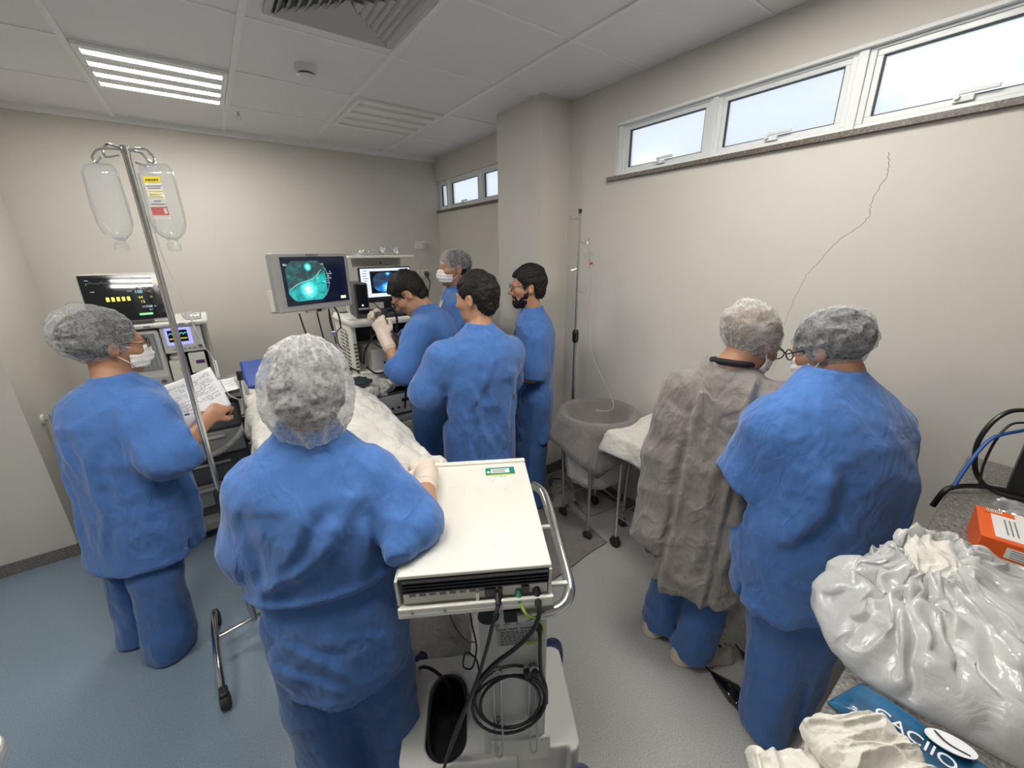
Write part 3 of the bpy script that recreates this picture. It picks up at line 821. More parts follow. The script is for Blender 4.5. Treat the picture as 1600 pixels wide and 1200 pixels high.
    def mask(s, m=None):
        def f(q):
            d = ell(q, (0, .030, -.055), (.064, .078, .070))
            d = smin(d, cone(q, (0, .098, -.020), (0, .108, -.050), .012, .012), .03) - .004
            d = d - .0035 * np.cos(q[:, 2] * 2 * PI / .022) * .5
            inner = ell(q, (0, .026, -.055), (.060, .074, .068))
            d = np.maximum(d, -inner)
            d = smax(d, np.abs(q[:, 2] + .055) - .050 + .25 * np.abs(q[:, 0]), .006)
            return smax(d, .030 - q[:, 1], .006)
        o = s.on_head('face_mask', f, (-.1, .0, -.14), (.1, .14, .03), .0042, m or M_MASK); o['label'] = 'white pleated face mask'
        for sx in (-1, 1):
            for z0, z1 in ((-.012, .012), (-.090, -.030)):
                MB().tube(spline([(sx * .060, .050, z0), (sx * .074, .022, (z0 + z1) / 2), (sx * .080, -.012, z1)], 6), .0018, 6).build('strap', m or M_MASK, o, smooth=True)
        return o
    def glasses(s, m=None):
        o = MB()
        for sx in (-1, 1):
            o.tube([(sx * .033 + .025 * math.cos(a) * (1 if abs(math.cos(a)) < .8 else 1), .108 - .25 * abs(sx * .033 + .025 * math.cos(a)) * .4, .004 + .019 * math.sin(a)) for a in np.linspace(0, 2 * PI, 20, endpoint=False)], .0023, 6, closed=True)
            o.tube(spline([(sx * .058, .100, .008), (sx * .076, .07, .010), (sx * .081, .0, .010), (sx * .079, -.02, -.002)], 6), .0022, 6)
        o.tube([(-.009, .108, .008), (.009, .108, .008)], .002, 6)
        o = o.build('glasses', m or M_BLACK, s.body, smooth=True); o.matrix_local = s.HM @ Matrix.Scale(s.hs, 4)
        return o
    def shoe(s, i, m, sole=None, w=.046):
        kn, an, to = s.feet[i]; heel = Vector((an.x, an.y, .03)); t = Vector((to.x, to.y, .03)); d = (t - heel); d.z = 0; d.normalize()
        a = heel - d * .03; b = t
        def f(P):
            q = chain(P, [a + Vector((0, 0, .018)), (a + b) * .5 + Vector((0, 0, .012)), b + Vector((0, 0, .002))], [w * .82, w * .95, w], .03)
            return smax(q, .004 - P[:, 2], .006)
        lo, hi = bounds([a, b], .09); lo[2] = -.01
        return solid('shoe', f, lo, hi, .006, m, s.body)
def fr(z, c, h, base): return base + z
# ================================================================== THE PEOPLE
M_SCRUBTRIM = mat('white_trim', (.75, .75, .74), .7)
M_CLOG = mat('beige_foam', (.62, .55, .47), .6)
M_PATENT = mat('black_patent', (.006, .006, .007), .12, coat=.5)
M_HAIRBROWN = mat('brown_hair', (.05, .028, .016), .5, bump=.5, bscale=150, bdist=.004, var=.3, vscale=50)
M_HAIRGREY = mat('greying_hair', (.075, .068, .064), .5, bump=.5, bscale=150, bdist=.004, var=.4, vscale=40)
M_HAIRBLOND = mat('streaked_hair', (.26, .18, .11), .5, bump=.5, bscale=150, bdist=.004, var=.5, vscale=30)

def std_levels(p, zn, zh, ws, wc, ww, wh, hem, dc=.125, db=.12, dh=.135, hip=None, back=0.0, hemd=None):
    """tunic sections of person p along the line from the neck to the hips; zn and zh: heights of collar and hem"""
    neck = (p.neck.dot(p.r), p.neck.dot(p.f)); hip = hip or (p.hips.dot(p.r), p.hips.dot(p.f))
    zn += .022; H = zn - zh; out = []
    for t, rx, ry, b in ((-.010 / H, .064, .062, 0), (.012 / H, .082, .072, 0), (.045 / H, ws * .70, dc * .78, -.2), (.090 / H, ws * .93, dc * .93, -.5), (.15 / H, ws, dc, -.9), (.24 / H, wc, dc * 1.02, -1),
                      (.36 / H, (wc + ww) / 2, (dc + db) / 2, -.6), (.48 / H, ww, db, -.2), (.62 / H, wh, dh, .0), (1.0, hem, hemd or dh * .98, .0)):
        c = [neck[i] + (hip[i] - neck[i]) * max(0, min(1, t)) for i in (0, 1)]
        out.append((zn - t * H, c[0], c[1] + b * back, rx, ry))
    return out

# ---- nurse in front, seen from behind
B = Person('person in blue scrubs and bouffant cap, back turned, elbow on the white equipment unit', (.12, 1.07), 72, M_SKIN2)
B.make((.150, 1.105, 1.405), 74, 18, 0, (.125, 1.068, 1.285),
       [((.265, 1.01, 1.185), (.330, .875, 1.055), (.452, 1.105, 1.052)), ((-.022, 1.125, 1.185), (-.052, 1.085, .965), (.06, 1.27, .965))],
       (.115, 1.06, .80), [((.205, 1.05, .43), (.215, 1.04, .08), (.27, 1.17, .03)), ((.035, 1.10, .43), (.035, 1.10, .08), (.09, 1.23, .03))],
       hands=[dict(wrist=(.458, 1.118, 1.055), fdir=(.22, .95, -.12), palm=(0, -.1, -1), side=1, glove=True, elbow=(.330, .875, 1.055), curl=(.25, .35, .2), h=.0042)])
lv = [(1.345, .006, .010, .064, .060), (1.312, .004, .002, .086, .072), (1.268, 0, -.008, .134, .092), (1.237, 0, -.012, .162, .104), (1.19, .004, -.02, .178, .118), (1.10, .010, -.028, .172, .130), (1.02, .012, -.026, .170, .134), (.965, .010, -.016, .177, .140),
      (.930, .004, -.010, .188, .145), (.908, .004, -.008, .186, .142), (.898, .004, -.006, .172, .128), (.82, .008, -.006, .182, .138), (.72, .012, -.008, .190, .148), (.62, .010, -.008, .186, .150), (.545, .006, -.008, .174, .144)]
def waist_fold(q):
    return .009 * np.exp(-((q[:, 2] - (.924 + .008 * np.sin(q[:, 0] * 14))) / .013) ** 2)
B.tunic(lv, [([(.248, 1.015, 1.165), (.325, .892, 1.056), (.358, .938, 1.056)], [.084, .060, .062], .020), ([(.295, .955, 1.105), (.252, .834, 1.022)], [.066, .018], .025), ([(.004, 1.112, 1.165), (-.026, 1.102, 1.03), (-.026, 1.118, .955)], [.086, .078, .078], .022)], h=.007, folds=.010, seed=2, fold_fn=waist_fold,
        creases=[(.115, 1.17, -.155, .93, .012, .022), (.03, 1.19, -.11, 1.02, .008, .018), (.135, 1.12, .07, .93, .008, .020), (.11, .86, .155, .60, .011, .025), (-.11, .80, .06, .62, .006, .016), (-.15, .72, .0, .60, .006, .015)])
B.trousers(rh=.118, rk=.104, ra=.105, pelvis=(.165, .115, .12), seed=6)
B.under_hair(c=(.004, -.034, .018), r=(.088, .100, .110), m=M_HAIRGREY)
B.cap(c=(.004, -.036, .008), r=(.110, .120, .143), cut=((0, .75, -.66), .095), folds=.006, nf=12, pole=(0, -.12, .99), pleat=.006, h=.0045, m=M_CAPLIGHT)
for i in (0, 1): B.shoe(i, M_WHITE)

# ---- nurse on the left, holding papers
A = Person('person in blue scrubs, glasses and bouffant cap reading a printed form beside the drip stand', (-.50, 2.17), 52, M_SKIN)
A.make((-.362, 2.180, 1.424), 20, 4, 0, (-.380, 2.150, 1.272),
       [((-.285, 2.04, 1.185), (-.245, 1.925, 1.00), (-.125, 2.095, 1.075)), ((-.510, 2.26, 1.185), (-.455, 2.41, 1.0), (-.325, 2.275, 1.115))],
       (-.445, 2.155, .80), [((-.435, 2.085, .44), (-.470, 2.065, .08), (-.425, 2.125, .03)), ((-.550, 2.265, .44), (-.590, 2.265, .08), (-.545, 2.325, .03))],
       hands=[dict(wrist=(-.118, 2.105, 1.078), fdir=(.55, .62, .25), palm=(-.45, .30, -.75), side=-1, elbow=(-.245, 1.925, 1.0), fingers=[(.75, .9, .5), (.85, .95, .6), (.95, 1.0, .6), (1.0, 1.0, .6)], thumb=.8),
              dict(wrist=(-.318, 2.268, 1.118), fdir=(.82, -.50, .25), palm=(-.2, -.2, -.9), side=1, elbow=(-.455, 2.41, 1.0), fingers=[(.15, .15, .1), (.7, .9, .5), (.8, .95, .5), (.9, 1.0, .5)], thumb=.5)])
A.tunic(std_levels(A, 1.285, .52, .180, .190, .198, .210, .212, dc=.148, db=.162, dh=.168, back=.025),
        [([(-.300, 2.045, 1.150), (-.262, 1.955, 1.01), (-.208, 1.990, 1.022)], [.100, .094, .100], .025), ([(-.490, 2.24, 1.155), (-.470, 2.36, 1.02), (-.42, 2.375, 1.03)], [.098, .090, .092], .03)], folds=.010, seed=12, h=.008, slits=(1,), pocket=(.15, .79, .075, .085, 1),
        creases=[(.14, 1.10, .05, .62, .010, .022), (-.10, 1.12, -.06, .60, .007, .022), (.02, 1.15, .10, .80, .007, .02)])
A.trousers(rh=.118, rk=.098, ra=.094, pelvis=(.18, .14, .13), seed=14, zcut=.008)
A.under_hair(c=(-.0, -.032, .040), r=(.090, .112, .096))
A.cap(c=(0, -.044, .048), r=(.106, .122, .112), R=((1, 0, 0), (0, .97, .24), (0, -.24, .97)), cut=((0, .84, -.54), .082), folds=.007, nf=15, pole=(0, -.95, -.1), pleat=.004)
A.mask(); A.glasses(mat('brown_frame', (.05, .025, .015), .35))
for i in (0, 1): A.shoe(i, M_WHITE)

# ---- man bent over the scope
E_ = Person('person with dark hair and latex gloves bent over the endoscope beside the patient', (1.02, 2.35), 138, M_SKIN2)
E_.make((.955, 2.385, 1.520), 152, 40, 0, (1.055, 2.345, 1.405),
        [((.93, 2.20, 1.33), (.785, 2.15, 1.11), (.765, 2.305, 1.275)), ((1.15, 2.46, 1.32), (.97, 2.62, 1.15), (.82, 2.50, 1.31))],
        (1.05, 2.32, .88), [((1.07, 2.42, .46), (1.09, 2.42, .08), (1.0, 2.5, .03)), ((.96, 2.28, .46), (.97, 2.27, .08), (.88, 2.35, .03))],
        hands=[dict(wrist=(.763, 2.318, 1.290), fdir=(-.10, .45, .85), palm=(.45, .8, -.3), side=-1, glove=True, elbow=(.785, 2.15, 1.11), fingers=[(.5, .6, .3), (.75, .8, .4), (.9, .9, .5), (1.0, .9, .5)], thumb=.7),
               dict(wrist=(.805, 2.49, 1.325), fdir=(-.30, -.25, .9), palm=(-.6, -.6, -.3), side=1, glove=True, elbow=(.97, 2.62, 1.15), fingers=[(.4, .5, .3), (.8, .8, .4), (.9, .9, .5), (1.0, .9, .5)], thumb=.7)])
E_.tunic(std_levels(E_, 1.425, .545, .175, .180, .178, .180, .172, dc=.135, db=.125, dh=.13, back=.045),
         [([(.945, 2.21, 1.30), (.810, 2.165, 1.125), (.790, 2.205, 1.165)], [.098, .090, .094], .03), ([(1.13, 2.44, 1.29), (1.0, 2.58, 1.16), (.94, 2.585, 1.20)], [.096, .084, .085], .03)], folds=.009, seed=21, h=.008, slits=(-1,), pocket=(-.10, .74, .07, .075, 1), creases=[(-.02, 1.25, .05, .75, .008, .022), (.09, 1.2, .02, .65, .006, .02)])
E_.trousers(seed=23, zcut=.015)
E_.short_hair(seed=4, front=.07); E_.glasses()
for i in (0, 1): E_.shoe(i, M_BLACK)

# ---- masked man by the column
Fm = Person('person in face mask and net cap watching the screens from the far corner', (1.41, 2.66), 165, M_SKIN)
Fm.make((1.405, 2.615, 1.648), 172, -4, 0, (1.425, 2.63, 1.49),
        [((1.37, 2.45, 1.44), (1.33, 2.42, 1.16), (1.20, 2.55, 1.10)), ((1.46, 2.80, 1.44), (1.44, 2.86, 1.16), (1.25, 2.78, 1.10))],
        (1.425, 2.64, .93), [((1.39, 2.72, .48), (1.39, 2.72, .08), (1.28, 2.74, .03)), ((1.41, 2.57, .48), (1.41, 2.57, .08), (1.30, 2.59, .03))])
Fm.tunic(std_levels(Fm, 1.50, .62, .185, .185, .175, .18, .175, dc=.12, db=.115, dh=.125, back=.01),
         [([(1.375, 2.47, 1.40), (1.335, 2.43, 1.18), (1.30, 2.46, 1.13)], [.085, .078, .08], .05), ([(1.46, 2.78, 1.40), (1.44, 2.84, 1.18), (1.40, 2.84, 1.12)], [.085, .078, .08], .03)], folds=.008, seed=31, h=.010)
Fm.trousers(seed=33, h=.013, zcut=.015)
Fm.under_hair(c=(0, -.025, .035), r=(.083, .104, .094))
Fm.cap(c=(0, -.018, .048), r=(.092, .116, .094), cut=((0, .80, -.60), .062), folds=.004, nf=13, pole=(0, -.5, .85), pleat=.003)
Fm.mask()
for i in (0, 1): Fm.shoe(i, M_WHITE)
tr = MB()
nk = Fm.neck
tr.tube(spline([nk + Fm.f * .055 + Fm.r * -.055 + Vector((0, 0, .01)), nk + Fm.f * .105 + Fm.r * -.03 + Vector((0, 0, -.055)), nk + Fm.f * .132 + Vector((0, 0, -.13)), nk + Fm.f * .105 + Fm.r * .03 + Vector((0, 0, -.055)), nk + Fm.f * .055 + Fm.r * .055 + Vector((0, 0, .01))], 8), .006, 8)
tr.build('neck_trim', M_SCRUBTRIM, Fm.body, smooth=True)

# ---- man with folded arms, back to us
G = Person('person with short dark hair and folded arms standing with back turned behind the equipment unit', (1.03, 1.72), 84, M_SKIN2)
G.make((1.045, 1.735, 1.538), 118, 6, 0, (1.045, 1.705, 1.375),
       [((.855, 1.74, 1.285), (.755, 1.80, 1.075), (.985, 1.935, 1.105)), ((1.215, 1.69, 1.275), (1.275, 1.79, 1.055), (1.03, 1.955, 1.115))],
       (1.03, 1.72, .88), [((.935, 1.73, .46), (.935, 1.73, .08), (.95, 1.86, .03)), ((1.12, 1.71, .46), (1.12, 1.71, .08), (1.15, 1.84, .03))],
       hands=[dict(wrist=(.975, 1.940, 1.105), fdir=(.95, -.05, .02), palm=(0, -.9, 0), side=1, elbow=(.755, 1.80, 1.075), curl=(.3, .4, .3)),
              dict(wrist=(.90, 1.905, 1.125), fdir=(-.85, -.35, .0), palm=(.2, -.9, .1), side=-1, elbow=(1.275, 1.79, 1.055), curl=(.5, .55, .35))])
G.tunic(std_levels(G, 1.390, .50, .182, .190, .183, .185, .178, dc=.125, db=.122, dh=.13, back=.028),
        [([(.862, 1.745, 1.255), (.772, 1.80, 1.085), (.815, 1.86, 1.085)], [.094, .085, .086], .024), ([(1.200, 1.695, 1.245), (1.258, 1.785, 1.07), (1.21, 1.85, 1.08)], [.092, .083, .086], .024)], folds=.010, seed=41, h=.0075,
        creases=[(-.13, 1.18, .02, .72, .008, .022), (.12, 1.20, .10, .60, .007, .02), (.0, 1.28, -.10, 1.0, .007, .02), (-.15, 1.02, -.05, .62, .007, .018)])
G.trousers(seed=43, zcut=.015)
G.short_hair(seed=6, nape=-.092, thick=.016, m=M_HAIRBROWN if False else M_HAIR)
for i in (0, 1): G.shoe(i, M_BLACK)

# ---- bearded man by the column
Hm = Person('bearded person in glasses and lanyard standing in profile before the column', (1.63, 2.02), 142, M_SKIN2)
Hm.make((1.585, 2.010, 1.548), 152, 2, 0, (1.625, 2.005, 1.375),
        [((1.545, 1.885, 1.285), (1.515, 1.875, 1.005), (1.385, 2.04, 1.03)), ((1.74, 2.145, 1.285), (1.70, 2.23, 1.02), (1.50, 2.22, 1.03))],
        (1.645, 2.01, .86), [((1.67, 2.08, .46), (1.68, 2.08, .08), (1.58, 2.16, .03)), ((1.585, 1.965, .46), (1.60, 1.96, .08), (1.50, 2.04, .03))],
        hands=[dict(wrist=(1.378, 2.05, 1.032), fdir=(-.2, .9, 0), palm=(.8, .2, 0), side=-1, elbow=(1.515, 1.875, 1.005))])
Hm.tunic(std_levels(Hm, 1.390, .545, .175, .180, .172, .175, .172, dc=.122, db=.122, dh=.128, back=.02),
         [([(1.560, 1.895, 1.25), (1.530, 1.875, 1.06), (1.514, 1.875, .995)], [.090, .080, .080], .022), ([(1.725, 2.13, 1.25), (1.71, 2.20, 1.05), (1.66, 2.22, 1.02)], [.090, .082, .08], .03)], folds=.010, seed=51, h=.008, slits=(-1,))
Hm.trousers(seed=53, zcut=.015)
Hm.short_hair(seed=8, thick=.018, top=.004, nape=-.075); Hm.glasses(mat('thin_metal_frame', (.25, .25, .25), .3, 1.0))
def beard(q):
    d = ell(q, (0, .030, -.074), (.056, .061, .054)); d = smin(d, ell(q, (0, .066, -.102), (.028, .026, .024)), .025)
    d = smin(d, ell(q, (0, .012, -.040), (.066, .050, .050)), .02)
    d = smax(d, q[:, 2] + .050 - .75 * np.maximum(0, .060 - q[:, 1]), .010); d = smax(d, .002 - q[:, 1], .01)
    d = np.minimum(d, cone(q, (-.028, .084, -.057), (.028, .084, -.057), .0085, .0085))
    return d - .004 * (ridged(q, (80, 80, 50), 5) - .5)
Hm.on_head('beard', beard, (-.1, -.03, -.17), (.1, .14, .02), .0045, M_HAIR)
nk = Hm.neck
wire('lanyard', [nk + Hm.f * .12 + Hm.r * -.03 + Vector((0, 0, -.17)), nk + Hm.f * .075 + Hm.r * -.062 + Vector((0, 0, -.02)), nk + Hm.f * -.02 + Hm.r * -.074 + Vector((0, 0, .026)), nk + Hm.f * -.068 + Vector((0, 0, .034)), nk + Hm.f * -.02 + Hm.r * .074 + Vector((0, 0, .026)), nk + Hm.f * .075 + Hm.r * .062 + Vector((0, 0, -.02)), nk + Hm.f * .12 + Hm.r * .03 + Vector((0, 0, -.17))], .007, mat('dark_ribbon', (.02, .03, .03), .7), Hm.body)
for i in (0, 1): Hm.shoe(i, M_BLACK)

# ---- person in the grey gown
I = Person('person in a long wrinkled grey gown and net cap looking down, beige clogs', (1.47, .66), 12, M_SKIN2)
I.make((1.508, .618, 1.442), -18, 30, 0, (1.440, .650, 1.338),
       [((1.50, .49, 1.255), (1.53, .445, 1.0), (1.70, .44, 1.06)), ((1.40, .82, 1.255), (1.40, .87, 1.0), (1.55, .82, 1.0))],
       (1.46, .66, .82), [((1.47, .58, .44), (1.42, .615, .08), (1.585, .515, .03)), ((1.46, .75, .44), (1.44, .79, .08), (1.58, .76, .03))],
       hands=[dict(wrist=(1.705, .44, 1.065), fdir=(.9, .3, .1), palm=(-.2, .4, .9), side=1, elbow=(1.53, .445, 1.0))], hs=.93)
lv = [(1.372, -.015, -.030, .072, .066), (1.335, -.005, -.030, .115, .088), (1.29, 0, -.022, .160, .108), (1.24, 0, -.018, .190, .125), (1.15, .0, -.016, .198, .135), (1.0, -.004, -.014, .205, .145), (.85, -.008, -.014, .215, .155), (.70, -.012, -.016, .22, .162), (.55, -.02, -.022, .21, .165), (.43, -.03, -.03, .20, .16)]
def gown_seam(q):
    back = np.clip(-q[:, 1] * 12, 0, 1)
    w1 = q[:, 0] + .05 + .04 * (1.3 - q[:, 2]); w2 = q[:, 0] - .085 - .03 * (q[:, 2] - 1.0)
    return back * (.010 * np.exp(-(w1 / .012) ** 2) * (q[:, 2] < 1.28) - .012 * np.exp(-((w1 + .022) / .012) ** 2) + .009 * np.exp(-(w2 / .010) ** 2) - .008 * np.exp(-((w2 - .02) / .012) ** 2))
I.tunic(lv, [([(1.49, .50, 1.235), (1.535, .445, 1.02), (1.60, .44, .98)], [.090, .085, .085], .03), ([(1.412, .795, 1.235), (1.385, .825, .95), (1.335, .815, .57)], [.086, .086, .095], .03),
            ([(1.50, .55, .70), (1.535, .50, .50), (1.545, .49, .25)], [.12, .11, .085], 0.0)], m=M_GOWN, name='gown', folds=.012, seed=61, h=.0075, fold_fn=gown_seam, hemwave=.03,
        creases=[(-.10, 1.15, -.13, .55, .010, .02), (.04, 1.1, .02, .5, .008, .018), (.14, 1.15, .12, .5, .010, .02), (-.16, .9, -.05, .62, .006, .014), (-.02, .95, .10, .75, .005, .013)])
I.trousers(seed=63, rh=.10, rk=.086, ra=.082, zcut=.045, folds=.010)
I.under_hair(c=(0, -.036, .030), r=(.089, .114, .088), m=M_HAIRBLOND)
I.cap(c=(0, -.046, .028), r=(.102, .128, .094), R=((1, 0, 0), (0, .94, .34), (0, -.34, .94)), cut=((0, .80, -.60), .060), folds=.006, nf=16, pole=(0, .1, 1), pleat=.006, m=M_CAPLIGHT)
I.mask(); I.glasses()
tm = MB().tube([I.neck + (I.r * math.cos(a) * .062 + I.f * (math.sin(a) * .060 - .004)) + Vector((0, 0, .036 + .012 * -math.sin(a))) for a in np.linspace(0, 2 * PI, 26, endpoint=False)], .011, 8, closed=True).build('black_collar', mat('black_knit', (.012, .012, .014), .9), I.body, smooth=True)
def clog(P0, toe):
    h, t = Vector(P0), Vector(toe); d = (t - h); d.z = 0; L_ = d.length; d.normalize(); s_ = Vector((d.y, -d.x, 0))
    Mx = Matrix(((s_.x, d.x, 0, h.x), (s_.y, d.y, 0, h.y), (0, 0, 1, 0), (0, 0, 0, 1)))
    return Mx, L_
for i in (0, 1):
    kn, an, to = I.feet[i]
    Mx, L_ = clog(an - Vector((0, 0, .08)), to)
    def f(q):
        d = chain(q, [(0, -.045, .040), (0, .07, .046), (0, .150, .036)], [.040, .046, .050], .03)
        d = smax(d, -chain(q, [(0, -.05, .10), (0, .02, .095), (0, .05, .09)], [.036, .038, .02]), .006)
        d = smin(d, chain(q, [(0, -.045, .012), (0, .06, .012), (0, .155, .012)], [.043, .048, .053], .02) , .004)
        hole = None
        for hx, hy in ((-.022, .12), (.0, .125), (.022, .12), (-.03, .145), (-.01, .15), (.012, .15), (.032, .143), (-.012, .172), (.014, .172)):
            c = np.sqrt((q[:, 0] - hx) ** 2 + (q[:, 1] - hy) ** 2) - .0042; hole = c if hole is None else np.minimum(hole, c)
        d = np.maximum(d, -np.maximum(hole, .045 - q[:, 2]))
        return smax(d, .0 - q[:, 2], .004)
    o = solid('shoe', f, (-.08, -.11, -.01), (.08, .23, .11), .0045, M_CLOG, I.body); o.matrix_local = Mx
    o['label'] = 'beige perforated clog'
    if i == 0:
        ch = MB()
        for hx, hy in ((0, .120), (.022, .118), (-.01, .147), (.015, .150)): ch.ball((hx, hy, .086 - abs(hy - .12) * .35), .007, (1, 1, .6), 10)
        ch.build('charm', mat('brown_charm', (.12, .05, .02), .4), o, smooth=True)

# ---- large person in blue, back turned, right
J = Person('large person in blue scrubs and net cap with back turned beside the granite counter', (1.44, .35), 56, M_SKIN)
J.make((1.470, .392, 1.462), 82, 22, 0, (1.474, .352, 1.365),
       [((1.62, .265, 1.235), (1.70, .235, 1.0), (1.68, .42, 1.0)), ((1.34, .445, 1.205), (1.335, .505, 1.0), (1.46, .60, 1.03))],
       (1.470, .325, .84), [((1.465, .340, .45), (1.385, .285, .09), (1.404, .387, .03)), ((1.53, .285, .45), (1.53, .27, .09), (1.568, .352, .03))],
       hands=[dict(wrist=(1.465, .605, 1.035), fdir=(.9, .1, .1), palm=(-.1, .3, .9), side=-1, elbow=(1.335, .505, 1.0))], hs=.90)
lv = [(1.412, .004, .010, .070, .066), (1.375, .004, .0, .116, .088), (1.33, .006, -.008, .165, .112), (1.285, .010, -.016, .194, .130), (1.24, .014, -.022, .212, .145), (1.15, .022, -.03, .216, .160), (1.0, .026, -.022, .216, .166), (.85, .030, -.004, .222, .174), (.70, .032, .0, .216, .174), (.585, .034, .0, .204, .166)]
J.tunic(lv, [([(1.60, .28, 1.21), (1.680, .250, 1.06), (1.680, .265, .98)], [.105, .088, .085], .03), ([(1.345, .435, 1.21), (1.358, .468, 1.085), (1.345, .498, 1.005)], [.108, .096, .102], .028)], folds=.010, seed=71, h=.0075, slits=(-1,), pocket=(-.165, .80, .06, .08, 1),
        creases=[(-.09, 1.20, -.17, .86, .016, .030), (-.05, 1.05, .10, .80, .006, .02), (.15, 1.22, .19, .85, .010, .025), (-.12, .95, .14, .78, .005, .016), (-.15, .80, .10, .66, .005, .014)])
J.trousers(rh=.130, rk=.110, ra=.084, pelvis=(.2, .15, .15), seed=73, zcut=.02)
J.under_hair(c=(0, -.022, .036), r=(.089, .112, .094))
J.cap(c=(0, -.024, .036), r=(.102, .118, .100), cut=((0, .62, -.78), .058), folds=.009, nf=9, pole=(.2, -.6, .7), pleat=.004)
J.mask(); J.glasses()
for i in (0, 1):
    kn, an, to = J.feet[i]
    Mx, L_ = clog(an - Vector((0, 0, .09)), to)
    def f(q):
        w = np.interp(q[:, 1], [-.05, 0, .08, .13, .20, .245], [.028, .031, .036, .038, .020, .003]).astype(F4)
        top = np.interp(q[:, 1], [-.06, .10, .14, .2, .25], [.058, .040, .052, .030, .014]).astype(F4)
        d = np.maximum(np.abs(q[:, 0]) - w, np.maximum(q[:, 2] - top + .35 * np.abs(q[:, 0]), .004 - q[:, 2])); d = smax(d, -.055 - q[:, 1], .008)
        cut = ell(q, (0, .055, .075), (.030, .070, .050)); return smax(d, -cut, .004)
    o = solid('shoe', f, (-.06, -.08, -.01), (.06, .27, .09), .0045, M_PATENT, J.body); o.matrix_local = Mx; o['label'] = 'black pointed patent slingback'
    MB().box((0, .150, .050), (.022, .014, .003)).build('buckle', M_CHROME, o, .001)
# ================================================================== LEFT AND MIDDLE: drip stand, anaesthesia machine, bed, screens
def mat_clear(name, tint=(.9, .92, .93), fac=.28, gloss=.10, rough=.12, bump=0.0, edge=.45):
    m = bpy.data.materials.new(name); m.use_nodes = True
    n, l = nodes_of(m); n.remove(n['Principled BSDF'])
    tr = n.new('ShaderNodeBsdfTransparent'); tr.inputs['Color'].default_value = (.97, .98, .98, 1)
    df = n.new('ShaderNodeBsdfDiffuse'); df.inputs['Color'].default_value = tuple(tint) + (1,)
    ts = n.new('ShaderNodeBsdfTranslucent'); ts.inputs['Color'].default_value = tuple(tint) + (1,)
    gl = n.new('ShaderNodeBsdfGlossy'); gl.inputs['Roughness'].default_value = rough
    a = n.new('ShaderNodeMixShader'); a.inputs['Fac'].default_value = .5; l.new(df.outputs[0], a.inputs[1]); l.new(ts.outputs[0], a.inputs[2])
    b = n.new('ShaderNodeMixShader'); b.inputs['Fac'].default_value = fac; l.new(tr.outputs[0], b.inputs[1]); l.new(a.outputs[0], b.inputs[2])
    c = n.new('ShaderNodeMixShader'); lw = n.new('ShaderNodeLayerWeight'); lw.inputs['Blend'].default_value = .25
    mu = n.new('ShaderNodeMath'); mu.operation = 'MULTIPLY_ADD'; mu.inputs[1].default_value = edge; mu.inputs[2].default_value = gloss
    l.new(lw.outputs['Facing'], mu.inputs[0]); l.new(mu.outputs[0], c.inputs['Fac'])
    l.new(b.outputs[0], c.inputs[1]); l.new(gl.outputs[0], c.inputs[2])
    if bump:
        tc = n.new('ShaderNodeTexCoord'); t = n.new('ShaderNodeTexNoise'); t.inputs['Scale'].default_value = 22; t.inputs['Detail'].default_value = 4; t.inputs['Distortion'].default_value = 1.5
        bp = n.new('ShaderNodeBump'); bp.inputs['Strength'].default_value = bump; bp.inputs['Distance'].default_value = .012
        l.new(tc.outputs['Object'], t.inputs['Vector']); l.new(t.outputs['Fac'], bp.inputs['Height'])
        for q in (df, ts, gl): l.new(bp.outputs['Normal'], q.inputs['Normal'])
    l.new(c.outputs[0], n['Material Output'].inputs['Surface']); return m
M_CLEAR = mat_clear('clear_bag_plastic', (.97, .97, .98), .19, .07, .06, .15)
M_TUBING = mat_clear('clear_tubing', (.85, .85, .82), .5)
M_LABELW = mat('label_white', (.8, .8, .78), .5); M_YELLOW = mat('label_yellow', (.85, .68, .03), .5); M_RED = mat('label_red', (.65, .03, .03), .5)
M_INK = mat('black_ink', (.02, .02, .022), .6); M_GREYINK = mat('grey_ink', (.22, .22, .24), .6); M_BLUEINK = mat('blue_ink', (.03, .08, .35), .6)
M_GREENP = mat('green_plastic', (.03, .22, .14), .4); M_TEALG = mat('green_glass', (.04, .16, .13), .15)
def emis(name, c, s):
    return mat(name, (.02, .02, .02), .4, emit=c, estr=s)
M_SCRDARK = mat('dark_screen', (.012, .013, .016), .08)
M_TXT = emis('screen_white', (.75, .85, .9), .55); M_TXTY = emis('screen_yellow', (.9, .85, .1), .6); M_TXTB = emis('screen_cyan', (.35, .75, 1), .6); M_TXTG = emis('screen_green', (.25, .8, .3), .6)

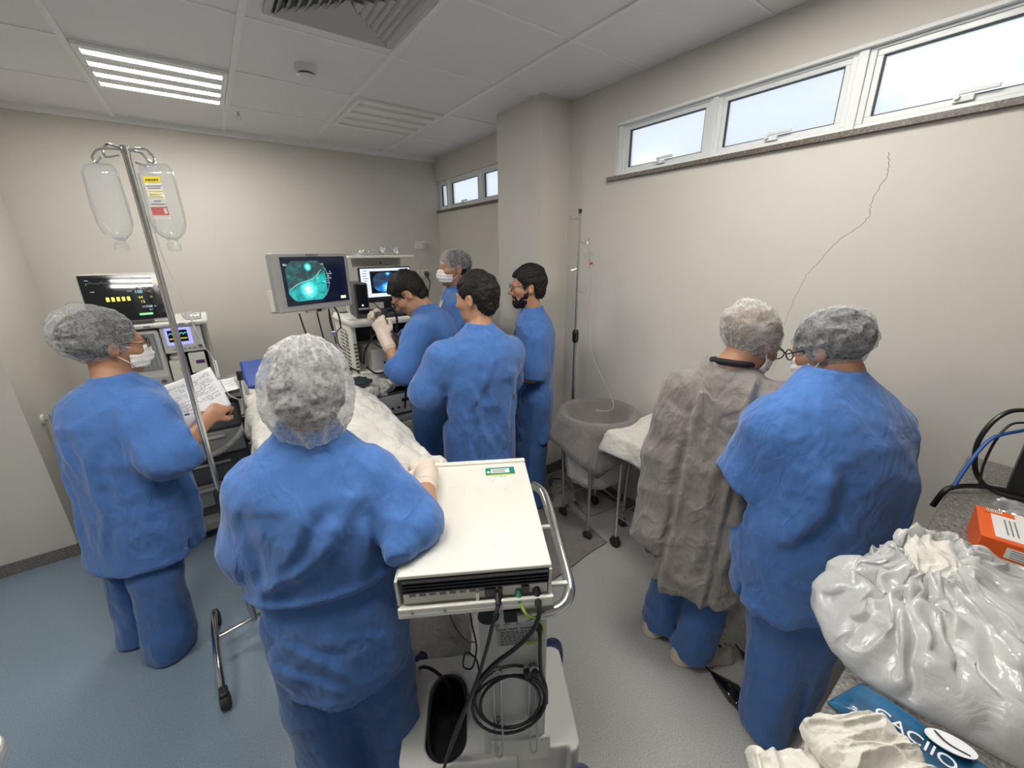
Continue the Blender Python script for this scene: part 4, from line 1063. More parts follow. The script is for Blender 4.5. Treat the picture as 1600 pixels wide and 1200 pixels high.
# ---- drip stand with two bags
PX, PY = -.140, 1.925
t = thing('drip_stand', 'chrome drip stand with two hanging infusion bags beside the reading nurse', 'drip stand', (PX, PY, 0))
MB().cyl((0, 0, .72), (0, 0, 2.095), .0105, 16).build('pole', M_CHROME, t, smooth=True)
MB().cyl((0, 0, .10), (0, 0, .74), .0135, 16).build('lower_tube', M_STEEL, t, smooth=True)
MB().lathe((0, 0, 0), [(.013, .70), (.021, .71), (.022, .80), (.017, .815), (.012, .82)], 18).build('height_lock', M_BLACK, t, smooth=True)
MB().tube(spline([(0, 0, .115), (-.05, -.006, .108), (-.15, -.018, .105)], 6), .011, 10).tube(spline([(0, 0, .115), (.05, .006, .108), (.15, .018, .105)], 6), .011, 10).build('cross_tube', M_CHROME, t, smooth=True)
for sx in (-1, 1):
    dx = sx * .150
    MB().tube(spline([(dx - .008, .185, .085), (dx - .004, .12, .108), (dx, 0, .118), (dx + .006, -.16, .112), (dx + .012, -.28, .085)], 8), .0135, 12).build('foot_bar', M_CHROME, t, smooth=True)
    for yy, xo in ((.20, -.008), (-.30, .013)):
        c = MB(); c.cyl((dx + xo - .017, yy, .032), (dx + xo + .017, yy, .032), .032, 20); c.box((dx + xo, yy * .96, .064), (.030, .050, .030))
        c.build('caster', M_RUBBER, t, .006)
hk = []
for ang, L_ in ((146, .098), (-30, .072), (232, .07), (52, .07)):
    a = math.radians(ang); d = Vector((math.cos(a), math.sin(a), 0)); e = Vector((-d.y, d.x, 0))
    p = [Vector((0, 0, 2.082)), d * L_ * .75 + Vector((0, 0, 2.086)), d * L_ * 1.0 + Vector((0, 0, 2.074)), d * L_ * 1.12 + Vector((0, 0, 2.058)), d * L_ * 1.02 + Vector((0, 0, 2.046)), d * L_ * .68 + e * .02 + Vector((0, 0, 2.056))]
    MB().tube(spline(p, 5), .0034, 8).build('hook', M_CHROME, t, smooth=True); hk.append(Vector((PX, PY, 0)) + p[4])
MB().lathe((0, 0, 0), [(.012, 2.068), (.013, 2.09), (.006, 2.094)], 16).build('pole_cap', M_CHROME, t, smooth=True)
def infusion_bag(top, right, label, fluid, lab):
    R = Vector(right).normalized(); n_ = Vector((R.y, -R.x, 0)); up = Vector((0, 0, 1))
    M = Matrix(((R.x, n_.x, 0, top.x), (R.y, n_.y, 0, top.y), (0, 0, 1, top.z), (0, 0, 0, 1)))      # x right, y towards viewer, z up
    def f(q):
        x, y, z = q[:, 0], q[:, 1], q[:, 2]
        taper = np.interp(z, [-.215, -.195, -.165, -.03, -.012], [.012, .036, .050, .050, .040]).astype(F4)
        thick = np.interp(z, [-.215, -.19, -.12, -.03, -.008], [.012, .021, .026, .016, .003]).astype(F4)
        d = ((np.abs(x) / taper) ** 3.2 + (np.abs(y) / thick) ** 2.2) ** (1 / 2.6) - 1
        d = d * np.minimum(taper, thick)
        return np.maximum(d, np.maximum(z + .006, -.215 - z)) - .0012 * (noise3(q, (40, 40, 25), 5) - .5)
    o = solid('infusion_bag', f, (-.07, -.045, -.235), (.07, .045, .015), .004, M_CLEAR); o.matrix_world = M @ Matrix.Scale(1.14, 4)
    tag(o, label, 'infusion bag', 'hanging infusion bags')
    ol = [(-.040, -.012), (-.050, -.035), (-.051, -.10), (-.051, -.165), (-.040, -.193), (-.016, -.208), (.016, -.208), (.040, -.193), (.051, -.165), (.051, -.10), (.050, -.035), (.040, -.012), (0, -.009)]
    MB().tube(spline([(x, 0, z) for x, z in ol + ol[:1]], 4), .0022, 6).build('welded_edge', M_CLEAR, o, smooth=True)
    MB().lathe((0, 0, 0), [(.011, -.205), (.012, -.222), (.0165, -.224), (.0165, -.243), (.013, -.246)], 18).build('port', M_CLEAR, o, smooth=True)
    MB().tube(spline([(-.010, 0, -.008), (-.007, 0, .012), (0, 0, .022), (.007, 0, .012), (.010, 0, -.008)], 6), .0016, 6).build('hanger_loop', M_CLEAR, o, smooth=True)
    if lab:
        yy = .0262
        MB().box((.003, yy - .004, -.100), (.048, .0010, .112)).build('label', M_LABELW, o)
        lb = o.children[-1]
        MB().box((.003, yy - .0030, -.0515), (.048, .0008, .016)).build('heading_band', M_YELLOW, lb)
        MB().box((.003, yy - .0030, -.1345), (.048, .0008, .022)).build('red_band', M_RED, lb)
        F = frame((.003, yy - .0024, -.0530), (1, 0, 0), (0, 0, 1)) @ Matrix.Rotation(0, 4, 'X')
        def tx(s_, z, size, m, x=.003): lettering(s_, size, Matrix(((1, 0, 0, x), (0, 0, -1, yy - .0024 if True else 0), (0, 1, 0, z), (0, 0, 0, 1))) @ Matrix.Rotation(PI, 4, 'Y'), m, lb, depth=.0001)
        for z, w, m in ((-.0525, .038, M_INK), (-.068, .042, M_GREYINK), (-.074, .036, M_GREYINK), (-.082, .040, M_YELLOW), (-.089, .034, M_YELLOW), (-.096, .038, M_YELLOW), (-.108, .018, M_BLUEINK), (-.116, .040, M_GREYINK)):
            k = MB(); x = -w / 2
            while x < w / 2:
                g_ = random.uniform(.0015, .005); k.box((.003 + x + g_ / 2, yy - .0026, z), (g_, .0004, .0030 if m is not M_INK else .0050)); x += g_ + .0012
            k.build('print', m, lb)
        MB().box((.020, yy - .0026, -.1345), (.009, .0004, .014)).build('mark', M_LABELW, lb)
    return o
rdir = _r
infusion_bag(hk[0] + Vector((0, 0, .004)), (rdir.x, rdir.y, 0), 'clear unlabelled infusion bag on the left hook of the drip stand', True, False)
infusion_bag(hk[1] + Vector((0, 0, .004)), (rdir.x, rdir.y, 0), 'clear infusion bag with yellow and red label on the right hook', True, True)
# giving set: drip chamber and line down to the bed
t = thing('infusion_line', 'clear infusion line running from the hanging bag down to the bed', 'tubing', (-.121, 1.92, 1.87))
MB().lathe((0, 0, 0), [(.003, .02), (.0085, .012), (.0085, -.03), (.004, -.04)], 14).build('drip_chamber', M_CLEAR, t, smooth=True)
wire('tube', [(0, 0, -.035), (.004, 0, -.12), (.028, .0, -.28), (.05, .0, -.43), (.072, .01, -.50), (.078, .02, -.60), (.10, .2, -.72), (.15, .6, -.86), (.20, .8, -.885)], .0021, M_TUBING, t)
MB().box((.075, .015, -.545), (.012, .010, .07)).build('roller_clamp', M_WHITE, t, .003)

# ---- papers in the nurse's hand
M_PAPER = bpy.data.materials.new('printed_paper'); M_PAPER.use_nodes = True
n, l = nodes_of(M_PAPER); b = n['Principled BSDF']; b.inputs['Roughness'].default_value = .7
tc = n.new('ShaderNodeTexCoord'); sp = n.new('ShaderNodeSeparateXYZ'); l.new(tc.outputs['UV'], sp.inputs[0])
def mth(op, a, bb, c=None):
    q = n.new('ShaderNodeMath'); q.operation = op
    for i, v in enumerate((a, bb, c)):
        if v is None: continue
        if isinstance(v, (int, float)): q.inputs[i].default_value = v
        else: l.new(v, q.inputs[i])
    return q.outputs[0]
row = mth('MULTIPLY', sp.outputs['Y'], 30.0); fr_ = mth('FRACT', row, None); line = mth('LESS_THAN', fr_, .42)
rid = mth('FLOOR', row, None)
cx_ = n.new('ShaderNodeCombineXYZ'); l.new(mth('MULTIPLY', sp.outputs['X'], 26.0), cx_.inputs[0]); l.new(mth('MULTIPLY', rid, 3.7), cx_.inputs[1])
nz = n.new('ShaderNodeTexNoise'); nz.inputs['Scale'].default_value = 1.3; nz.inputs['Detail'].default_value = 2; l.new(cx_.outputs[0], nz.inputs['Vector'])
cx2 = n.new('ShaderNodeCombineXYZ'); l.new(mth('MULTIPLY', sp.outputs['X'], 1.6), cx2.inputs[0]); l.new(mth('MULTIPLY', rid, 1.9), cx2.inputs[1])
nz2 = n.new('ShaderNodeTexNoise'); nz2.inputs['Scale'].default_value = 1.0; l.new(cx2.outputs[0], nz2.inputs['Vector'])
wd = mth('GREATER_THAN', nz.outputs['Fac'], .47); pr = mth('GREATER_THAN', nz2.outputs['Fac'], .45)
mx1 = mth('MULTIPLY', mth('GREATER_THAN', sp.outputs['X'], .08), mth('LESS_THAN', sp.outputs['X'], .92))
my1 = mth('MULTIPLY', mth('GREATER_THAN', sp.outputs['Y'], .30), mth('LESS_THAN', sp.outputs['Y'], .93))
ink = mth('MULTIPLY', mth('MULTIPLY', line, wd), mth('MULTIPLY', pr, mth('MULTIPLY', mx1, my1)))
mx = n.new('ShaderNodeMix'); mx.data_type = 'RGBA'; mx.inputs[6].default_value = (.80, .79, .80, 1); mx.inputs[7].default_value = (.16, .16, .18, 1)
l.new(ink, mx.inputs['Factor']); l.new(mx.outputs[2], b.inputs['Base Color'])
def sheet(name, c, m, label, cat, parent=None, bend=.012, nx=10, ny=12, th=.0006):
    """paper through four corners (top left, top right, bottom right, bottom left)"""
    c = [Vector(q) for q in c]; nrm = (c[1] - c[0]).cross(c[3] - c[0]).normalized()
    me = bpy.data.meshes.new(name); V = []; Fc = []; uv = []
    for j in range(ny + 1):
        for i in range(nx + 1):
            s_, t_ = i / nx, j / ny
            p = (c[0] * (1 - s_) + c[1] * s_) * (1 - t_) + (c[3] * (1 - s_) + c[2] * s_) * t_
            V.append(p + nrm * bend * (math.sin(s_ * PI) * .8 + .5 * math.sin(t_ * PI * 1.5 + s_ * 2))); uv.append((s_, 1 - t_))
    for j in range(ny):
        for i in range(nx):
            a = j * (nx + 1) + i; Fc.append((a, a + 1, a + nx + 2, a + nx + 1))
    me.from_pydata(V, [], Fc); u = me.uv_layers.new(name='uv')
    for lp in me.loops: u.data[lp.index].uv = uv[lp.vertex_index]
    me.materials.append(m); o = link(name, me, parent, True)
    sd = o.modifiers.new('thickness', 'SOLIDIFY'); sd.thickness = th
    if cat: tag(o, label, cat)
    return o
sheet('printed_form', [(-.262, 2.205, 1.222), (-.075, 2.265, 1.268), (-.030, 2.150, 1.105), (-.215, 2.085, 1.045)], M_PAPER, 'printed white form held by the nurse beside the drip stand', 'paper')
sheet('loose_paper', [(-.115, 3.00, 1.02), (.03, 3.10, 1.005), (.03, 2.86, .985), (-.12, 2.80, .985)], M_PAPER, 'second printed sheet lying on the anaesthesia machine worktop', 'paper', bend=.004)
t = MB().tube([(-.185, 2.055, 1.125), (-.088, 2.150, 1.098)], .0035, 8).build('pen', M_WHITE, None, smooth=True); tag(t, 'white pen held against the printed form', 'pen')
MB().tube([(-.190, 2.050, 1.1263), (-.178, 2.062, 1.123)], .004, 8).build('cap', M_BLUEINK, t, smooth=True)

# ---- medical gas outlet on the side wall
t = thing('gas_outlet', 'green medical gas valve on the left side wall behind the nurse', 'wall outlet', (XL, 3.455, .835))
MB().cyl((0, 0, 0), (.012, 0, 0), .03, 18).build('wall_plate', M_WHITE, t, .002)
MB().cyl((.012, 0, 0), (.05, 0, 0), .012, 12).build('nipple', M_CHROME, t, smooth=True)
MB().lathe((.058, 0, 0), [(.022, .03), (.027, .024), (.027, .006), (.022, .0)], 14).build('hand_wheel', mat('pale_green', (.25, .38, .32), .4), t, smooth=True)
MB().lathe((.058, 0, 0), [(.020, .0), (.022, -.02), (.020, -.04), (.017, -.055)], 14).build('valve_body', M_GREENP, t, smooth=True)

# ---- anaesthesia machine
AM = thing('anaesthesia_machine', 'grey anaesthesia machine with vaporisers against the back wall', 'medical machine', (-.33, 3.30, 0))
M_MACH = mat('machine_grey', (.62, .61, .58), .42); M_MACHD = mat('machine_dark', (.085, .085, .09), .45); M_MACHM = mat('machine_mid', (.30, .30, .29), .45)
def part(mb, name, m, parent=AM, bevel=.004, smooth=False): return mb.build(name, m, parent, bevel, smooth)
part(MB().box((.0, .22, 1.17), (.50, .36, .36)), 'upper_housing', M_MACH, bevel=.012)
part(MB().box((.0, .10, 1.362), (.54, .48, .026)), 'top_shelf', M_MACH, bevel=.01)
k = MB(); 
for dx in (-.02, .10, .14, .19): k.box((dx, -.142, 1.362), (.03, .004, .010))
part(k, 'shelf_label', M_GREYINK, bevel=0)
# flowmeter block with glass tubes and three knobs
fl = part(MB().box((-.075, -.03, 1.15), (.19, .16, .37)), 'flowmeter_block', M_MACH, bevel=.02)
MB().box((-.060, -.112, 1.205), (.115, .008, .225)).build('window', mat('flow_window', (.28, .29, .29), .12), fl, .006)
for q in range(5): MB().cyl((-.105 + q * .022, -.117, 1.11), (-.105 + q * .022, -.117, 1.30), .005, 8).build('flow_tube', M_TUBING, fl, smooth=True)
MB().box((-.060, -.112, 1.025), (.15, .012, .062)).build('knob_panel', M_GREY, fl, .004)
for q in range(3):
    MB().cyl((-.108 + q * .047, -.118, 1.025), (-.108 + q * .047, -.150, 1.025), .018, 20, .015).build('knob', M_CHROME, fl, .002)
# ventilator panel with small screen
vp = part(MB().box((.125, -.03, 1.265), (.20, .16, .165)), 'ventilator_panel', M_MACH, bevel=.008)
MB().box((.110, -.113, 1.285), (.125, .006, .105)).build('screen', emis('lilac_screen', (.42, .42, .95), .55), vp)
MB().box((.107, -.117, 1.288), (.095, .003, .072)).build('plot', M_SCRDARK, vp)
for z, m in ((1.297, emis('trace_teal', (.1, .8, .7), .7)), (1.270, M_TXTY)):
    pts = [(.064 + .086 * q / 40, -.1195, z + (.010 * abs(math.sin(q * .38)) if z > 1.28 else .004 * (q % 3 > 0))) for q in range(41)]
    MB().tube(pts, .0016, 4).build('trace', m, vp)
for q in range(4): MB().cyl((.198, -.112, 1.322 - q * .02), (.198, -.118, 1.322 - q * .02), .005, 10).build('button', M_GREY, vp)
MB().cyl((.205, -.112, 1.218), (.205, -.132, 1.218), .013, 18).build('dial', M_CHROME, vp, .002)
for q in range(5): MB().box((.075 + q * .024, -.113, 1.205), (.012, .004, .006)).build('key', M_GREYINK, vp)
part(MB().box((.235, .12, 1.10), (.012, .38, .55)), 'side_plate', M_MACHM)
part(MB().box((.125, .05, 1.09), (.20, .02, .19)), 'recess', M_MACHD)
for q, (dx, m) in enumerate(((.070, M_YELLOW), (.170, mat('purple_label', (.12, .02, .16), .5)))):
    v = part(MB().box((dx, -.03, 1.07 + q * .035), (.085, .13, .13)).lathe((dx, -.03, 1.135 + q * .035), [(.040, 0), (.042, .018), (.034, .026), (.030, .040)], 18), 'vaporiser', M_CREAM, bevel=.006)
    MB().box((dx + .012, -.097, 1.075 + q * .035), (.045 if q else .02, .004, .022)).build('band', m, v)
# worktop, drawers, base
part(MB().box((.07, -.16, .935), (.62, .50, .03)), 'worktop', M_MACHM, bevel=.008)
part(MB().box((.18, -.30, .955), (.26, .18, .012)), 'glass_shelf', M_TEALG)
part(MB().box((.05, -.10, .52), (.56, .48, .78)), 'cabinet', M_MACHD, bevel=.01)
for q in range(4):
    d = part(MB().box((.05, -.345, .80 - q * .17), (.53, .02, .15)), 'drawer', M_MACHM if q % 2 else M_MACHD, bevel=.006)
    MB().box((.05, -.360, .845 - q * .17), (.34, .014, .018)).build('handle', M_GREY, d, .004)
k = MB()
for q in range(7): k.box((.325, -.20, .60 + q * .018), (.006, .12, .007))
part(k, 'vent_slots', M_MACHM, bevel=0)
part(MB().box((.05, -.12, .11), (.62, .58, .08)), 'base', M_MACHM, bevel=.02)
for sx in (-.22, .32):
    for sy in (-.36, .12): part(MB().cyl((sx - .02, sy, .04), (sx + .02, sy, .04), .04, 18).box((sx, sy, .075), (.05, .06, .02)), 'caster', M_RUBBER)
MB().cyl((.16, -.30, .955), (.16, -.30, .99), .05, 24).build('absorber_lid', M_GREENP, AM, .004)
# corrugated hose
hp_ = spline([(.02, 3.05, .99), (.035, 2.86, 1.01), (.05, 2.80, .93), (.025, 2.82, .80), (-.04, 2.86, .68), (-.15, 2.88, .60), (-.30, 2.92, .56)], 26)
hr = [.0175 + .0035 * math.cos(i * PI) for i in range(len(hp_))]
o = MB().tube(hp_, hr, 14).build('breathing_hose', M_GREY, None, smooth=False); tag(o, 'grey corrugated breathing hose looping off the anaesthesia machine', 'hose')
wire('monitor_cable', [(-.605, 3.30, 1.51), (-.66, 3.31, 1.515), (-.68, 3.32, 1.49), (-.64, 3.32, 1.475), (-.59, 3.31, 1.482)], .0025, M_GREY); tag(bpy.data.objects['monitor_cable'], 'thin grey cable looped at the left edge of the patient monitor', 'cable')

# ---- patient monitor on top of the machine
PM = thing('patient_monitor', 'wide dark patient monitor on top of the anaesthesia machine', 'monitor', (-.400, 3.20, 1.376))
Mt = Matrix.Translation((0, 0, .02)) @ Matrix.Rotation(math.radians(6), 4, 'Z') @ Matrix.Rotation(math.radians(-11.9), 4, 'X')
def onm(o, M=Mt): o.matrix_local = M @ o.matrix_local; return o
onm(MB().box((0, .026, .137), (.375, .045, .275)).build('casing', M_WHITE, PM, .014))
onm(MB().box((0, .0015, .137), (.362, .006, .262)).build('bezel', mat('glossy_black_bezel', (.012, .013, .015), .10), PM, .006))
sc_ = onm(MB().box((-.020, -.0022, .140), (.290, .002, .225)).build('screen', mat('black_glass', (.010, .011, .013), .05, coat=.6), PM))
def ptx(s_, x, z, size, m, al='LEFT'):
    lettering(s_, size, Matrix(((1, 0, 0, x), (0, 0, -1, -.0036), (0, 1, 0, z), (0, 0, 0, 1))), m, sc_, depth=.0001, align=al)
for s_, x, z, size, m in (('100', .035, .165, .024, M_TXTB), ('98', .090, .165, .016, M_GREYINK), ('44', .045, .133, .021, M_TXTY), ('15', .050, .108, .021, M_TXTY), ('117/68', .050, .078, .017, M_TXT), ('64', .105, .078, .010, M_TXT), ('22', .098, .133, .011, M_TXTY), ('36.1', .078, .060, .011, M_TXTB), ('ECG', -.155, .238, .007, M_TXT), ('II', -.155, .215, .007, M_TXT), ('SpO2', -.145, .176, .007, M_TXT), ('mmHg', .005, .172, .007, M_TXT)): ptx(s_, x, z, size, m)
k = MB()
for q in range(5): k.hexa([(-.085 + q * .022 + a, -.0036, b) for a, b in ((0, .118), (.013, .118), (.013, .118), (0, .118))] + [(-.085 + q * .022 + a, -.0036, b) for a, b in ((.003, .142), (.015, .142), (.015, .142), (.003, .142))]) if False else k.box((-.085 + q * .022, -.0036, .130), (.014, .0008, .024))
k.build('capnogram', M_TXTY, sc_)
MB().tube([(-.155 + q * .005, -.0036, .222 + (.010 if q % 9 == 4 else 0)) for q in range(36)], .0008, 4).build('trace', mat('dim_trace', (.02, .02, .02), .4, emit=(.3, .35, .32), estr=.3), sc_)
MB().box((.060, -.0036, .036), (.060, .0008, .012)).build('green_key', M_TXTG, sc_)
for q in range(4): onm(MB().cyl((.153, .0, .19 - q * .030), (.153, -.004, .19 - q * .030), .008, 14).build('button', M_DGREY, PM))
onm(MB().box((.152, -.002, .218), (.018, .003, .008)).build('alarm_key', M_TXTY, PM))
onm(MB().cyl((.150, .0, .045), (.150, -.016, .045), .015, 20).build('knob', M_BLACK, PM, .003))
onm(lettering('mindray', .011, Matrix(((1, 0, 0, -.150), (0, 0, -1, -.0022), (0, 1, 0, .262), (0, 0, 0, 1))), M_GREYINK, PM, depth=.0001, align='LEFT'))
MB().box((0, .05, .012), (.16, .12, .024)).build('foot', M_DGREY, PM, .006)
def crumple(name, size, m, seed, label=None, cat=None, loc=(0, 0, 0), rot=0, amp=.02, flat=1.0, group=None):
    sx, sy, sz = size
    def f(q):
        d = ((np.abs(q[:, 0]) / sx) ** 3 + (np.abs(q[:, 1]) / sy) ** 3 + (np.abs((q[:, 2] - sz)) / sz) ** 2.4) ** (1 / 2.8) - 1
        d = d * min(sx, sy, sz) * 1.0
        d = d - amp * (ridged(q, (16, 16, 16), seed) - .45) - amp * .4 * (ridged(q, (38, 38, 38), seed + 1) - .5)
        return smax(d, .002 - q[:, 2], .004)
    k = 1 + amp / min(sx, sy)
    h = max(.004, min(sx, sy) / 18)
    o = solid(name, f, (-sx * k - .02, -sy * k - .02, -.01), (sx * k + .02, sy * k + .02, sz * 2 + amp * 1.6 + .01), h, m)
    o.location = loc; o.rotation_euler = (0, 0, rot)
    if cat: tag(o, label, cat, group)
    return o
M_FILM = mat_clear('crumpled_film', (.80, .81, .82), .45, .22, .10, .5)
crumple('plastic_packet', (.035, .05, .02), M_FILM, 3, 'crumpled clear packet beside the patient monitor on the machine shelf', 'packet', (-.140, 3.26, 1.375), .3, .012)

# ---- operating table, patient bed and drape
OT = thing('operating_table', 'operating table under white sheets in the middle of the room', 'operating table', (.325, 2.32, 0))
MB().box((0, 0, .835), (.50, 1.96, .04)).build('table_top', M_MACHD, OT, .01)
MB().box((0, .02, .895), (.48, 1.92, .08)).build('mattress', mat('blue_vinyl', (.02, .05, .22), .45), OT, .025)
Mh = Matrix.Translation((-.16, .78, .99)) @ Matrix.Rotation(math.radians(22), 4, 'X')
MB().box((0, 0, 0), (.22, .30, .06), M=Mh).build('head_pad', M_NAVY if False else mat('royal_blue_vinyl', (.02, .06, .30), .45), OT, .015)
MB().box((0, 0, .50), (.26, .34, .62)).build('column', M_STEEL, OT, .02)
MB().box((0, 0, .10), (.46, 1.0, .16)).build('base', M_MACHD, OT, .03)
for sx in (-1, 1):
    MB().box((sx * .262, .1, .835), (.012, 1.6, .03)).build('side_rail', M_STEEL, OT, .002)
# arm post clamped to the near-left rail
t = thing('clamp_post', 'chrome clamp post with black grip on the left edge of the operating table', 'clamp post', (.020, 2.60, .835))
MB().cyl((0, 0, .0), (.012, 0, .27), .011, 14).build('post', M_CHROME, t, smooth=True)
MB().cyl((.012, 0, .262), (.014, 0, .315), .015, 14).build('grip', M_RUBBER, t, .004)
MB().box((-.002, 0, -.02), (.05, .055, .16)).build('clamp', M_BLACK, t, .006)
MB().cyl((-.01, -.03, .02), (-.01, -.055, .02), .016, 14).build('clamp_knob', M_BLACK, t, .003)

def drape(name, m, X, Y, zf, label, cat, th=.004):
    """cloth as a height field on a fine grid: X, Y parameter lists, zf(x, y) -> point"""
    V = []; Fc = []; nx, ny = len(X), len(Y)
    for y in Y:
        for x in X: V.append(zf(x, y))
    for j in range(ny - 1):
        for i in range(nx - 1):
            a = j * nx + i; Fc.append((a, a + 1, a + nx + 1, a + nx))
    me = bpy.data.meshes.new(name); me.from_pydata(V, [], Fc); me.materials.append(m); o = link(name, me, None, True)
    sd = o.modifiers.new('thickness', 'SOLIDIFY'); sd.thickness = th; sd.offset = 1
    if cat: tag(o, label, cat)
    return o
def n1(x, y, z=0, fr=(6, 6, 6), seed=0): return float(noise3(np.array([[x, y, z]], F4), fr, seed)[0])
def r1(x, y, z=0, fr=(6, 6, 6), seed=0): return float(ridged(np.array([[x, y, z]], F4), fr, seed)[0])
def bedz(u, v):
    """u across (metres from the table's middle, past .31 it hangs), v along from the near end (negative hangs)"""
    hw = .285; over = max(0, abs(u) - hw); dx = (min(abs(u), hw)) * (1 if u > 0 else -1)
    end = max(0, -v); vv = max(0, v)
    body = .16 * math.exp(-((dx - .02) / .15) ** 2) * min(1, vv / .25) * (1 - .35 * min(1, max(0, vv - .9) / .5))
    legs = .06 * math.exp(-((dx - .20) / .08) ** 2) * min(1, vv / .35) * (vv < 1.6)
    z = .945 + body + legs + .050 * (r1(dx + .2 * vv, vv, 0, (5, 3.5, 1), 1) - .5) + .026 * (r1(dx + .4 * vv, vv, 0, (11, 8, 1), 2) - .5) + .010 * (r1(dx - .5 * vv, vv, 0, (22, 18, 1), 3) - .5)
    side = .030 * math.sin(v * 17 + 2 * n1(0, v, 0, (1, 3, 1), 4)) * min(1, over / .15)
    e2 = .035 * math.sin(u * 19 + 2 * n1(u, 0, 0, (3, 1, 1), 5)) * min(1, end / .2)
    z -= over + end * 1.0
    return (.325 + dx + (.012 + side + over * .06) * (1 if u > 0 else -1) * (over > 0), 1.31 + vv - (.012 + e2 + .10 * end) * (end > 0), max(.03, z))
Xs = list(np.linspace(-.285 - .12, -.285, 7)) + list(np.linspace(-.272, .272, 44)) + list(np.linspace(.285, .285 + .24, 13))
Ys = list(np.linspace(-.88, 0, 36)) + list(np.linspace(.02, 1.85, 100))
drape('patient_drape', M_SHEET, Xs, Ys, bedz, 'wrinkled white sheet covering the patient on the operating table', 'sheet')
crumple('folded_drape', (.14, .17, .045), M_SHEET, 8, 'bunched white cloth at the head end of the operating table', 'cloth', (.62, 2.46, .93), .4, .02)
crumple('drape_opening', (.055, .06, .016), mat('dark_teal_opening', (.012, .03, .035), .8), 9, 'dark teal patch standing for the opening in the white drape near the scope cart', 'cloth', (.585, 2.33, 1.035), .2, .008)  # added dark lump stands in for the dark opening in the drape
crumple('white_wrapper', (.06, .11, .016), M_FILM, 10, 'torn white wrapper on the near-left corner of the table', 'packet', (.14, 1.62, .985), .5, .012)

# ---- main endoscopy screen on its arm
C_ = Vector((.497, 2.615, 1.604)); xr_ = Vector((.435, .17, 0)).normalized()
SM = thing('endoscopy_monitor', 'grey framed endoscopy monitor showing a large teal round image', 'monitor', (C_.x, C_.y, C_.z), math.atan2(xr_.y, xr_.x))
w_, h_ = .467, .318
MB().box((0, .03, 0), (w_, .055, h_)).build('casing', mat('silver_grey_plastic', (.40, .395, .385), .4), SM, .010)
MB().box((0, .08, 0), (.30, .05, .22)).build('rear_cover', M_GREY, SM, .015)
s_ = MB().box((.010, .0005, .008), (.395, .006, .262)).build('screen', mat('navy_screen', (.004, .006, .014), .12, emit=(.0015, .003, .010), estr=1.0), SM)
# the picture: cut-off disc of tissue in teal light
M_ENDO = bpy.data.materials.new('endoscope_picture'); M_ENDO.use_nodes = True
n, l = nodes_of(M_ENDO); b = n['Principled BSDF']; b.inputs['Base Color'].default_value = (.01, .02, .02, 1); b.inputs['Roughness'].default_value = .3
tc = n.new('ShaderNodeTexCoord'); mp = n.new('ShaderNodeMapping'); mp.inputs['Scale'].default_value = (1, 1, 1); l.new(tc.outputs['Object'], mp.inputs['Vector'])
sp = n.new('ShaderNodeSeparateXYZ'); l.new(tc.outputs['Object'], sp.inputs[0])
nz = n.new('ShaderNodeTexNoise'); nz.inputs['Scale'].default_value = 26; nz.inputs['Detail'].default_value = 6; nz.inputs['Distortion'].default_value = 1.2; l.new(tc.outputs['Object'], nz.inputs['Vector'])
vo = n.new('ShaderNodeTexNoise'); vo.inputs['Scale'].default_value = 60; vo.inputs['Detail'].default_value = 3; l.new(tc.outputs['Object'], vo.inputs['Vector'])
def mm(op, a, bb):
    q = n.new('ShaderNodeMath'); q.operation = op
    for i, v in enumerate((a, bb)):
        if isinstance(v, (int, float)): q.inputs[i].default_value = v
        else: l.new(v, q.inputs[i])
    return q.outputs[0]
side = mm('SUBTRACT', mm('MULTIPLY', sp.outputs['X'], .42), sp.outputs['Z'])            # positive below the fold line
stp = n.new('ShaderNodeMapRange'); stp.inputs['From Min'].default_value = -.012; stp.inputs['From Max'].default_value = .010; stp.inputs['To Min'].default_value = .24; stp.inputs['To Max'].default_value = .52; l.new(side, stp.inputs['Value'])
def spot(x, z, r, a):
    d = mm('ADD', mm('POWER', mm('SUBTRACT', sp.outputs['X'], x), 2.0), mm('POWER', mm('SUBTRACT', sp.outputs['Z'], z), 2.0))
    return mm('MULTIPLY', mm('MAXIMUM', mm('SUBTRACT', 1.0, mm('DIVIDE', d, r * r)), 0.0), a)
val = mm('ADD', stp.outputs['Result'], mm('MULTIPLY', mm('SUBTRACT', nz.outputs['Fac'], .5), .55))
val = mm('ADD', val, mm('ADD', spot(.0, -.045, .050, .45), spot(.012, .066, .022, .75)))
val = mm('ADD', val, mm('MULTIPLY', mm('GREATER_THAN', vo.outputs['Fac'], .66), mm('MULTIPLY', stp.outputs['Result'], .6)))
rp = n.new('ShaderNodeValToRGB'); e = rp.color_ramp.elements
e[0].position = 0; e[0].color = (.012, .014, .016, 1); e[1].position = 1; e[1].color = (.75, 1.0, .98, 1)
for ps, c in ((.22, (.025, .045, .05, 1)), (.45, (.01, .26, .26, 1)), (.68, (.04, .58, .55, 1)), (.86, (.12, .78, .75, 1))): k = e.new(ps); k.color = c
l.new(val, rp.inputs['Fac']); l.new(rp.outputs['Color'], b.inputs['Emission Color']); b.inputs['Emission Strength'].default_value = .62
poly = []
for a in np.linspace(0, 2 * PI, 64, endpoint=False):
    x, z = .118 * math.cos(a), .118 * math.sin(a)
    x = max(-.103, min(.103, x)); z = max(-.096, min(.096, z)); poly.append((x, z))
o = MB().prism(poly, .0016, M=Matrix(((1, 0, 0, 0), (0, 0, -1, 0), (0, 1, 0, 0), (0, 0, 0, 1)))).build('picture', M_ENDO, s_); o.location = (-.052, -.0026, .008)
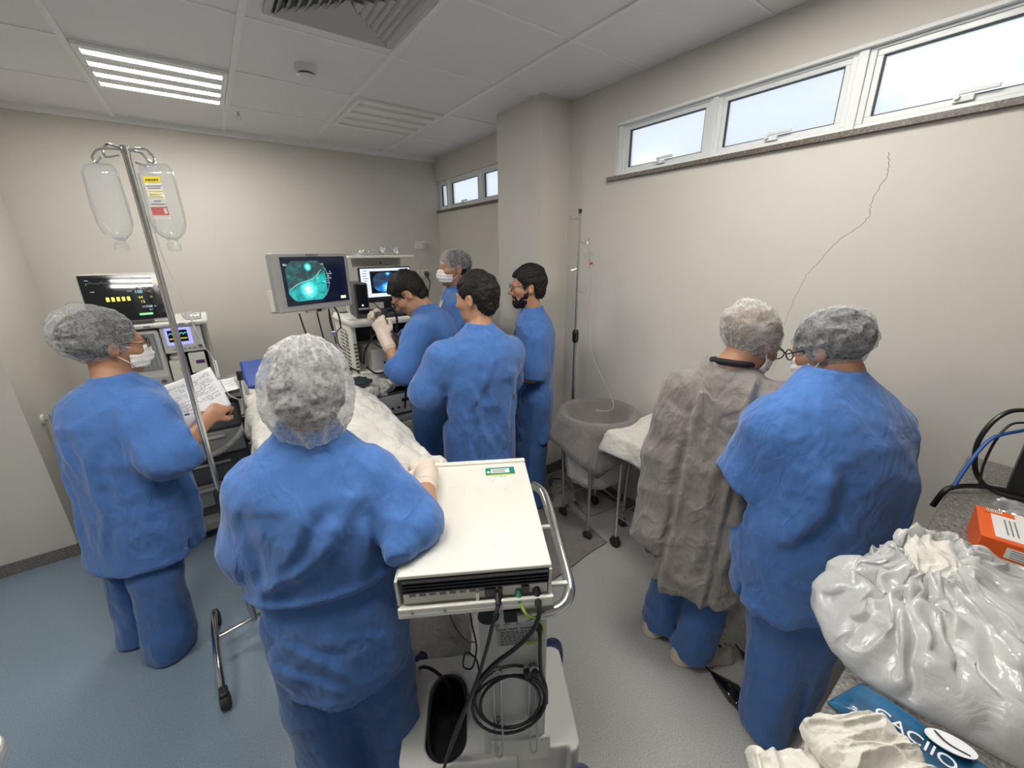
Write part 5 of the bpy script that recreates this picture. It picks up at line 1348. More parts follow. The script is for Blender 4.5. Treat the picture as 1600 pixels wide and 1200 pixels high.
wire('fold', [(-.148, -.005, -.032), (-.120, -.005, -.012), (-.080, -.005, .003), (-.030, -.005, .014), (.0, -.005, .030), (.018, -.005, .050), (.030, -.005, .060)], .0016, emis('pale_teal', (.35, .62, .60), .5), s_)
wire('lens_rim', [(-.052 + .1185 * math.cos(a), -.0045, .008 + .1175 * math.sin(a)) for a in np.linspace(-.75, .75, 14)], .0012, emis('rim_teal', (.2, .38, .38), .5), s_)
for q in s_.children:                                  # the round picture fills the screen's height
    pz = q.location.copy() if q.name.startswith('picture') else Vector((0, 0, 0))
    q.scale = (1.14, 1, 1.14); q.location = (-.052 + (pz.x + .052) * 1.14, pz.y, .008 + (pz.z - .008) * 1.14)
def mtx(s, x, z, size, m, par, al='LEFT', y=-.0045): lettering(s, size, Matrix(((1, 0, 0, x), (0, 0, -1, y), (0, 1, 0, z), (0, 0, 0, 1))), m, par, depth=.0001, align=al)
mtx('BLI', -.178, .098, .016, M_TXT, s_); mtx('x1.0', .040, .098, .012, M_TXT, s_)
for q, (s, x) in enumerate((('(-', .066), ('A+', .092), ('CA 5:B8', .072), ('12:41', .070), ('EG-760', .070), ('M', .070), ('0:12', .070))): mtx(s, x, .068 - q * .013, .010, M_TXT, s_)
MB().box((.166, -.0032, -.100), (.034, .0012, .016)).build('badge', emis('badge_yellow', (.85, .85, .5), .7), s_)
mtx('FUJIFILM', .0, .147, .020, M_INK, SM, 'CENTER', -.0008)
mtx('- ' * 5, .02, -.142, .012, M_GREYINK, SM, 'CENTER', -.0008)
MB().box((-.01, .03, -.167), (.12, .03, .016)).build('lower_bracket', M_GREY, SM, .004)
MB().box((.0, .012, -.166), (.026, .02, .012)).build('knob', M_BLACK, SM, .003)
a = Vector((0, .10, -.02)); 
MB().tube([(0, .085, -.03), (0, .17, -.03), (.30, .30, -.06), (.42, .42, -.06)], .018, 12).build('arm', M_GREY, SM, smooth=True)
# cables hanging below it
def world_of(o, p): return Matrix.Translation(o.location) @ Matrix.Rotation(o.rotation_euler.z, 4, 'Z') @ Vector(p)
for q, (x, sw) in enumerate(((-.115, .05), (-.005, .025), (.075, .02))):
    p0 = world_of(SM, (x, .03, -.172)); pts = [p0, p0 + Vector((sw * .3, 0, -.10)), p0 + Vector((sw * .9, .02, -.22)), p0 + Vector((sw * 1.6, .05, -.40)), p0 + Vector((sw * 2.0 + .03, .15, -.62))]
    if q == 2: pts = pts[:3]
    wire('monitor_lead', pts, .0042, M_BLACK); tag(bpy.data.objects['monitor_lead'] if q == 0 else [o for o in COL.objects if o.name.startswith('monitor_lead')][-1], ('leftmost black lead', 'middle black lead', 'short black lead nearest the stethoscope')[q] + ' hanging under the endoscopy monitor', 'cable', None)
t = thing('stethoscope', 'black stethoscope hanging under the right side of the endoscopy monitor', 'stethoscope', world_of(SM, (.115, .02, -.165)))
wire('tubing', [(-.01, 0, .01), (.004, -.01, -.02), (.012, -.01, -.06), (.012, -.01, -.13)], .0055, M_BLACK, t)
for s in (-1, 1): wire('ear_tube', [(.012, -.01, -.125), (.012 + s * .026, -.01, -.148), (.012 + s * .030, -.01, -.19), (.012 + s * .024, -.01, -.235), (.012 + s * .008, -.01, -.262)], .0032, M_BLACK if s < 0 else M_STEEL, t)
MB().cyl((-.035, -.02, -.155), (-.035, -.008, -.155), .016, 18).build('chest_piece', M_CHROME, t, .003)
wire('lead', [(-.04, 0, -.0), (-.045, -.005, -.08), (-.037, -.012, -.145)], .0035, M_BLACK, t)
MB().box((.012, -.01, -.115), (.03, .006, .008)).build('tape', M_WHITE, t)

# ---- endoscopy cart
EC = thing('endoscopy_cart', 'beige multi-shelf endoscopy cart by the far corner', 'equipment cart', (1.06, 3.20, 0))
MB().box((-.30, .0, .86), (.035, .46, .92)).build('side_panel', M_CREAM, EC, .01)
sp_ = EC.children[-1]
k = MB()
for q in range(22):
    for c in range(2): k.box((-.3185, -.09 + c * .12, .60 + q * .028), (.003, .085, .010))
k.build('vent_slots', M_DGREY, sp_)
MB().box((-.3185, 0, 1.285), (.003, .44, .014)).build('blue_stripe', mat('blue_stripe', (.02, .12, .35), .4), sp_)
k = MB()
for q in range(20): k.box((-.30 + .0, -.2315, .60 + q * .028), (.022, .003, .010))
k.build('front_slots', M_DGREY, sp_)
MB().box((.29, 0, .86), (.035, .46, .92)).build('side_panel', M_CREAM, EC, .01)
for z in (1.285, .905, .80, .50): MB().box((0, -.04, z), (.60 if z < 1.2 else .66, .54, .045)).build('shelf', M_CREAM, EC, .018)
MB().box((0, .20, .86), (.56, .02, .92)).build('back_panel', M_MACHD, EC)
MB().box((0, 0, .17), (.66, .56, .12)).build('base', M_CREAM, EC, .03)
for sx in (-.27, .27):
    for sy in (-.22, .22): MB().cyl((sx - .018, sy, .05), (sx + .018, sy, .05), .05, 18).box((sx, sy, .10), (.05, .05, .03)).build('caster', M_RUBBER, EC, .003)
for sx in (-.20, .22): MB().box((sx, .20, 1.52), (.03, .03, .46)).build('post', M_CREAM, EC, .004)
MB().box((.02, .08, 1.735), (.50, .34, .018)).build('top_tray', M_CREAM, EC, .006)
MB().box((.06, .19, 1.695), (.40, .02, .07)).build('tray_bracket', M_WHITE, EC, .006)
MB().cyl((.0, -.08, 1.69), (.0, -.085, 1.69), .007, 12).build('screw', M_BLACK, EC)
k = MB(); k.tube([(-.225, -.02, 1.735), (-.225, -.02, 1.60)], .004, 8); k.build('tray_rod', M_STEEL, EC, smooth=True)
# things on the cart
def eqbox(name, c, d, label, front=None, m=None):
    t = thing(name, label, 'equipment', (c[0], c[1], c[2] - d[2] / 2))
    MB().box((0, 0, d[2] / 2), d).build('casing', m or M_CREAM, t, .008)
    MB().box((0, -d[1] / 2 - .003, d[2] / 2), (d[0] * .9, .006, d[2] * .8)).build('front_panel', M_WHITE, t, .003)
    for q in range(3): MB().cyl((-d[0] * .3 + q * .05, -d[1] / 2 - .005, d[2] * .35), (-d[0] * .3 + q * .05, -d[1] / 2 - .014, d[2] * .35), .011, 14).build('knob' if q else 'socket', M_DGREY if q else M_CHROME, t, .002)
    MB().box((d[0] * .22, -d[1] / 2 - .007, d[2] * .62), (d[0] * .28, .004, d[2] * .14)).build('display', M_GREYINK, t)
    return t
eqbox('video_processor', (1.07, 3.13, 1.005), (.42, .40, .155), 'white video processor on the middle shelf of the endoscopy cart')
eqbox('light_source', (1.07, 3.12, .865), (.42, .40, .038), 'flat beige unit on the lower shelf of the endoscopy cart')
t = eqbox('suction_unit', (1.02, 3.12, .625), (.34, .36, .20), 'dark boxed unit on the bottom shelf of the endoscopy cart', m=M_MACHD)
t.children[1].data.materials[0] = M_DGREY
t = thing('computer_tower', 'slim black computer tower beside the endoscopy screen', 'computer', (.868, 3.10, 1.308), math.radians(-6))
MB().box((0, .05, .125), (.095, .29, .25)).build('case', M_DGREY, t, .006)
MB().box((.004, -.098, .135), (.072, .006, .21)).build('front_bezel', mat('gloss_black', (.008, .008, .009), .18), t, .003)
MB().box((.004, -.102, .07), (.07, .004, .012)).build('trim_strip', M_GREY, t)
MB().box((.0, -.102, .095), (.012, .003, .012)).build('badge', M_TXT, t)
t = thing('computer_monitor', 'black computer monitor with a blue scope image under the top tray', 'monitor', (1.11, 3.19, 1.308), math.radians(3))
MB().box((0, 0, .22), (.415, .03, .262)).build('casing', M_BLACK, t, .006)
s2 = MB().box((0, -.0165, .228), (.395, .004, .228)).build('screen', emis('window_white', (.55, .60, .72), .75), t)
MB().box((.005, -.0192, .24), (.265, .002, .165)).build('picture_frame', M_SCRDARK, s2)
M_ENDO2 = M_ENDO.copy(); M_ENDO2.name = 'endoscope_picture_blue'
for q in M_ENDO2.node_tree.nodes:
    if q.type == 'VALTORGB':
        for e, c in zip(q.color_ramp.elements, ((.01, .012, .02), (.02, .03, .06), (.01, .12, .35), (.03, .30, .75), (.10, .48, .90), (.6, .85, 1.0))): e.color = c + (1,)
poly = [(.118 * max(-.9, min(.9, math.cos(a))), .080 * max(-.9, min(.9, math.sin(a)))) for a in np.linspace(0, 2 * PI, 48, endpoint=False)]
o = MB().prism(poly, .0014, M=Matrix(((1, 0, 0, 0), (0, 0, -1, 0), (0, 1, 0, 0), (0, 0, 0, 1)))).build('picture', M_ENDO2, s2); o.location = (.0, -.0203, .238)
k = MB()
for q in range(9): k.box((-.165 + random.uniform(-.004, .004), -.019, .325 - q * .018), (random.uniform(.02, .04), .001, .004))
for q in range(8): k.box((.165, -.019, .32 - q * .012), (.035, .001, .008))
k.build('side_list', M_GREYINK, s2)
MB().box((0, -.019, .122), (.395, .001, .016)).build('task_bar', M_INK, s2)
MB().box((0, .01, .05), (.06, .03, .12)).build('neck', M_BLACK, t, .006); MB().box((0, .0, .008), (.20, .16, .014)).build('foot', M_BLACK, t, .005)
t = thing('keyboard', 'black keyboard on the top shelf of the endoscopy cart', 'keyboard', (1.12, 2.99, 1.308))
MB().box((0, 0, .009), (.36, .12, .018)).build('tray', M_BLACK, t, .005)
for r_ in range(4):
    for q in range(12): MB().box((-.158 + q * .0287, -.042 + r_ * .027, .021), (.022, .020, .008)).build('key', M_DGREY, t)
crumple('plastic_bag', (.085, .06, .022), M_FILM, 21, 'crumpled clear bag on the left of the top tray', 'plastic bag', (1.00, 3.20, 1.744), .3, .016, group='bags on the top tray')
crumple('plastic_bag', (.085, .06, .026), M_FILM, 24, 'crumpled clear bag on the right of the top tray', 'plastic bag', (1.17, 3.24, 1.744), -.2, .016, group='bags on the top tray')
# scope held by the bent man and its cables
t = thing('endoscope', 'black flexible endoscope held in the gloved hands of the bent man', 'endoscope', (.795, 2.41, 1.36))
MB().tube(spline([(-.02, -.05, -.02), (-.005, -.01, .02), (.02, .05, .05), (.05, .09, .05)], 6), [.016] * 6 + [.020] * 6 + [.017] * 7, 12).build('control_body', M_BLACK, t, smooth=True)
MB().cyl((.0, .0, .03), (-.03, .012, .055), .02, 18).build('angle_wheel', M_DGREY, t, .003)
wire('insertion_tube', [(-.02, -.05, -.02), (.02, -.10, -.05), (.06, -.13, -.15), (.07, -.10, -.35), (.06, -.06, -.55)], .0065, M_BLACK, t)
wire('light_guide', [(.05, .09, .05), (.10, .14, .06), (.16, .20, .0), (.18, .30, -.2), (.15, .40, -.36), (.12, .45, -.42)], .0075, M_BLACK, t)
def cable(label, pts, r=.005, m=None, name='cable', cat='cable', group=None):
    o = wire(name, pts, r, m or M_BLACK); return tag(o, label, cat, group)
cable('black cable looped over the white processor on the cart', [(.79, 2.93, .99), (.80, 2.88, 1.10), (.88, 2.88, 1.20), (.95, 2.88, 1.18), (.97, 2.89, 1.10)], .006)
cable('black cable sagging from the processor front to the cart side', [(.80, 2.90, .97), (.86, 2.88, .92), (.95, 2.87, .93), (1.02, 2.87, 1.0), (1.08, 2.89, 1.02)], .006)
cable('black cable hanging from the upper cart shelf', [(.88, 2.95, 1.28), (.87, 2.91, 1.16), (.93, 2.88, 1.10), (1.02, 2.90, 1.13)], .004)
cable('black cable between the computer tower and the monitor foot', [(.93, 2.98, 1.42), (.97, 2.95, 1.36), (1.0, 2.96, 1.32)], .004)
cable('black hose draped from the cart towards the table', [(.56, 2.75, 1.03), (.68, 2.80, 1.0), (.76, 2.92, .92), (.80, 3.0, .90)], .006)
# wall fittings
t = thing('light_switch', 'white wall plate half hidden behind the endoscopy monitor', 'wall switch', (.45, YB, 1.36))
MB().box((0, -.006, 0), (.12, .012, .19)).build('plate', M_WHITE, t, .004); MB().box((.025, -.014, .01), (.03, .008, .05)).build('rocker', M_GREY, t, .002)
for q, (x, z, lab) in enumerate(((1.90, 1.84, 'white wall socket with grey plug above the corner'), (1.90, 1.55, 'white wall socket with green insert below the corner socket'))):
    t = thing('wall_socket', lab, 'wall socket', (x - .02, YB, z))
    MB().box((0, -.006, 0), (.125, .012, .085)).build('plate', M_WHITE, t, .004)
    MB().box((.035, -.016, .0), (.045, .010, .045)).build('socket_insert', M_GREENP if q else M_GREY, t, .002)
    MB().box((.035, -.035, -.012), (.034, .03, .05)).build('plug', M_DGREY if q else M_GREY, t, .005)
cable('grey flex falling from the upper corner socket to the lower one', [(1.915, 4.165, 1.80), (1.90, 4.15, 1.73), (1.84, 4.14, 1.66), (1.815, 4.15, 1.55), (1.82, 4.16, 1.45)], .007, M_GREY)
cable('black flex curving down from the lower corner socket', [(1.915, 4.165, 1.51), (1.93, 4.15, 1.45), (1.90, 4.14, 1.36), (1.88, 4.14, 1.25)], .007)
# ================================================================== FRONT: equipment unit on its cart
CA = math.radians(-30.5)
cart = thing('equipment_cart', 'white equipment cart with steel handle, black tub and cable hooks in the foreground', 'equipment cart', (.549, .929, 0), CA)
M_CARTW = mat('warm_white_enamel', (.70, .685, .63), .4, bump=.02, bscale=70)
M_CARTG = mat('pale_grey_enamel', (.64, .63, .60), .4)
def rrect(w, d, r, n=6):
    out = []
    for cx, cy, a0 in ((w / 2 - r, d / 2 - r, 0), (-w / 2 + r, d / 2 - r, 90), (-w / 2 + r, -d / 2 + r, 180), (w / 2 - r, -d / 2 + r, 270)):
        for k in range(n + 1):
            a = math.radians(a0 + 90 * k / n); out.append((cx + r * math.cos(a), cy + r * math.sin(a)))
    return out
# base moulding with a cut-through for the tub
def base_f(q):
    x, y, z = q[:, 0], q[:, 1], q[:, 2]
    def rb(cx, cy, hx, hy, r):
        ax = np.maximum(np.abs(x - cx) - hx + r, 0); ay = np.maximum(np.abs(y - cy) - hy + r, 0); return np.sqrt(ax * ax + ay * ay) - r
    d = np.maximum(rb(0, -.060, .293, .182, .035), np.maximum(z - .222, .095 - z))
    d = smax(d, -rb(-.147, -.085, .068, .142, .066), .010)
    d = smax(d, -np.maximum(np.maximum(np.abs(x - .17) - .085, y + .225), z - .30), .006)
    return d
solid('base', base_f, (-.31, -.36, .085), (.31, .13, .24), .0065, M_CARTG, cart)
tub = MB(); n_ = 40
def ov(sx, sy, z): return [(-.147 + sx * math.copysign(abs(math.cos(a)) ** .75, math.cos(a)), -.085 + sy * math.copysign(abs(math.sin(a)) ** .75, math.sin(a)), z) for a in np.linspace(0, 2 * PI, n_, endpoint=False)]
rg = [[tub.bm.verts.new(p) for p in ov(sx, sy, z)] for sx, sy, z in ((.068, .142, .214), (.060, .132, .212), (.054, .122, .12), (.050, .112, .10), (.052, .115, .097), (.064, .137, .205))]
for A_, B_ in zip(rg, rg[1:]):
    for k in range(n_): tub.bm.faces.new((A_[k], A_[(k + 1) % n_], B_[(k + 1) % n_], B_[k]))
tub.bm.faces.new(rg[3])
tub.build('tub', mat('gloss_black_tub', (.010, .010, .011), .22), cart, smooth=True)
MB().box((-.15, -.20, .103), (.03, .018, .004)).build('tub_label', M_LABELW, cart)
# column with rear panel
MB().box((.077, -.10, .545), (.195, .245, .70)).build('column', M_CARTG, cart, .006)
MB().box((.095, -.2255, .235), (.19, .012, .10)).build('lower_panel', M_CARTW, cart, .004)
for x, z in ((.02, .262), (.168, .276)): MB().cyl((x, -.231, z), (x, -.236, z), .007, 12).build('screw', M_STEEL, cart)
MB().cyl((.008, -.222, .797), (.008, -.2245, .797), .030, 28).build('cable_hole', M_BLACK, cart)
MB().box((.085, -.2245, .712), (.100, .003, .060)).build('rating_plate', mat('grey_plate', (.42, .42, .41), .4), cart)
k = MB()
for r_ in range(8):
    x = .040
    while x < .118:
        w = random.uniform(.004, .012); k.box((x + w / 2, -.2263, .735 - r_ * .0065), (w, .0004, .0022)); x += w + .003
k.build('plate_print', M_INK, cart)
k = MB()
for x in (.030, .060, .092, .135): k.cyl((x - .004, -.2225, .758), (x - .004, -.226, .758), .0045, 10).cyl((x + .004, -.2225, .758), (x + .004, -.226, .758), .0045, 10).box((x, -.2245, .748), (.005, .004, .014))
k.build('terminals', M_STEEL, cart, smooth=False)
for q, x in enumerate((.026, .131)):
    h = MB()
    w = .011
    h.tube([(x - w, -.236, .60), (x - w, -.236, .40), (x - w, -.262, .36), (x - w, -.268, .32), (x - w * .8, -.272, .30), (x, -.274, .292), (x + w * .8, -.272, .30), (x + w, -.268, .32), (x + w, -.262, .36), (x + w, -.236, .40), (x + w, -.236, .60), (x + w, -.262, .625), (x + w * .8, -.266, .640), (x, -.268, .648), (x - w * .8, -.266, .640), (x - w, -.262, .625)], .0034, 8, closed=True)
    h.build('cable_hook', M_STEEL, cart, smooth=True)
    hh = cart.children[-1]
    for z in (.605, .385): MB().box((x, -.230, z), (.020, .003, .020)).cyl((x, -.231, z), (x, -.236, z), .0045, 10).build('hook_plate', M_STEEL, hh)
k = MB()
for z in (.655, .640, .628): k.box((.176, -.05, z), (.012, .11, .005))
k.build('side_clips', M_WHITE, cart)
# tray carrying the unit
MB().box((-.02, -.002, .893), (.392, .575, .016)).build('tray', M_CARTW, cart, .003)
MB().box((-.02, -.284, .900), (.392, .010, .030)).build('tray_lip', M_CARTW, cart, .003)
for x in (-.18, -.10): MB().cyl((x, -.289, .903), (x, -.291, .903), .004, 10).build('screw', M_STEEL, cart)
MB().box((.0, -.25, .877), (.16, .05, .016)).build('latch_bracket', M_GREY, cart, .003)
# handle
MB().tube(spline([(.190, .165, .955), (.212, .135, .953), (.222, .09, .948), (.229, -.06, .915), (.235, -.20, .880), (.228, -.240, .866), (.205, -.262, .852), (.165, -.268, .842), (.086, -.262, .826)], 7), .0155, 18).build('handle', M_CHROME, cart, smooth=True)
MB().box((.072, -.240, .824), (.045, .035, .042)).build('handle_mount', M_BLACK, cart, .004)
for y, z in ((-.03, .925), (-.22, .885)): MB().box((.206, y, z), (.045, .012, .010)).build('handle_bracket', M_WHITE, cart, .002)
# castors under navy bumpers
for x, y in ((-.272, .105), (.272, .105), (-.270, -.282), (.274, -.282)):
    c = thing('caster', None, None); c.parent = cart; c.location = (x, y, 0)
    MB().tube([(0, .025 * (1 if y > 0 else -1), .185), (0, .025 * (1 if y > 0 else -1), .215)], [.040, .036], 22).lathe((0, .025 * (1 if y > 0 else -1), 0), [(.042, .06), (.043, .16), (.041, .19), (.034, .21), (.02, .218)], 22).build('bumper', M_NAVY, c, smooth=True)
    MB().cyl((-.020, 0, .045), (.020, 0, .045), .045, 22).build('wheel', M_RUBBER, c, .004)
# the unit on top
EU = thing('equipment_unit', 'flat white boxed equipment unit with green sticker on the foreground cart', 'equipment', (.549, .929, .9005), CA)
EU.location = (.549 - .02 * math.cos(CA), .929 - .02 * math.sin(CA), .9015)
UW, UD, UH = .386, .555, .098
MB().box((0, .004, UH - .006), (UW, UD - .008, .012)).build('lid', M_CREAM, EU, .003)
MB().box((0, UD / 2 - .012, UH + .004), (UW, .022, .008)).build('rear_ridge', M_CREAM, EU, .003)
MB().box((0, .012, .044), (UW - .006, UD - .045, .084)).build('body', M_CREAM, EU, .004)
for s in (-1, 1): MB().hexa([(s * UW / 2 - .007, -UD / 2 + .004, UH - .012), (s * UW / 2 + .0 - (.0 if s > 0 else 0), -UD / 2 + .004, UH - .012), (s * UW / 2, -UD / 2 + .05, UH - .012), (s * UW / 2 - .007, -UD / 2 + .05, UH - .012)][::-1] + [(s * UW / 2 - .007, -UD / 2 + .014, .0), (s * UW / 2, -UD / 2 + .014, .0), (s * UW / 2, -UD / 2 + .05, .0), (s * UW / 2 - .007, -UD / 2 + .05, .0)][::-1]).build('side_cheek', M_CREAM, EU)
MB().box((0, -UD / 2 + .022, .066), (UW - .02, .03, .038)).build('vent_recess', M_BLACK, EU)
for k_ in range(4): MB().box((0, -UD / 2 + .006, .052 + k_ * .010), (UW - .02, .014, .0035)).build('vent_fin', mat('vent_black', (.022, .022, .024), .35), EU)
MB().box((0, -UD / 2 + .020, .026), (UW - .02, .02, .036)).build('connector_panel', M_WHITE, EU, .002)
k = MB()
for q in range(9): k.box((-.16 + q * .025, -UD / 2 + .0095, .034), (.016, .002, .006))
k.build('panel_print', M_GREYINK, EU)
for x, w in ((.035, .030), (.060, .012), (.125, .020)): MB().box((x, -UD / 2 + .008, .026), (w, .008, .026)).build('connector', M_DGREY, EU, .002)
MB().box((.002, -UD / 2 + .006, .016), (.010, .008, .030)).build('latch', M_WHITE, EU, .002)
# sticker (no code printed on it)
st = MB().box((.085, .195, UH + .0005), (.072, .052, .001)).build('sticker', M_LABELW, EU)
MB().box((.085, .203, UH + .0013), (.072, .034, .0008)).build('green_panel', mat('sticker_green', (.01, .22, .17), .4), st)
MB().box((.085, .203, UH + .0020), (.046, .020, .0008)).build('white_panel', M_LABELW, st)
MB().box((.085, .184, UH + .0013), (.072, .004, .0008)).build('yellow_line', M_YELLOW, st)
for r_ in range(3):
    k = MB(); x = .066
    while x < .096:
        w = random.uniform(.002, .006); k.box((x + w / 2, .208 - r_ * .005, UH + .0026), (w, .0020, .0004)); x += w + .0012
    k.build('print', M_INK, st)
lettering('0011 863-8 T', .0062, Matrix(((1, 0, 0, .085), (0, 1, 0, .1775), (0, 0, 1, UH + .0012), (0, 0, 0, 1))), M_INK, st, depth=.0001)
MB().lathe((.056, .199, UH + .0016), [(.0045, 0), (.0045, .0006)], 14).build('emblem', M_LABELW, st)
st.scale = (1.45, 1.45, 1.0); st.location = (.095 - .085 * 1.45, .188 - .195 * 1.45, 0)
# scuffs on the lid keep a shape of their own
M_SCUFF = mat('scuff', (.36, .34, .30), .6)
for x, y, a in ((.10, .08, .4), (.115, .10, 1.2), (.06, .14, .2), (-.08, .11, .7), (.05, -.19, .3), (.16, -.20, 1.0), (-.16, -.255, .2), (-.03, .06, 2.0)):
    pts = [(x + math.cos(a) * t + random.uniform(-.001, .001), y + math.sin(a) * t + random.uniform(-.001, .001), UH + .0001) for t in np.linspace(0, random.uniform(.004, .011), 5)]
    MB().tube(pts, .0005, 4).build('scuff_mark', M_SCUFF, EU)
def cw(p): return Matrix.Translation((.549, .929, 0)) @ Matrix.Rotation(CA, 4, 'Z') @ Vector(p)
def ccable(name, label, cat, pts, r, m, plug=None, plugm=None):
    P = [cw(p) for p in pts]; o = wire(name, P, r, m, n=8, k=9); tag(o, label, cat)
    if plug:
        for a, b, rr in plug: MB().cyl(cw(a), cw(b), rr, 14, rr * .8).build('plug', plugm or m, o, .002)
    return o
ccable('video_cable', 'black cable plugged in the middle of the unit and falling into the black tub', 'cable',
       [(.034, -.290, .905), (.020, -.310, .880), (.004, -.290, .78), (-.020, -.270, .66), (-.050, -.265, .56), (-.085, -.268, .47), (-.112, -.262, .38), (-.135, -.25, .28), (-.160, -.262, .20), (-.20, -.34, .15), (-.26, -.42, .09)], .0052, M_BLACK, [((.034, -.262, .924), (.034, -.292, .906), .0105)])
ccable('power_cord', 'thick black power cord arching from the right of the unit across the column', 'cable',
       [(.134, -.275, .915), (.136, -.305, .885), (.120, -.300, .82), (.075, -.285, .745), (.02, -.268, .675), (-.03, -.262, .60), (-.062, -.262, .52), (-.085, -.255, .44), (-.115, -.24, .33), (-.15, -.22, .20), (-.155, -.19, .13)], .0062, M_BLACK, [((.134, -.255, .928), (.135, -.296, .895), .011)])
ccable('earth_cable', 'green and yellow earth cable between the unit and the column panel', 'cable',
       [(.088, -.285, .905), (.104, -.300, .875), (.130, -.285, .840), (.150, -.262, .80), (.158, -.245, .76), (.148, -.240, .72), (.118, -.240, .70), (.095, -.240, .715)], .0035, mat('yellow_green', (.42, .55, .08), .5), [((.086, -.262, .926), (.088, -.288, .903), .008)], M_GREENP)
co = []
for k_ in range(3 * 26):
    a = k_ / 26 * 2 * PI + 1.2; rr = .098 + .010 * math.sin(a * .37 + 1) + .006 * math.sin(a * 1.3); co.append((.062 + rr * math.cos(a) * 1.02, -.2375 - .0065 * (k_ / 26), .487 + rr * 1.18 * math.sin(a)))
o = MB().tube([cw(p) for p in co], .0044, 8).build('coiled_cable', M_BLACK, None, smooth=True); tag(o, 'black power cable coiled around the two steel hooks', 'cable')
MB().box(cw((.125, -.248, .597)), (.045, .02, .022), CA).build('strap', M_BLACK, o, .004)
ccable('inlet_cord', 'black cord plugged into the column beside the handle and running down the right edge', 'cable',
       [(.146, -.240, .775), (.148, -.252, .73), (.150, -.248, .66), (.156, -.240, .58), (.170, -.242, .52), (.172, -.244, .46)], .0055, M_BLACK, [((.146, -.222, .785), (.146, -.250, .755), .0105)])
ccable('thin_lead', 'thin black lead hanging in a loop beside the cart column', 'cable',
       [(-.045, -.12, .89), (-.048, -.15, .82), (-.040, -.19, .74), (-.030, -.20, .66), (-.045, -.20, .58), (-.07, -.21, .60), (-.060, -.215, .66), (-.030, -.22, .63), (-.028, -.225, .55), (-.055, -.23, .50), (-.06, -.235, .53)], .0028, M_BLACK)
ccable('grey_lead', 'thin grey lead hanging under the left of the cart tray', 'cable',
       [(-.13, -.12, .89), (-.128, -.13, .82), (-.10, -.14, .70), (-.07, -.15, .64), (-.035, -.17, .64)], .0022, M_DGREY)
ccable('tub_cable', 'black cable running from behind the cart into the top of the tub', 'cable',
       [(-.30, .16, .03), (-.27, .10, .20), (-.22, .045, .275), (-.17, .01, .27), (-.145, -.0, .22), (-.142, -.02, .13)], .006, M_BLACK)
# white trolley corner just inside the left edge of the picture
t = thing('trolley', 'white rounded trolley corner at the lower left edge', 'trolley', (-.88, .86, 0))
MB().prism(rrect(.60, .74, .05), .035, M=Matrix.Translation((0, 0, .675))).build('top', M_WHITE, t, .008)
for sx in (-.24, .22):
    for sy in (-.31, .29): MB().cyl((sx, sy, .06), (sx, sy, .68), .012, 12).cyl((sx - .012, sy, .03), (sx + .012, sy, .03), .03, 16).build('leg', M_WHITE, t, smooth=False)
MB().prism(rrect(.52, .66, .03), .02, M=Matrix.Translation((-.01, -.01, .25))).build('shelf', M_WHITE, t)
# ================================================================== RIGHT: hamper, table, drip stand, counter and what lies on it
# ---- second drip stand in the corner
DX, DY = 1.900, 1.885
t = thing('drip_stand', 'slim chrome drip stand with red-tipped giving set in the corner by the column', 'drip stand', (DX, DY, 0))
MB().cyl((0, 0, 1.20), (0, 0, 1.985), .0085, 14).build('pole', M_CHROME, t, smooth=True)
MB().cyl((0, 0, .08), (0, 0, 1.22), .0115, 14).build('lower_tube', M_STEEL, t, smooth=True)
MB().cyl((0, 0, 1.975), (0, 0, 2.0), .011, 14).build('pole_cap', M_BLACK, t, .003)
MB().lathe((0, 0, 0), [(.013, 1.175), (.020, 1.185), (.021, 1.245), (.014, 1.262)], 16).box((-.015, -.02, 1.215), (.03, .02, .05)).build('height_lock', M_BLACK, t, .003)
for z, s in ((1.955, -1), (1.815, 1), (1.655, -1), (1.515, 1)):
    MB().tube(spline([(0, 0, z), (s * .028, -s * .02, z - .012), (s * .044, -s * .03, z - .012), (s * .050, -s * .035, z + .008), (s * .046, -s * .032, z + .022)], 5), .0028, 8).build('hook', M_CHROME, t, smooth=True)
for k_ in range(5):
    a = 2 * PI * k_ / 5 + .5; MB().tube(spline([(0, 0, .10), (math.cos(a) * .08, math.sin(a) * .08, .095), (math.cos(a) * .18, math.sin(a) * .18, .062)], 5), .009, 10).cyl((math.cos(a) * .18 - .01, math.sin(a) * .18, .028), (math.cos(a) * .18 + .01, math.sin(a) * .18, .028), .028, 14).build('leg', M_STEEL, t, smooth=False)
t = thing('giving_set', 'clear looped giving set with a red connector hanging on the corner drip stand', 'tubing', (1.947, 1.850, 1.81))
for x, z, r in ((0, -.024, .018), (-.02, -.085, .018), (.022, -.08, .018)): MB().tube([(x + r * math.cos(a), -.004, z + r * math.sin(a)) for a in np.linspace(0, 2 * PI, 20, endpoint=False)], .0016, 6, closed=True).build('ring', M_STEEL, t, smooth=True)
MB().cyl((.012, 0, -.05), (.020, 0, -.15), .005, 10).build('connector', M_TUBING, t, smooth=True)
MB().box((.030, 0, -.128), (.026, .012, .016)).build('red_clip', M_RED, t, .003)
M_TUBEPINK = mat('pinkish_tube', (.50, .38, .36), .35)
wire('tube', [(.020, 0, -.14), (.040, 0, -.25), (.030, -.005, -.40), (.018, -.02, -.60), (.025, -.08, -.75), (.02, -.20, -.90), (-.02, -.30, -.985), (-.10, -.33, -1.00), (-.16, -.28, -1.0)], .0026, M_TUBEPINK, t)

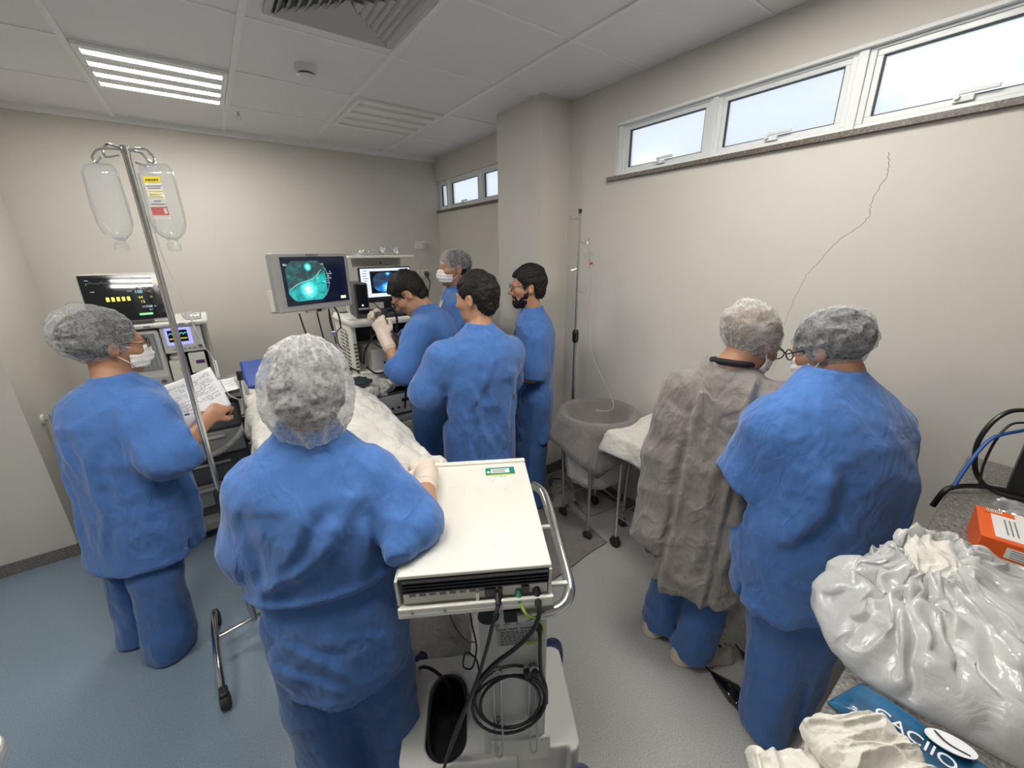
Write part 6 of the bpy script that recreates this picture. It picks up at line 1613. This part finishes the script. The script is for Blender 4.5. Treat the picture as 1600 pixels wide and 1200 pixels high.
# ---- hamper stand lined with a grey drape
HX, HY, HZ, HR = 1.795, 1.560, .80, .225
t = thing('hamper_stand', 'round steel hamper stand in the corner', 'hamper stand', (HX, HY, 0))
MB().tube([(HR * math.cos(a), HR * math.sin(a), HZ) for a in np.linspace(0, 2 * PI, 40, endpoint=False)], .010, 10, closed=True).build('ring', M_CHROME, t, smooth=True)
for a in (2.19, 3.75, 5.35, .65):
    x, y = .20 * math.cos(a), .20 * math.sin(a)
    MB().cyl((x, y, .07), (x * 1.1, y * 1.1, HZ), .010, 12).build('leg', M_STEEL, t, smooth=True)
    MB().cyl((x - .012, y, .032), (x + .012, y, .032), .032, 16).build('caster', M_RUBBER, t, .003)
MB().tube([(.20 * math.cos(a), .20 * math.sin(a), .17) for a in (2.19, 3.75, 5.35, .65)], .006, 8, closed=True).build('lower_brace', M_STEEL, t, smooth=True)
# white liner bag hanging inside
V = []; Fc = []; na, nz = 72, 20
def cloth_ring(name, prof, m, label, cat, wav, amp, cx, cy, seed, th=.003):
    """prof: (radius, height) from the inner bottom, over the rim, down the outside"""
    V = []; Fc = []; P_ = len(prof)
    for i, (r, z, w) in enumerate(prof):
        for k in range(na):
            a = 2 * PI * k / na
            f = 1 + w * (amp * math.sin(wav * a + 2.5 * n1(math.cos(a), math.sin(a), z, (1.5, 1.5, 3), seed)) + amp * 1.2 * (n1(math.cos(a), math.sin(a), 0, (2.2, 2.2, 1), seed + 1) - .5))
            zz = z + (w * .09 * (n1(math.cos(a), math.sin(a), 0, (1.6, 1.6, 1), seed + 2) - .5) if i > P_ * .6 or i < 2 else 0)
            V.append((r * f * math.cos(a), r * f * math.sin(a), zz))
    for i in range(P_ - 1):
        for k in range(na): Fc.append((i * na + k, i * na + (k + 1) % na, (i + 1) * na + (k + 1) % na, (i + 1) * na + k))
    Fc.append(tuple(range(na))[::-1])
    me = bpy.data.meshes.new(name); me.from_pydata(V, [], Fc); me.materials.append(m); o = link(name, me, None, True); o.location = (cx, cy, 0)
    sd = o.modifiers.new('thickness', 'SOLIDIFY'); sd.thickness = th
    return tag(o, label, cat)
cloth_ring('hamper_bag', [(.15, .34, .4), (.19, .40, .5), (.20, .52, .4), (.205, .66, .2), (.210, .78, .05)], mat('white_bag_cloth', (.60, .585, .55), .8, bump=.1, bscale=40, bdist=.01), 'white bag hanging inside the hamper stand', 'bag', 9, .05, HX, HY, 5)
pr_ = [(.05, .66, .6), (.13, .67, .5), (.175, .72, .3), (.200, .79, .08), (.222, .816, .02), (.240, .808, .02), (.252, .77, .25)] + [(.255 + .010 * k, .77 - .030 * k, .35 + .08 * k) for k in range(1, 5)]
hd_ = cloth_ring('grey_drape', pr_, M_GREYCLOTH, 'grey cotton drape lining and overhanging the hamper stand', 'drape', 7, .065, HX, HY, 7)
# free corner of the drape hanging lower at the front
import mathutils
for v in hd_.data.vertices:
    x, y, z = v.co; a = math.atan2(y, x); dv = abs((a - math.radians(-135) + PI) % (2 * PI) - PI)
    r = math.hypot(x, y)
    if r > .235 and z < .80: v.co.z -= .20 * max(0, 1 - dv / .85) * (.80 - z) / .16; v.co.x *= 1 - .10 * max(0, 1 - dv / .9); v.co.y *= 1 - .10 * max(0, 1 - dv / .9)
# grey cloth lying on the floor
def floor_cloth(x, y):
    z = .006 + .022 * max(0, r1(x, y, 0, (4, 5, 1), 11) - .55) + .010 * max(0, r1(x, y, 0, (9, 8, 1), 12) - .5)
    return z
FCq = [Vector((1.765, 1.775, 0)), Vector((1.10, 2.05, 0)), Vector((1.02, 1.30, 0)), Vector((1.705, 1.345, 0))]
V = []; Fc = []; N_ = 40
for j in range(N_ + 1):
    for i in range(N_ + 1):
        s_, q_ = i / N_, j / N_; p = (FCq[0] * (1 - s_) + FCq[1] * s_) * (1 - q_) + (FCq[3] * (1 - s_) + FCq[2] * s_) * q_
        p += Vector((.03 * (n1(p.x, p.y, 0, (5, 5, 1), 3) - .5), .03 * (n1(p.x, p.y, 0, (5, 5, 1), 4) - .5), 0)); V.append((p.x, p.y, floor_cloth(p.x, p.y)))
for j in range(N_):
    for i in range(N_): a = j * (N_ + 1) + i; Fc.append((a, a + N_ + 1, a + N_ + 2, a + 1))
me = bpy.data.meshes.new('floor_cloth'); me.from_pydata(V, [], Fc); me.materials.append(M_GREYCLOTH); o = link('floor_cloth', me, None, True)
sd = o.modifiers.new('thickness', 'SOLIDIFY'); sd.thickness = .004; sd.offset = -1
tag(o, 'grey cloth lying on the floor in front of the hamper stand', 'cloth')

# ---- instrument table under a white cloth
TX0, TX1, TY0, TY1, TZ = 1.645, 2.085, .93, 1.350, .785
t = thing('instrument_table', 'steel instrument table under a white cloth against the window wall', 'table', ((TX0 + TX1) / 2, (TY0 + TY1) / 2, 0))
hx, hy = (TX1 - TX0) / 2, (TY1 - TY0) / 2
MB().box((0, 0, TZ - .012), (2 * hx - .02, 2 * hy - .02, .024)).build('table_top', M_STEEL, t, .004)
for sx in (-1, 1):
    for sy in (-1, 1):
        x, y = sx * (hx - .08), sy * (hy - .05)
        MB().cyl((x, y, .06), (x, y, TZ - .02), .0105, 14).build('leg', M_CHROME, t, smooth=True)
        MB().cyl((x - .016, y, .033), (x + .016, y, .033), .033, 18).box((x, y, .062), (.034, .034, .02)).build('caster', M_RUBBER, t, .004)
MB().cyl((-hx + .08, hy - .05, .22), (hx - .08, hy - .05, .22), .006, 10).cyl((-hx + .08, -hy + .05, .22), (-hx + .08, hy - .05, .22), .006, 10).build('brace', M_STEEL, t, smooth=True)
cx_, cy_ = (TX0 + TX1) / 2, (TY0 + TY1) / 2
def tcl(u, v):
    du = max(0, -u - hx) ; dv = max(0, abs(v) - hy); duR = 0
    x = max(-hx, min(hx - .004, u)); y = max(-hy, min(hy, v))
    drop = max(du, dv)
    sag = .028 * math.sin(u * 16 + 1.5 * v) * min(1, drop / .08) + .018 * math.sin(v * 21 + u * 4) * min(1, drop / .08)
    z = TZ + .004 - drop * (1 + .12 * math.sin(u * 9 + v * 13)) + .006 * (r1(u, v, 0, (9, 9, 1), 15) - .5)
    return (cx_ + x - (du > 0) * (.008 + du * .12 + sag * .6), cy_ + y + (dv > 0) * (.008 + dv * .10 + sag * .6) * (1 if v > 0 else -1), min(z, TZ + .010))
drape('table_cloth', M_SHEET, list(np.linspace(-hx - .115, -hx, 9)) + list(np.linspace(-hx + .012, hx, 26)), list(np.linspace(-hy - .11, -hy, 8)) + list(np.linspace(-hy + .012, hy - .012, 26)) + list(np.linspace(hy, hy + .125, 10)), tcl, 'white cloth hanging over the instrument table edges', 'cloth')

# ---- granite counter along the right of the photographer
CZ = 1.034
t = thing('counter', 'grey granite worktop on white cabinets at the lower right', 'counter', (1.26, -.27, 0))
MB().box((-.005, 0, CZ - .015), (1.68, .69, .03)).build('worktop', M_GRANITE, t, .004)
MB().box((.0, -.02, .51), (1.66, .62, .92)).build('cabinet', M_WHITE, t, .004)
for q in range(3):
    d = MB().box((-.55 + q * .55, .295, .52), (.54, .018, .86)).build('door', M_WHITE, t, .004)
    MB().box((-.35 + q * .55, .310, .85), (.012, .016, .12)).build('handle', M_STEEL, d, .003)
MB().box((.0, .0, .035), (1.60, .56, .07)).build('plinth', M_DGREY, t)
# ---- black computer case with its cables
t = thing('computer_case', 'black computer case at the right end of the granite worktop', 'computer', (1.925, -.165, CZ))
MB().box((0, 0, .15), (.20, .27, .30)).build('case', M_BLACK, t, .006)
MB().box((-.102, .07, .115), (.003, .03, .10)).build('side_sticker', mat('grey_sticker', (.38, .38, .38), .5), t)
for z in (.26, .225, .19): MB().box((-.05, .137, z), (.06, .008, .014)).build('port', M_DGREY, t)
def bx(x, y, z): return (x, y, CZ + z)
cable('thick black cable looping from the top of the computer case', [bx(1.87, -.02, .262), bx(1.83, .02, .255), bx(1.80, .045, .215), bx(1.79, .055, .14), bx(1.80, .035, .05), bx(1.80, -.01, .012), bx(1.81, -.08, .010)], .0065)
cable('blue network cable sweeping down to the worktop edge', [bx(1.86, -.018, .20), bx(1.80, .03, .175), bx(1.76, .050, .12), bx(1.73, .062, .05), bx(1.71, .068, .012)], .0050, mat('blue_cable', (.02, .09, .35), .45))
cable('black cable pair curling over the worktop front edge', [bx(1.84, -.05, .012), bx(1.79, .01, .02), bx(1.74, .05, .022), bx(1.70, .078, .010), bx(1.685, .092, -.05)], .0075)
cable('thin black lead arching beside the thick loop', [bx(1.87, -.018, .222), bx(1.83, .01, .215), bx(1.81, .025, .16), bx(1.80, .028, .08), bx(1.79, .02, .012)], .0034)
# ---- glove box
GA = math.radians(9)
t = thing('glove_box', 'orange and white glove box on the granite worktop beside the bag', 'glove box', (1.445, -.113, CZ), GA)
bw, bd, bh = .165, .225, .075
M_ORANGE = mat('orange_card', (.72, .11, .015), .45); M_CARD = mat('white_card', (.78, .76, .74), .45)
MB().box((0, 0, bh / 2), (bw, bd, bh)).build('carton', M_ORANGE, t, .002)
# top: white card with text strip, opening, printed hand and name; front: text panel and name
MB().box((.004, -.01, bh + .0006), (.142, .198, .001)).build('top_panel', M_CARD, t)
MB().box((.066, .075, bh + .0012), (.028, .052, .001)).build('corner_patch', M_ORANGE, t)
MB().box((.070, .082, bh + .0018), (.014, .026, .001)).build('code_patch', M_CARD, t)
k = MB()
for q in range(7): k.box((.070, .072 + q * .0035, bh + .0024), (.011, .0012 + .0006 * (q % 2), .0005))
k.build('bar_code', M_INK, t)
k = MB()
for q in range(3): k.box((-.005, .068 - q * .008, bh + .0014), (.080, .0028, .0006))
k.build('top_text', M_GREYINK, t)
o = MB().lathe((0, 0, 0), [(.040, 0), (.040, .0012)], 32).build('opening', mat('olive_opening', (.19, .15, .06), .35), t); o.scale = (.62, 1.0, 1); o.location = (.030, -.005, bh + .0016)
o = MB().lathe((0, 0, 0), [(.024, 0), (.024, .0010)], 24).build('glove_tip', mat('cream_glove_tip', (.55, .44, .24), .45), t); o.scale = (.6, 1.0, 1); o.location = (.026, -.004, bh + .0024)
MB().prism([(-.066, .040), (-.066, -.055), (-.030, -.050), (-.006, -.038), (.004, .0), (-.004, .036)], .0008, M=Matrix.Translation((0, 0, bh + .0012))).build('hand_print', mat('printed_skin', (.66, .42, .30), .5), t)
MB().prism([(-.050, -.020), (-.058, -.060), (-.040, -.085), (-.028, -.050)], .0008, M=Matrix.Translation((0, 0, bh + .0021))).build('cuff_print', M_LABELW, t)
MB().box((.016, -.080, bh + .0014), (.012, .058, .001)).build('orange_bar', M_ORANGE, t)
MB().tube([(-.012 + .008 * math.cos(a), -.078 + .020 * math.sin(a), bh + .0014) for a in np.linspace(0, 2 * PI, 20, endpoint=False)], .0012, 6, closed=True).build('blue_loop', M_BLUEINK, t)
def onface(txt, size, o_, x_, y_, m, name='lettering', sh=0): return lettering(txt, size, frame(o_, x_, y_), m, t, name, align='LEFT', shear=sh)
onface('Medix', .022, (.072, -.062, bh + .0014), (-1, 0, 0), (0, -1, 0), M_BLUEINK, sh=.2)
MB().box((-.0831, -.015, .050), (.0010, .170, .026)).build('text_panel', M_CARD, t)
k = MB()
for q in range(4): k.box((-.0838, -.015, .059 - q * .006), (.0006, .155, .0018))
k.build('front_text', M_GREYINK, t)
MB().box((-.0831, .070, .020), (.0010, .064, .022)).build('name_panel', M_CARD, t)
onface('Medix', .022, (-.0838, .098, .020), (0, -1, 0), (0, 0, 1), M_INK, sh=.2)
crumple('foil_packet', (.085, .075, .022), M_FILM, 31, 'shiny clear packet lying behind the orange glove box', 'packet', (1.655, -.115, CZ + .001), .3, .012)

# ---- big translucent bag with folded gowns
M_BAGF = mat_clear('milky_bag_film', (.93, .93, .92), .56, .04, .20, .45, .14)
def shp(P, fr, seed, p=4): return np.clip(1 - np.abs(2 * noise3(P, fr, seed) - 1), 0, 1) ** p
BASE = [(.785, .100), (.772, .040), (.785, -.050), (.800, -.150), (.860, -.260), (1.00, -.310), (1.15, -.280), (1.255, -.170), (1.265, -.040), (1.215, .050), (1.120, .115), (.985, .172), (.880, .168)]
MOUTH = Vector((1.075, .040, 0)); rs = random.Random(5); NA = 60
def base_at(t):
    t = (t % 1) * len(BASE); i = int(t); f = t - i; a, b = BASE[i % len(BASE)], BASE[(i + 1) % len(BASE)]
    return Vector((a[0] + (b[0] - a[0]) * f, a[1] + (b[1] - a[1]) * f, 0))
rows = []
for k_, (f, z, jit) in enumerate(((-.06, .045, .002), (-.02, .085, .004), (.0, .122, .008), (.05, .140, .010), (.13, .118, .012), (.26, .116, .016), (.40, .112, .018), (.55, .104, .018), (.70, .092, .018), (.84, .070, .016), (.95, .040, .012), (1.0, .016, .006), (.97, .002, .002))):
    row = []
    for i in range(NA):
        B_ = base_at(i / NA); d = (B_ - MOUTH); L_ = d.length; d.normalize()
        rim = MOUTH + Vector((d.x * .085, d.y * .045, 0)); p = rim + (B_ - rim) * f
        zz = z
        if f > .3 and B_.y > .08: zz = z * (.78 if f < .9 else 1) + .010            # the side that leans over the worktop's edge
        p += Vector((rs.uniform(-jit, jit), rs.uniform(-jit, jit), 0)); zz += rs.uniform(-jit, jit) * (1 if f < .95 else .3)
        row.append((p.x, p.y, CZ + .001 + max(.001, zz)))
    rows.append(row)
bm = bmesh.new(); R_ = [[bm.verts.new(v) for v in row] for row in rows]
for a, b in zip(R_, R_[1:]):
    for i in range(NA):
        q = (a[i], a[(i + 1) % NA], b[(i + 1) % NA], b[i])
        if rs.random() < .5: bm.faces.new((q[0], q[1], q[2])); bm.faces.new((q[0], q[2], q[3]))
        else: bm.faces.new((q[0], q[1], q[3])); bm.faces.new((q[1], q[2], q[3]))
bmesh.ops.subdivide_edges(bm, edges=bm.edges[:], cuts=2, use_grid_fill=True)
for _ in range(1): bmesh.ops.smooth_vert(bm, verts=bm.verts[:], factor=.5, use_axis_x=True, use_axis_y=True, use_axis_z=True)
me = bpy.data.meshes.new('plastic_sack'); bm.to_mesh(me); bm.free(); me.materials.append(M_BAGF); bag = link('plastic_sack', me, None, True)
sd = bag.modifiers.new('thickness', 'SOLIDIFY'); sd.thickness = .0006
tag(bag, 'big milky plastic sack of white gowns on the granite worktop', 'plastic bag')
crumple('folded_gown', (.13, .10, .036), M_SHEET, 45, 'cream folded gown packed in the rear of the plastic sack', 'gown', (.98, -.08, CZ + .010), -.2, .012)
# ---- teal printed packet
M_TEALP = mat('teal_print', (.010, .085, .19), .22, coat=.4, var=.75, vscale=14)
def tealz(x, y): return .010 + .012 * n1(x, y, 0, (12, 12, 1), 3) + .006 * math.sin(x * 40)
TQ = [Vector((.690, .073, 0)), Vector((.772, .050, 0)), Vector((.770, -.125, 0)), Vector((.655, -.115, 0))]
V = []; Fc = []; N_ = 22
for s0 in (0, 1):
    for j in range(N_ + 1):
        for i in range(N_ + 1):
            s_, q_ = i / N_, j / N_; p = (TQ[0] * (1 - s_) + TQ[1] * s_) * (1 - q_) + (TQ[3] * (1 - s_) + TQ[2] * s_) * q_
            edge = min(s_, 1 - s_, q_, 1 - q_) * 8; V.append((p.x, p.y, CZ + .003 + (tealz(p.x, p.y) * min(1, edge) + .001) * (1 - s0)))
st_ = (N_ + 1) ** 2
for j in range(N_):
    for i in range(N_):
        a = j * (N_ + 1) + i; Fc.append((a, a + N_ + 1, a + N_ + 2, a + 1)); Fc.append((st_ + a, st_ + a + 1, st_ + a + N_ + 2, st_ + a + N_ + 1))
per = [i for i in range(N_)] + [N_ + j * (N_ + 1) for j in range(N_)] + [st_ - 1 - i for i in range(N_)] + [st_ - 1 - N_ - j * (N_ + 1) for j in range(N_)]
for a, b in zip(per, per[1:] + per[:1]): Fc.append((a, b, b + st_, a + st_))
me = bpy.data.meshes.new('printed_packet'); me.from_pydata(V, [], Fc); me.materials.append(M_TEALP); tp_ = link('printed_packet', me, None, True)
bm = bmesh.new(); bm.from_mesh(me); bmesh.ops.recalc_face_normals(bm, faces=bm.faces[:]); bm.to_mesh(me); bm.free()
tag(tp_, 'teal printed plastic packet with white lettering between the towels and the sack', 'packet')
def onteal(x, y, up=.0035): return Vector((x, y, CZ + .004 + tealz(x, y) + up))
o = lettering('CACIIO', .027, frame(onteal(.716, .022, .005), (-.06, -1, 0), (1, -.06, 0)), mat('white_print', (.78, .80, .82), .4), tp_, align='LEFT')
el_ = MB().lathe((0, 0, 0), [(.028, 0), (.028, .0015)], 30).build('emblem', mat('white_print', (.78, .80, .82), .4), tp_); el_.scale = (.55, 1, 1); el_.location = onteal(.752, -.058, .006); el_.rotation_euler = (0, 0, .35)
wire('emblem_curve', [onteal(.753, -.040, .0085), onteal(.747, -.056, .0085), onteal(.751, -.078, .0085)], .0012, M_INK, tp_)
# ---- rumpled white towels at the very front
def towel(cx, cy, sx, sy, rot, z0, hz, seed, label, fold=.010, name='towel', m=None):
    """thick cotton cloth lying in folds: a fine sheet over a low mound, its edges turned down to what it lies on"""
    ca, sa = math.cos(rot), math.sin(rot)
    U = np.linspace(-1, 1, 56); G_ = np.array([(u, v, 0) for v in U for u in U], F4)
    wob = np.stack([noise3(G_, (1.6, 1.6, 1), seed), noise3(G_, (1.6, 1.6, 1), seed + 1)], 1) - .5
    r = np.maximum(np.abs(G_[:, 0]), np.abs(G_[:, 1])); edge = np.clip((1 - r) / .16, 0, 1); edge = np.sqrt(1 - (1 - edge) ** 2)
    W = G_ + np.concatenate([wob * .8, wob[:, :1] * 0], 1).astype(F4)
    f = (1 - np.abs(2 * noise3(W, (.9, 2.3, 1), seed + 2) - 1)) * 1.7 + shp(W, (1.5, 3.4, 1), seed + 3, 2) * 1.0 + shp(W, (3, 6, 1), seed + 4, 2) * .22
    z = edge * (hz * (.35 + .65 * np.clip(1.15 - r, 0, 1)) + fold * f)
    X = (G_[:, 0] + wob[:, 0] * .22) * sx; Y = (G_[:, 1] + wob[:, 1] * .22) * sy
    N = len(U); V = [(cx + ca * X[i] - sa * Y[i], cy + sa * X[i] + ca * Y[i], z0 + .007 + float(z[i])) for i in range(N * N)]
    Fc = [(j * N + i, j * N + i + 1, (j + 1) * N + i + 1, (j + 1) * N + i) for j in range(N - 1) for i in range(N - 1)]
    me = bpy.data.meshes.new(name); me.from_pydata(V, [], Fc); me.materials.append(m or M_TOWEL); o = link(name, me, None, True)
    sd = o.modifiers.new('thickness', 'SOLIDIFY'); sd.thickness = .006; sd.offset = -1
    ss = o.modifiers.new('smooth', 'SUBSURF'); ss.levels = 1; ss.render_levels = 1
    return tag(o, label, name.split('_')[-1])
M_TOWEL = fabric('white_towel_cotton', (.66, .64, .58), .45, 16, stretch=(1, 1, 1), weave=600)
towel(.553, -.055, .112, .115, .22, CZ, .024, 51, 'rumpled white towel lying at the front of the worktop', .013)
towel(.603, .012, .066, .038, -.55, CZ + .042, .010, 61, 'white towel folded over on top against the teal packet', .012)
towel(.500, .040, .060, .055, .7, CZ, .016, 71, 'white towel corner spilling over the worktop edge at the bottom', .012)
towel(1.078, .036, .086, .050, .25, CZ + .080, .022, 81, 'white folded gown showing in the mouth of the plastic sack', .012, 'folded_gown', M_SHEET)
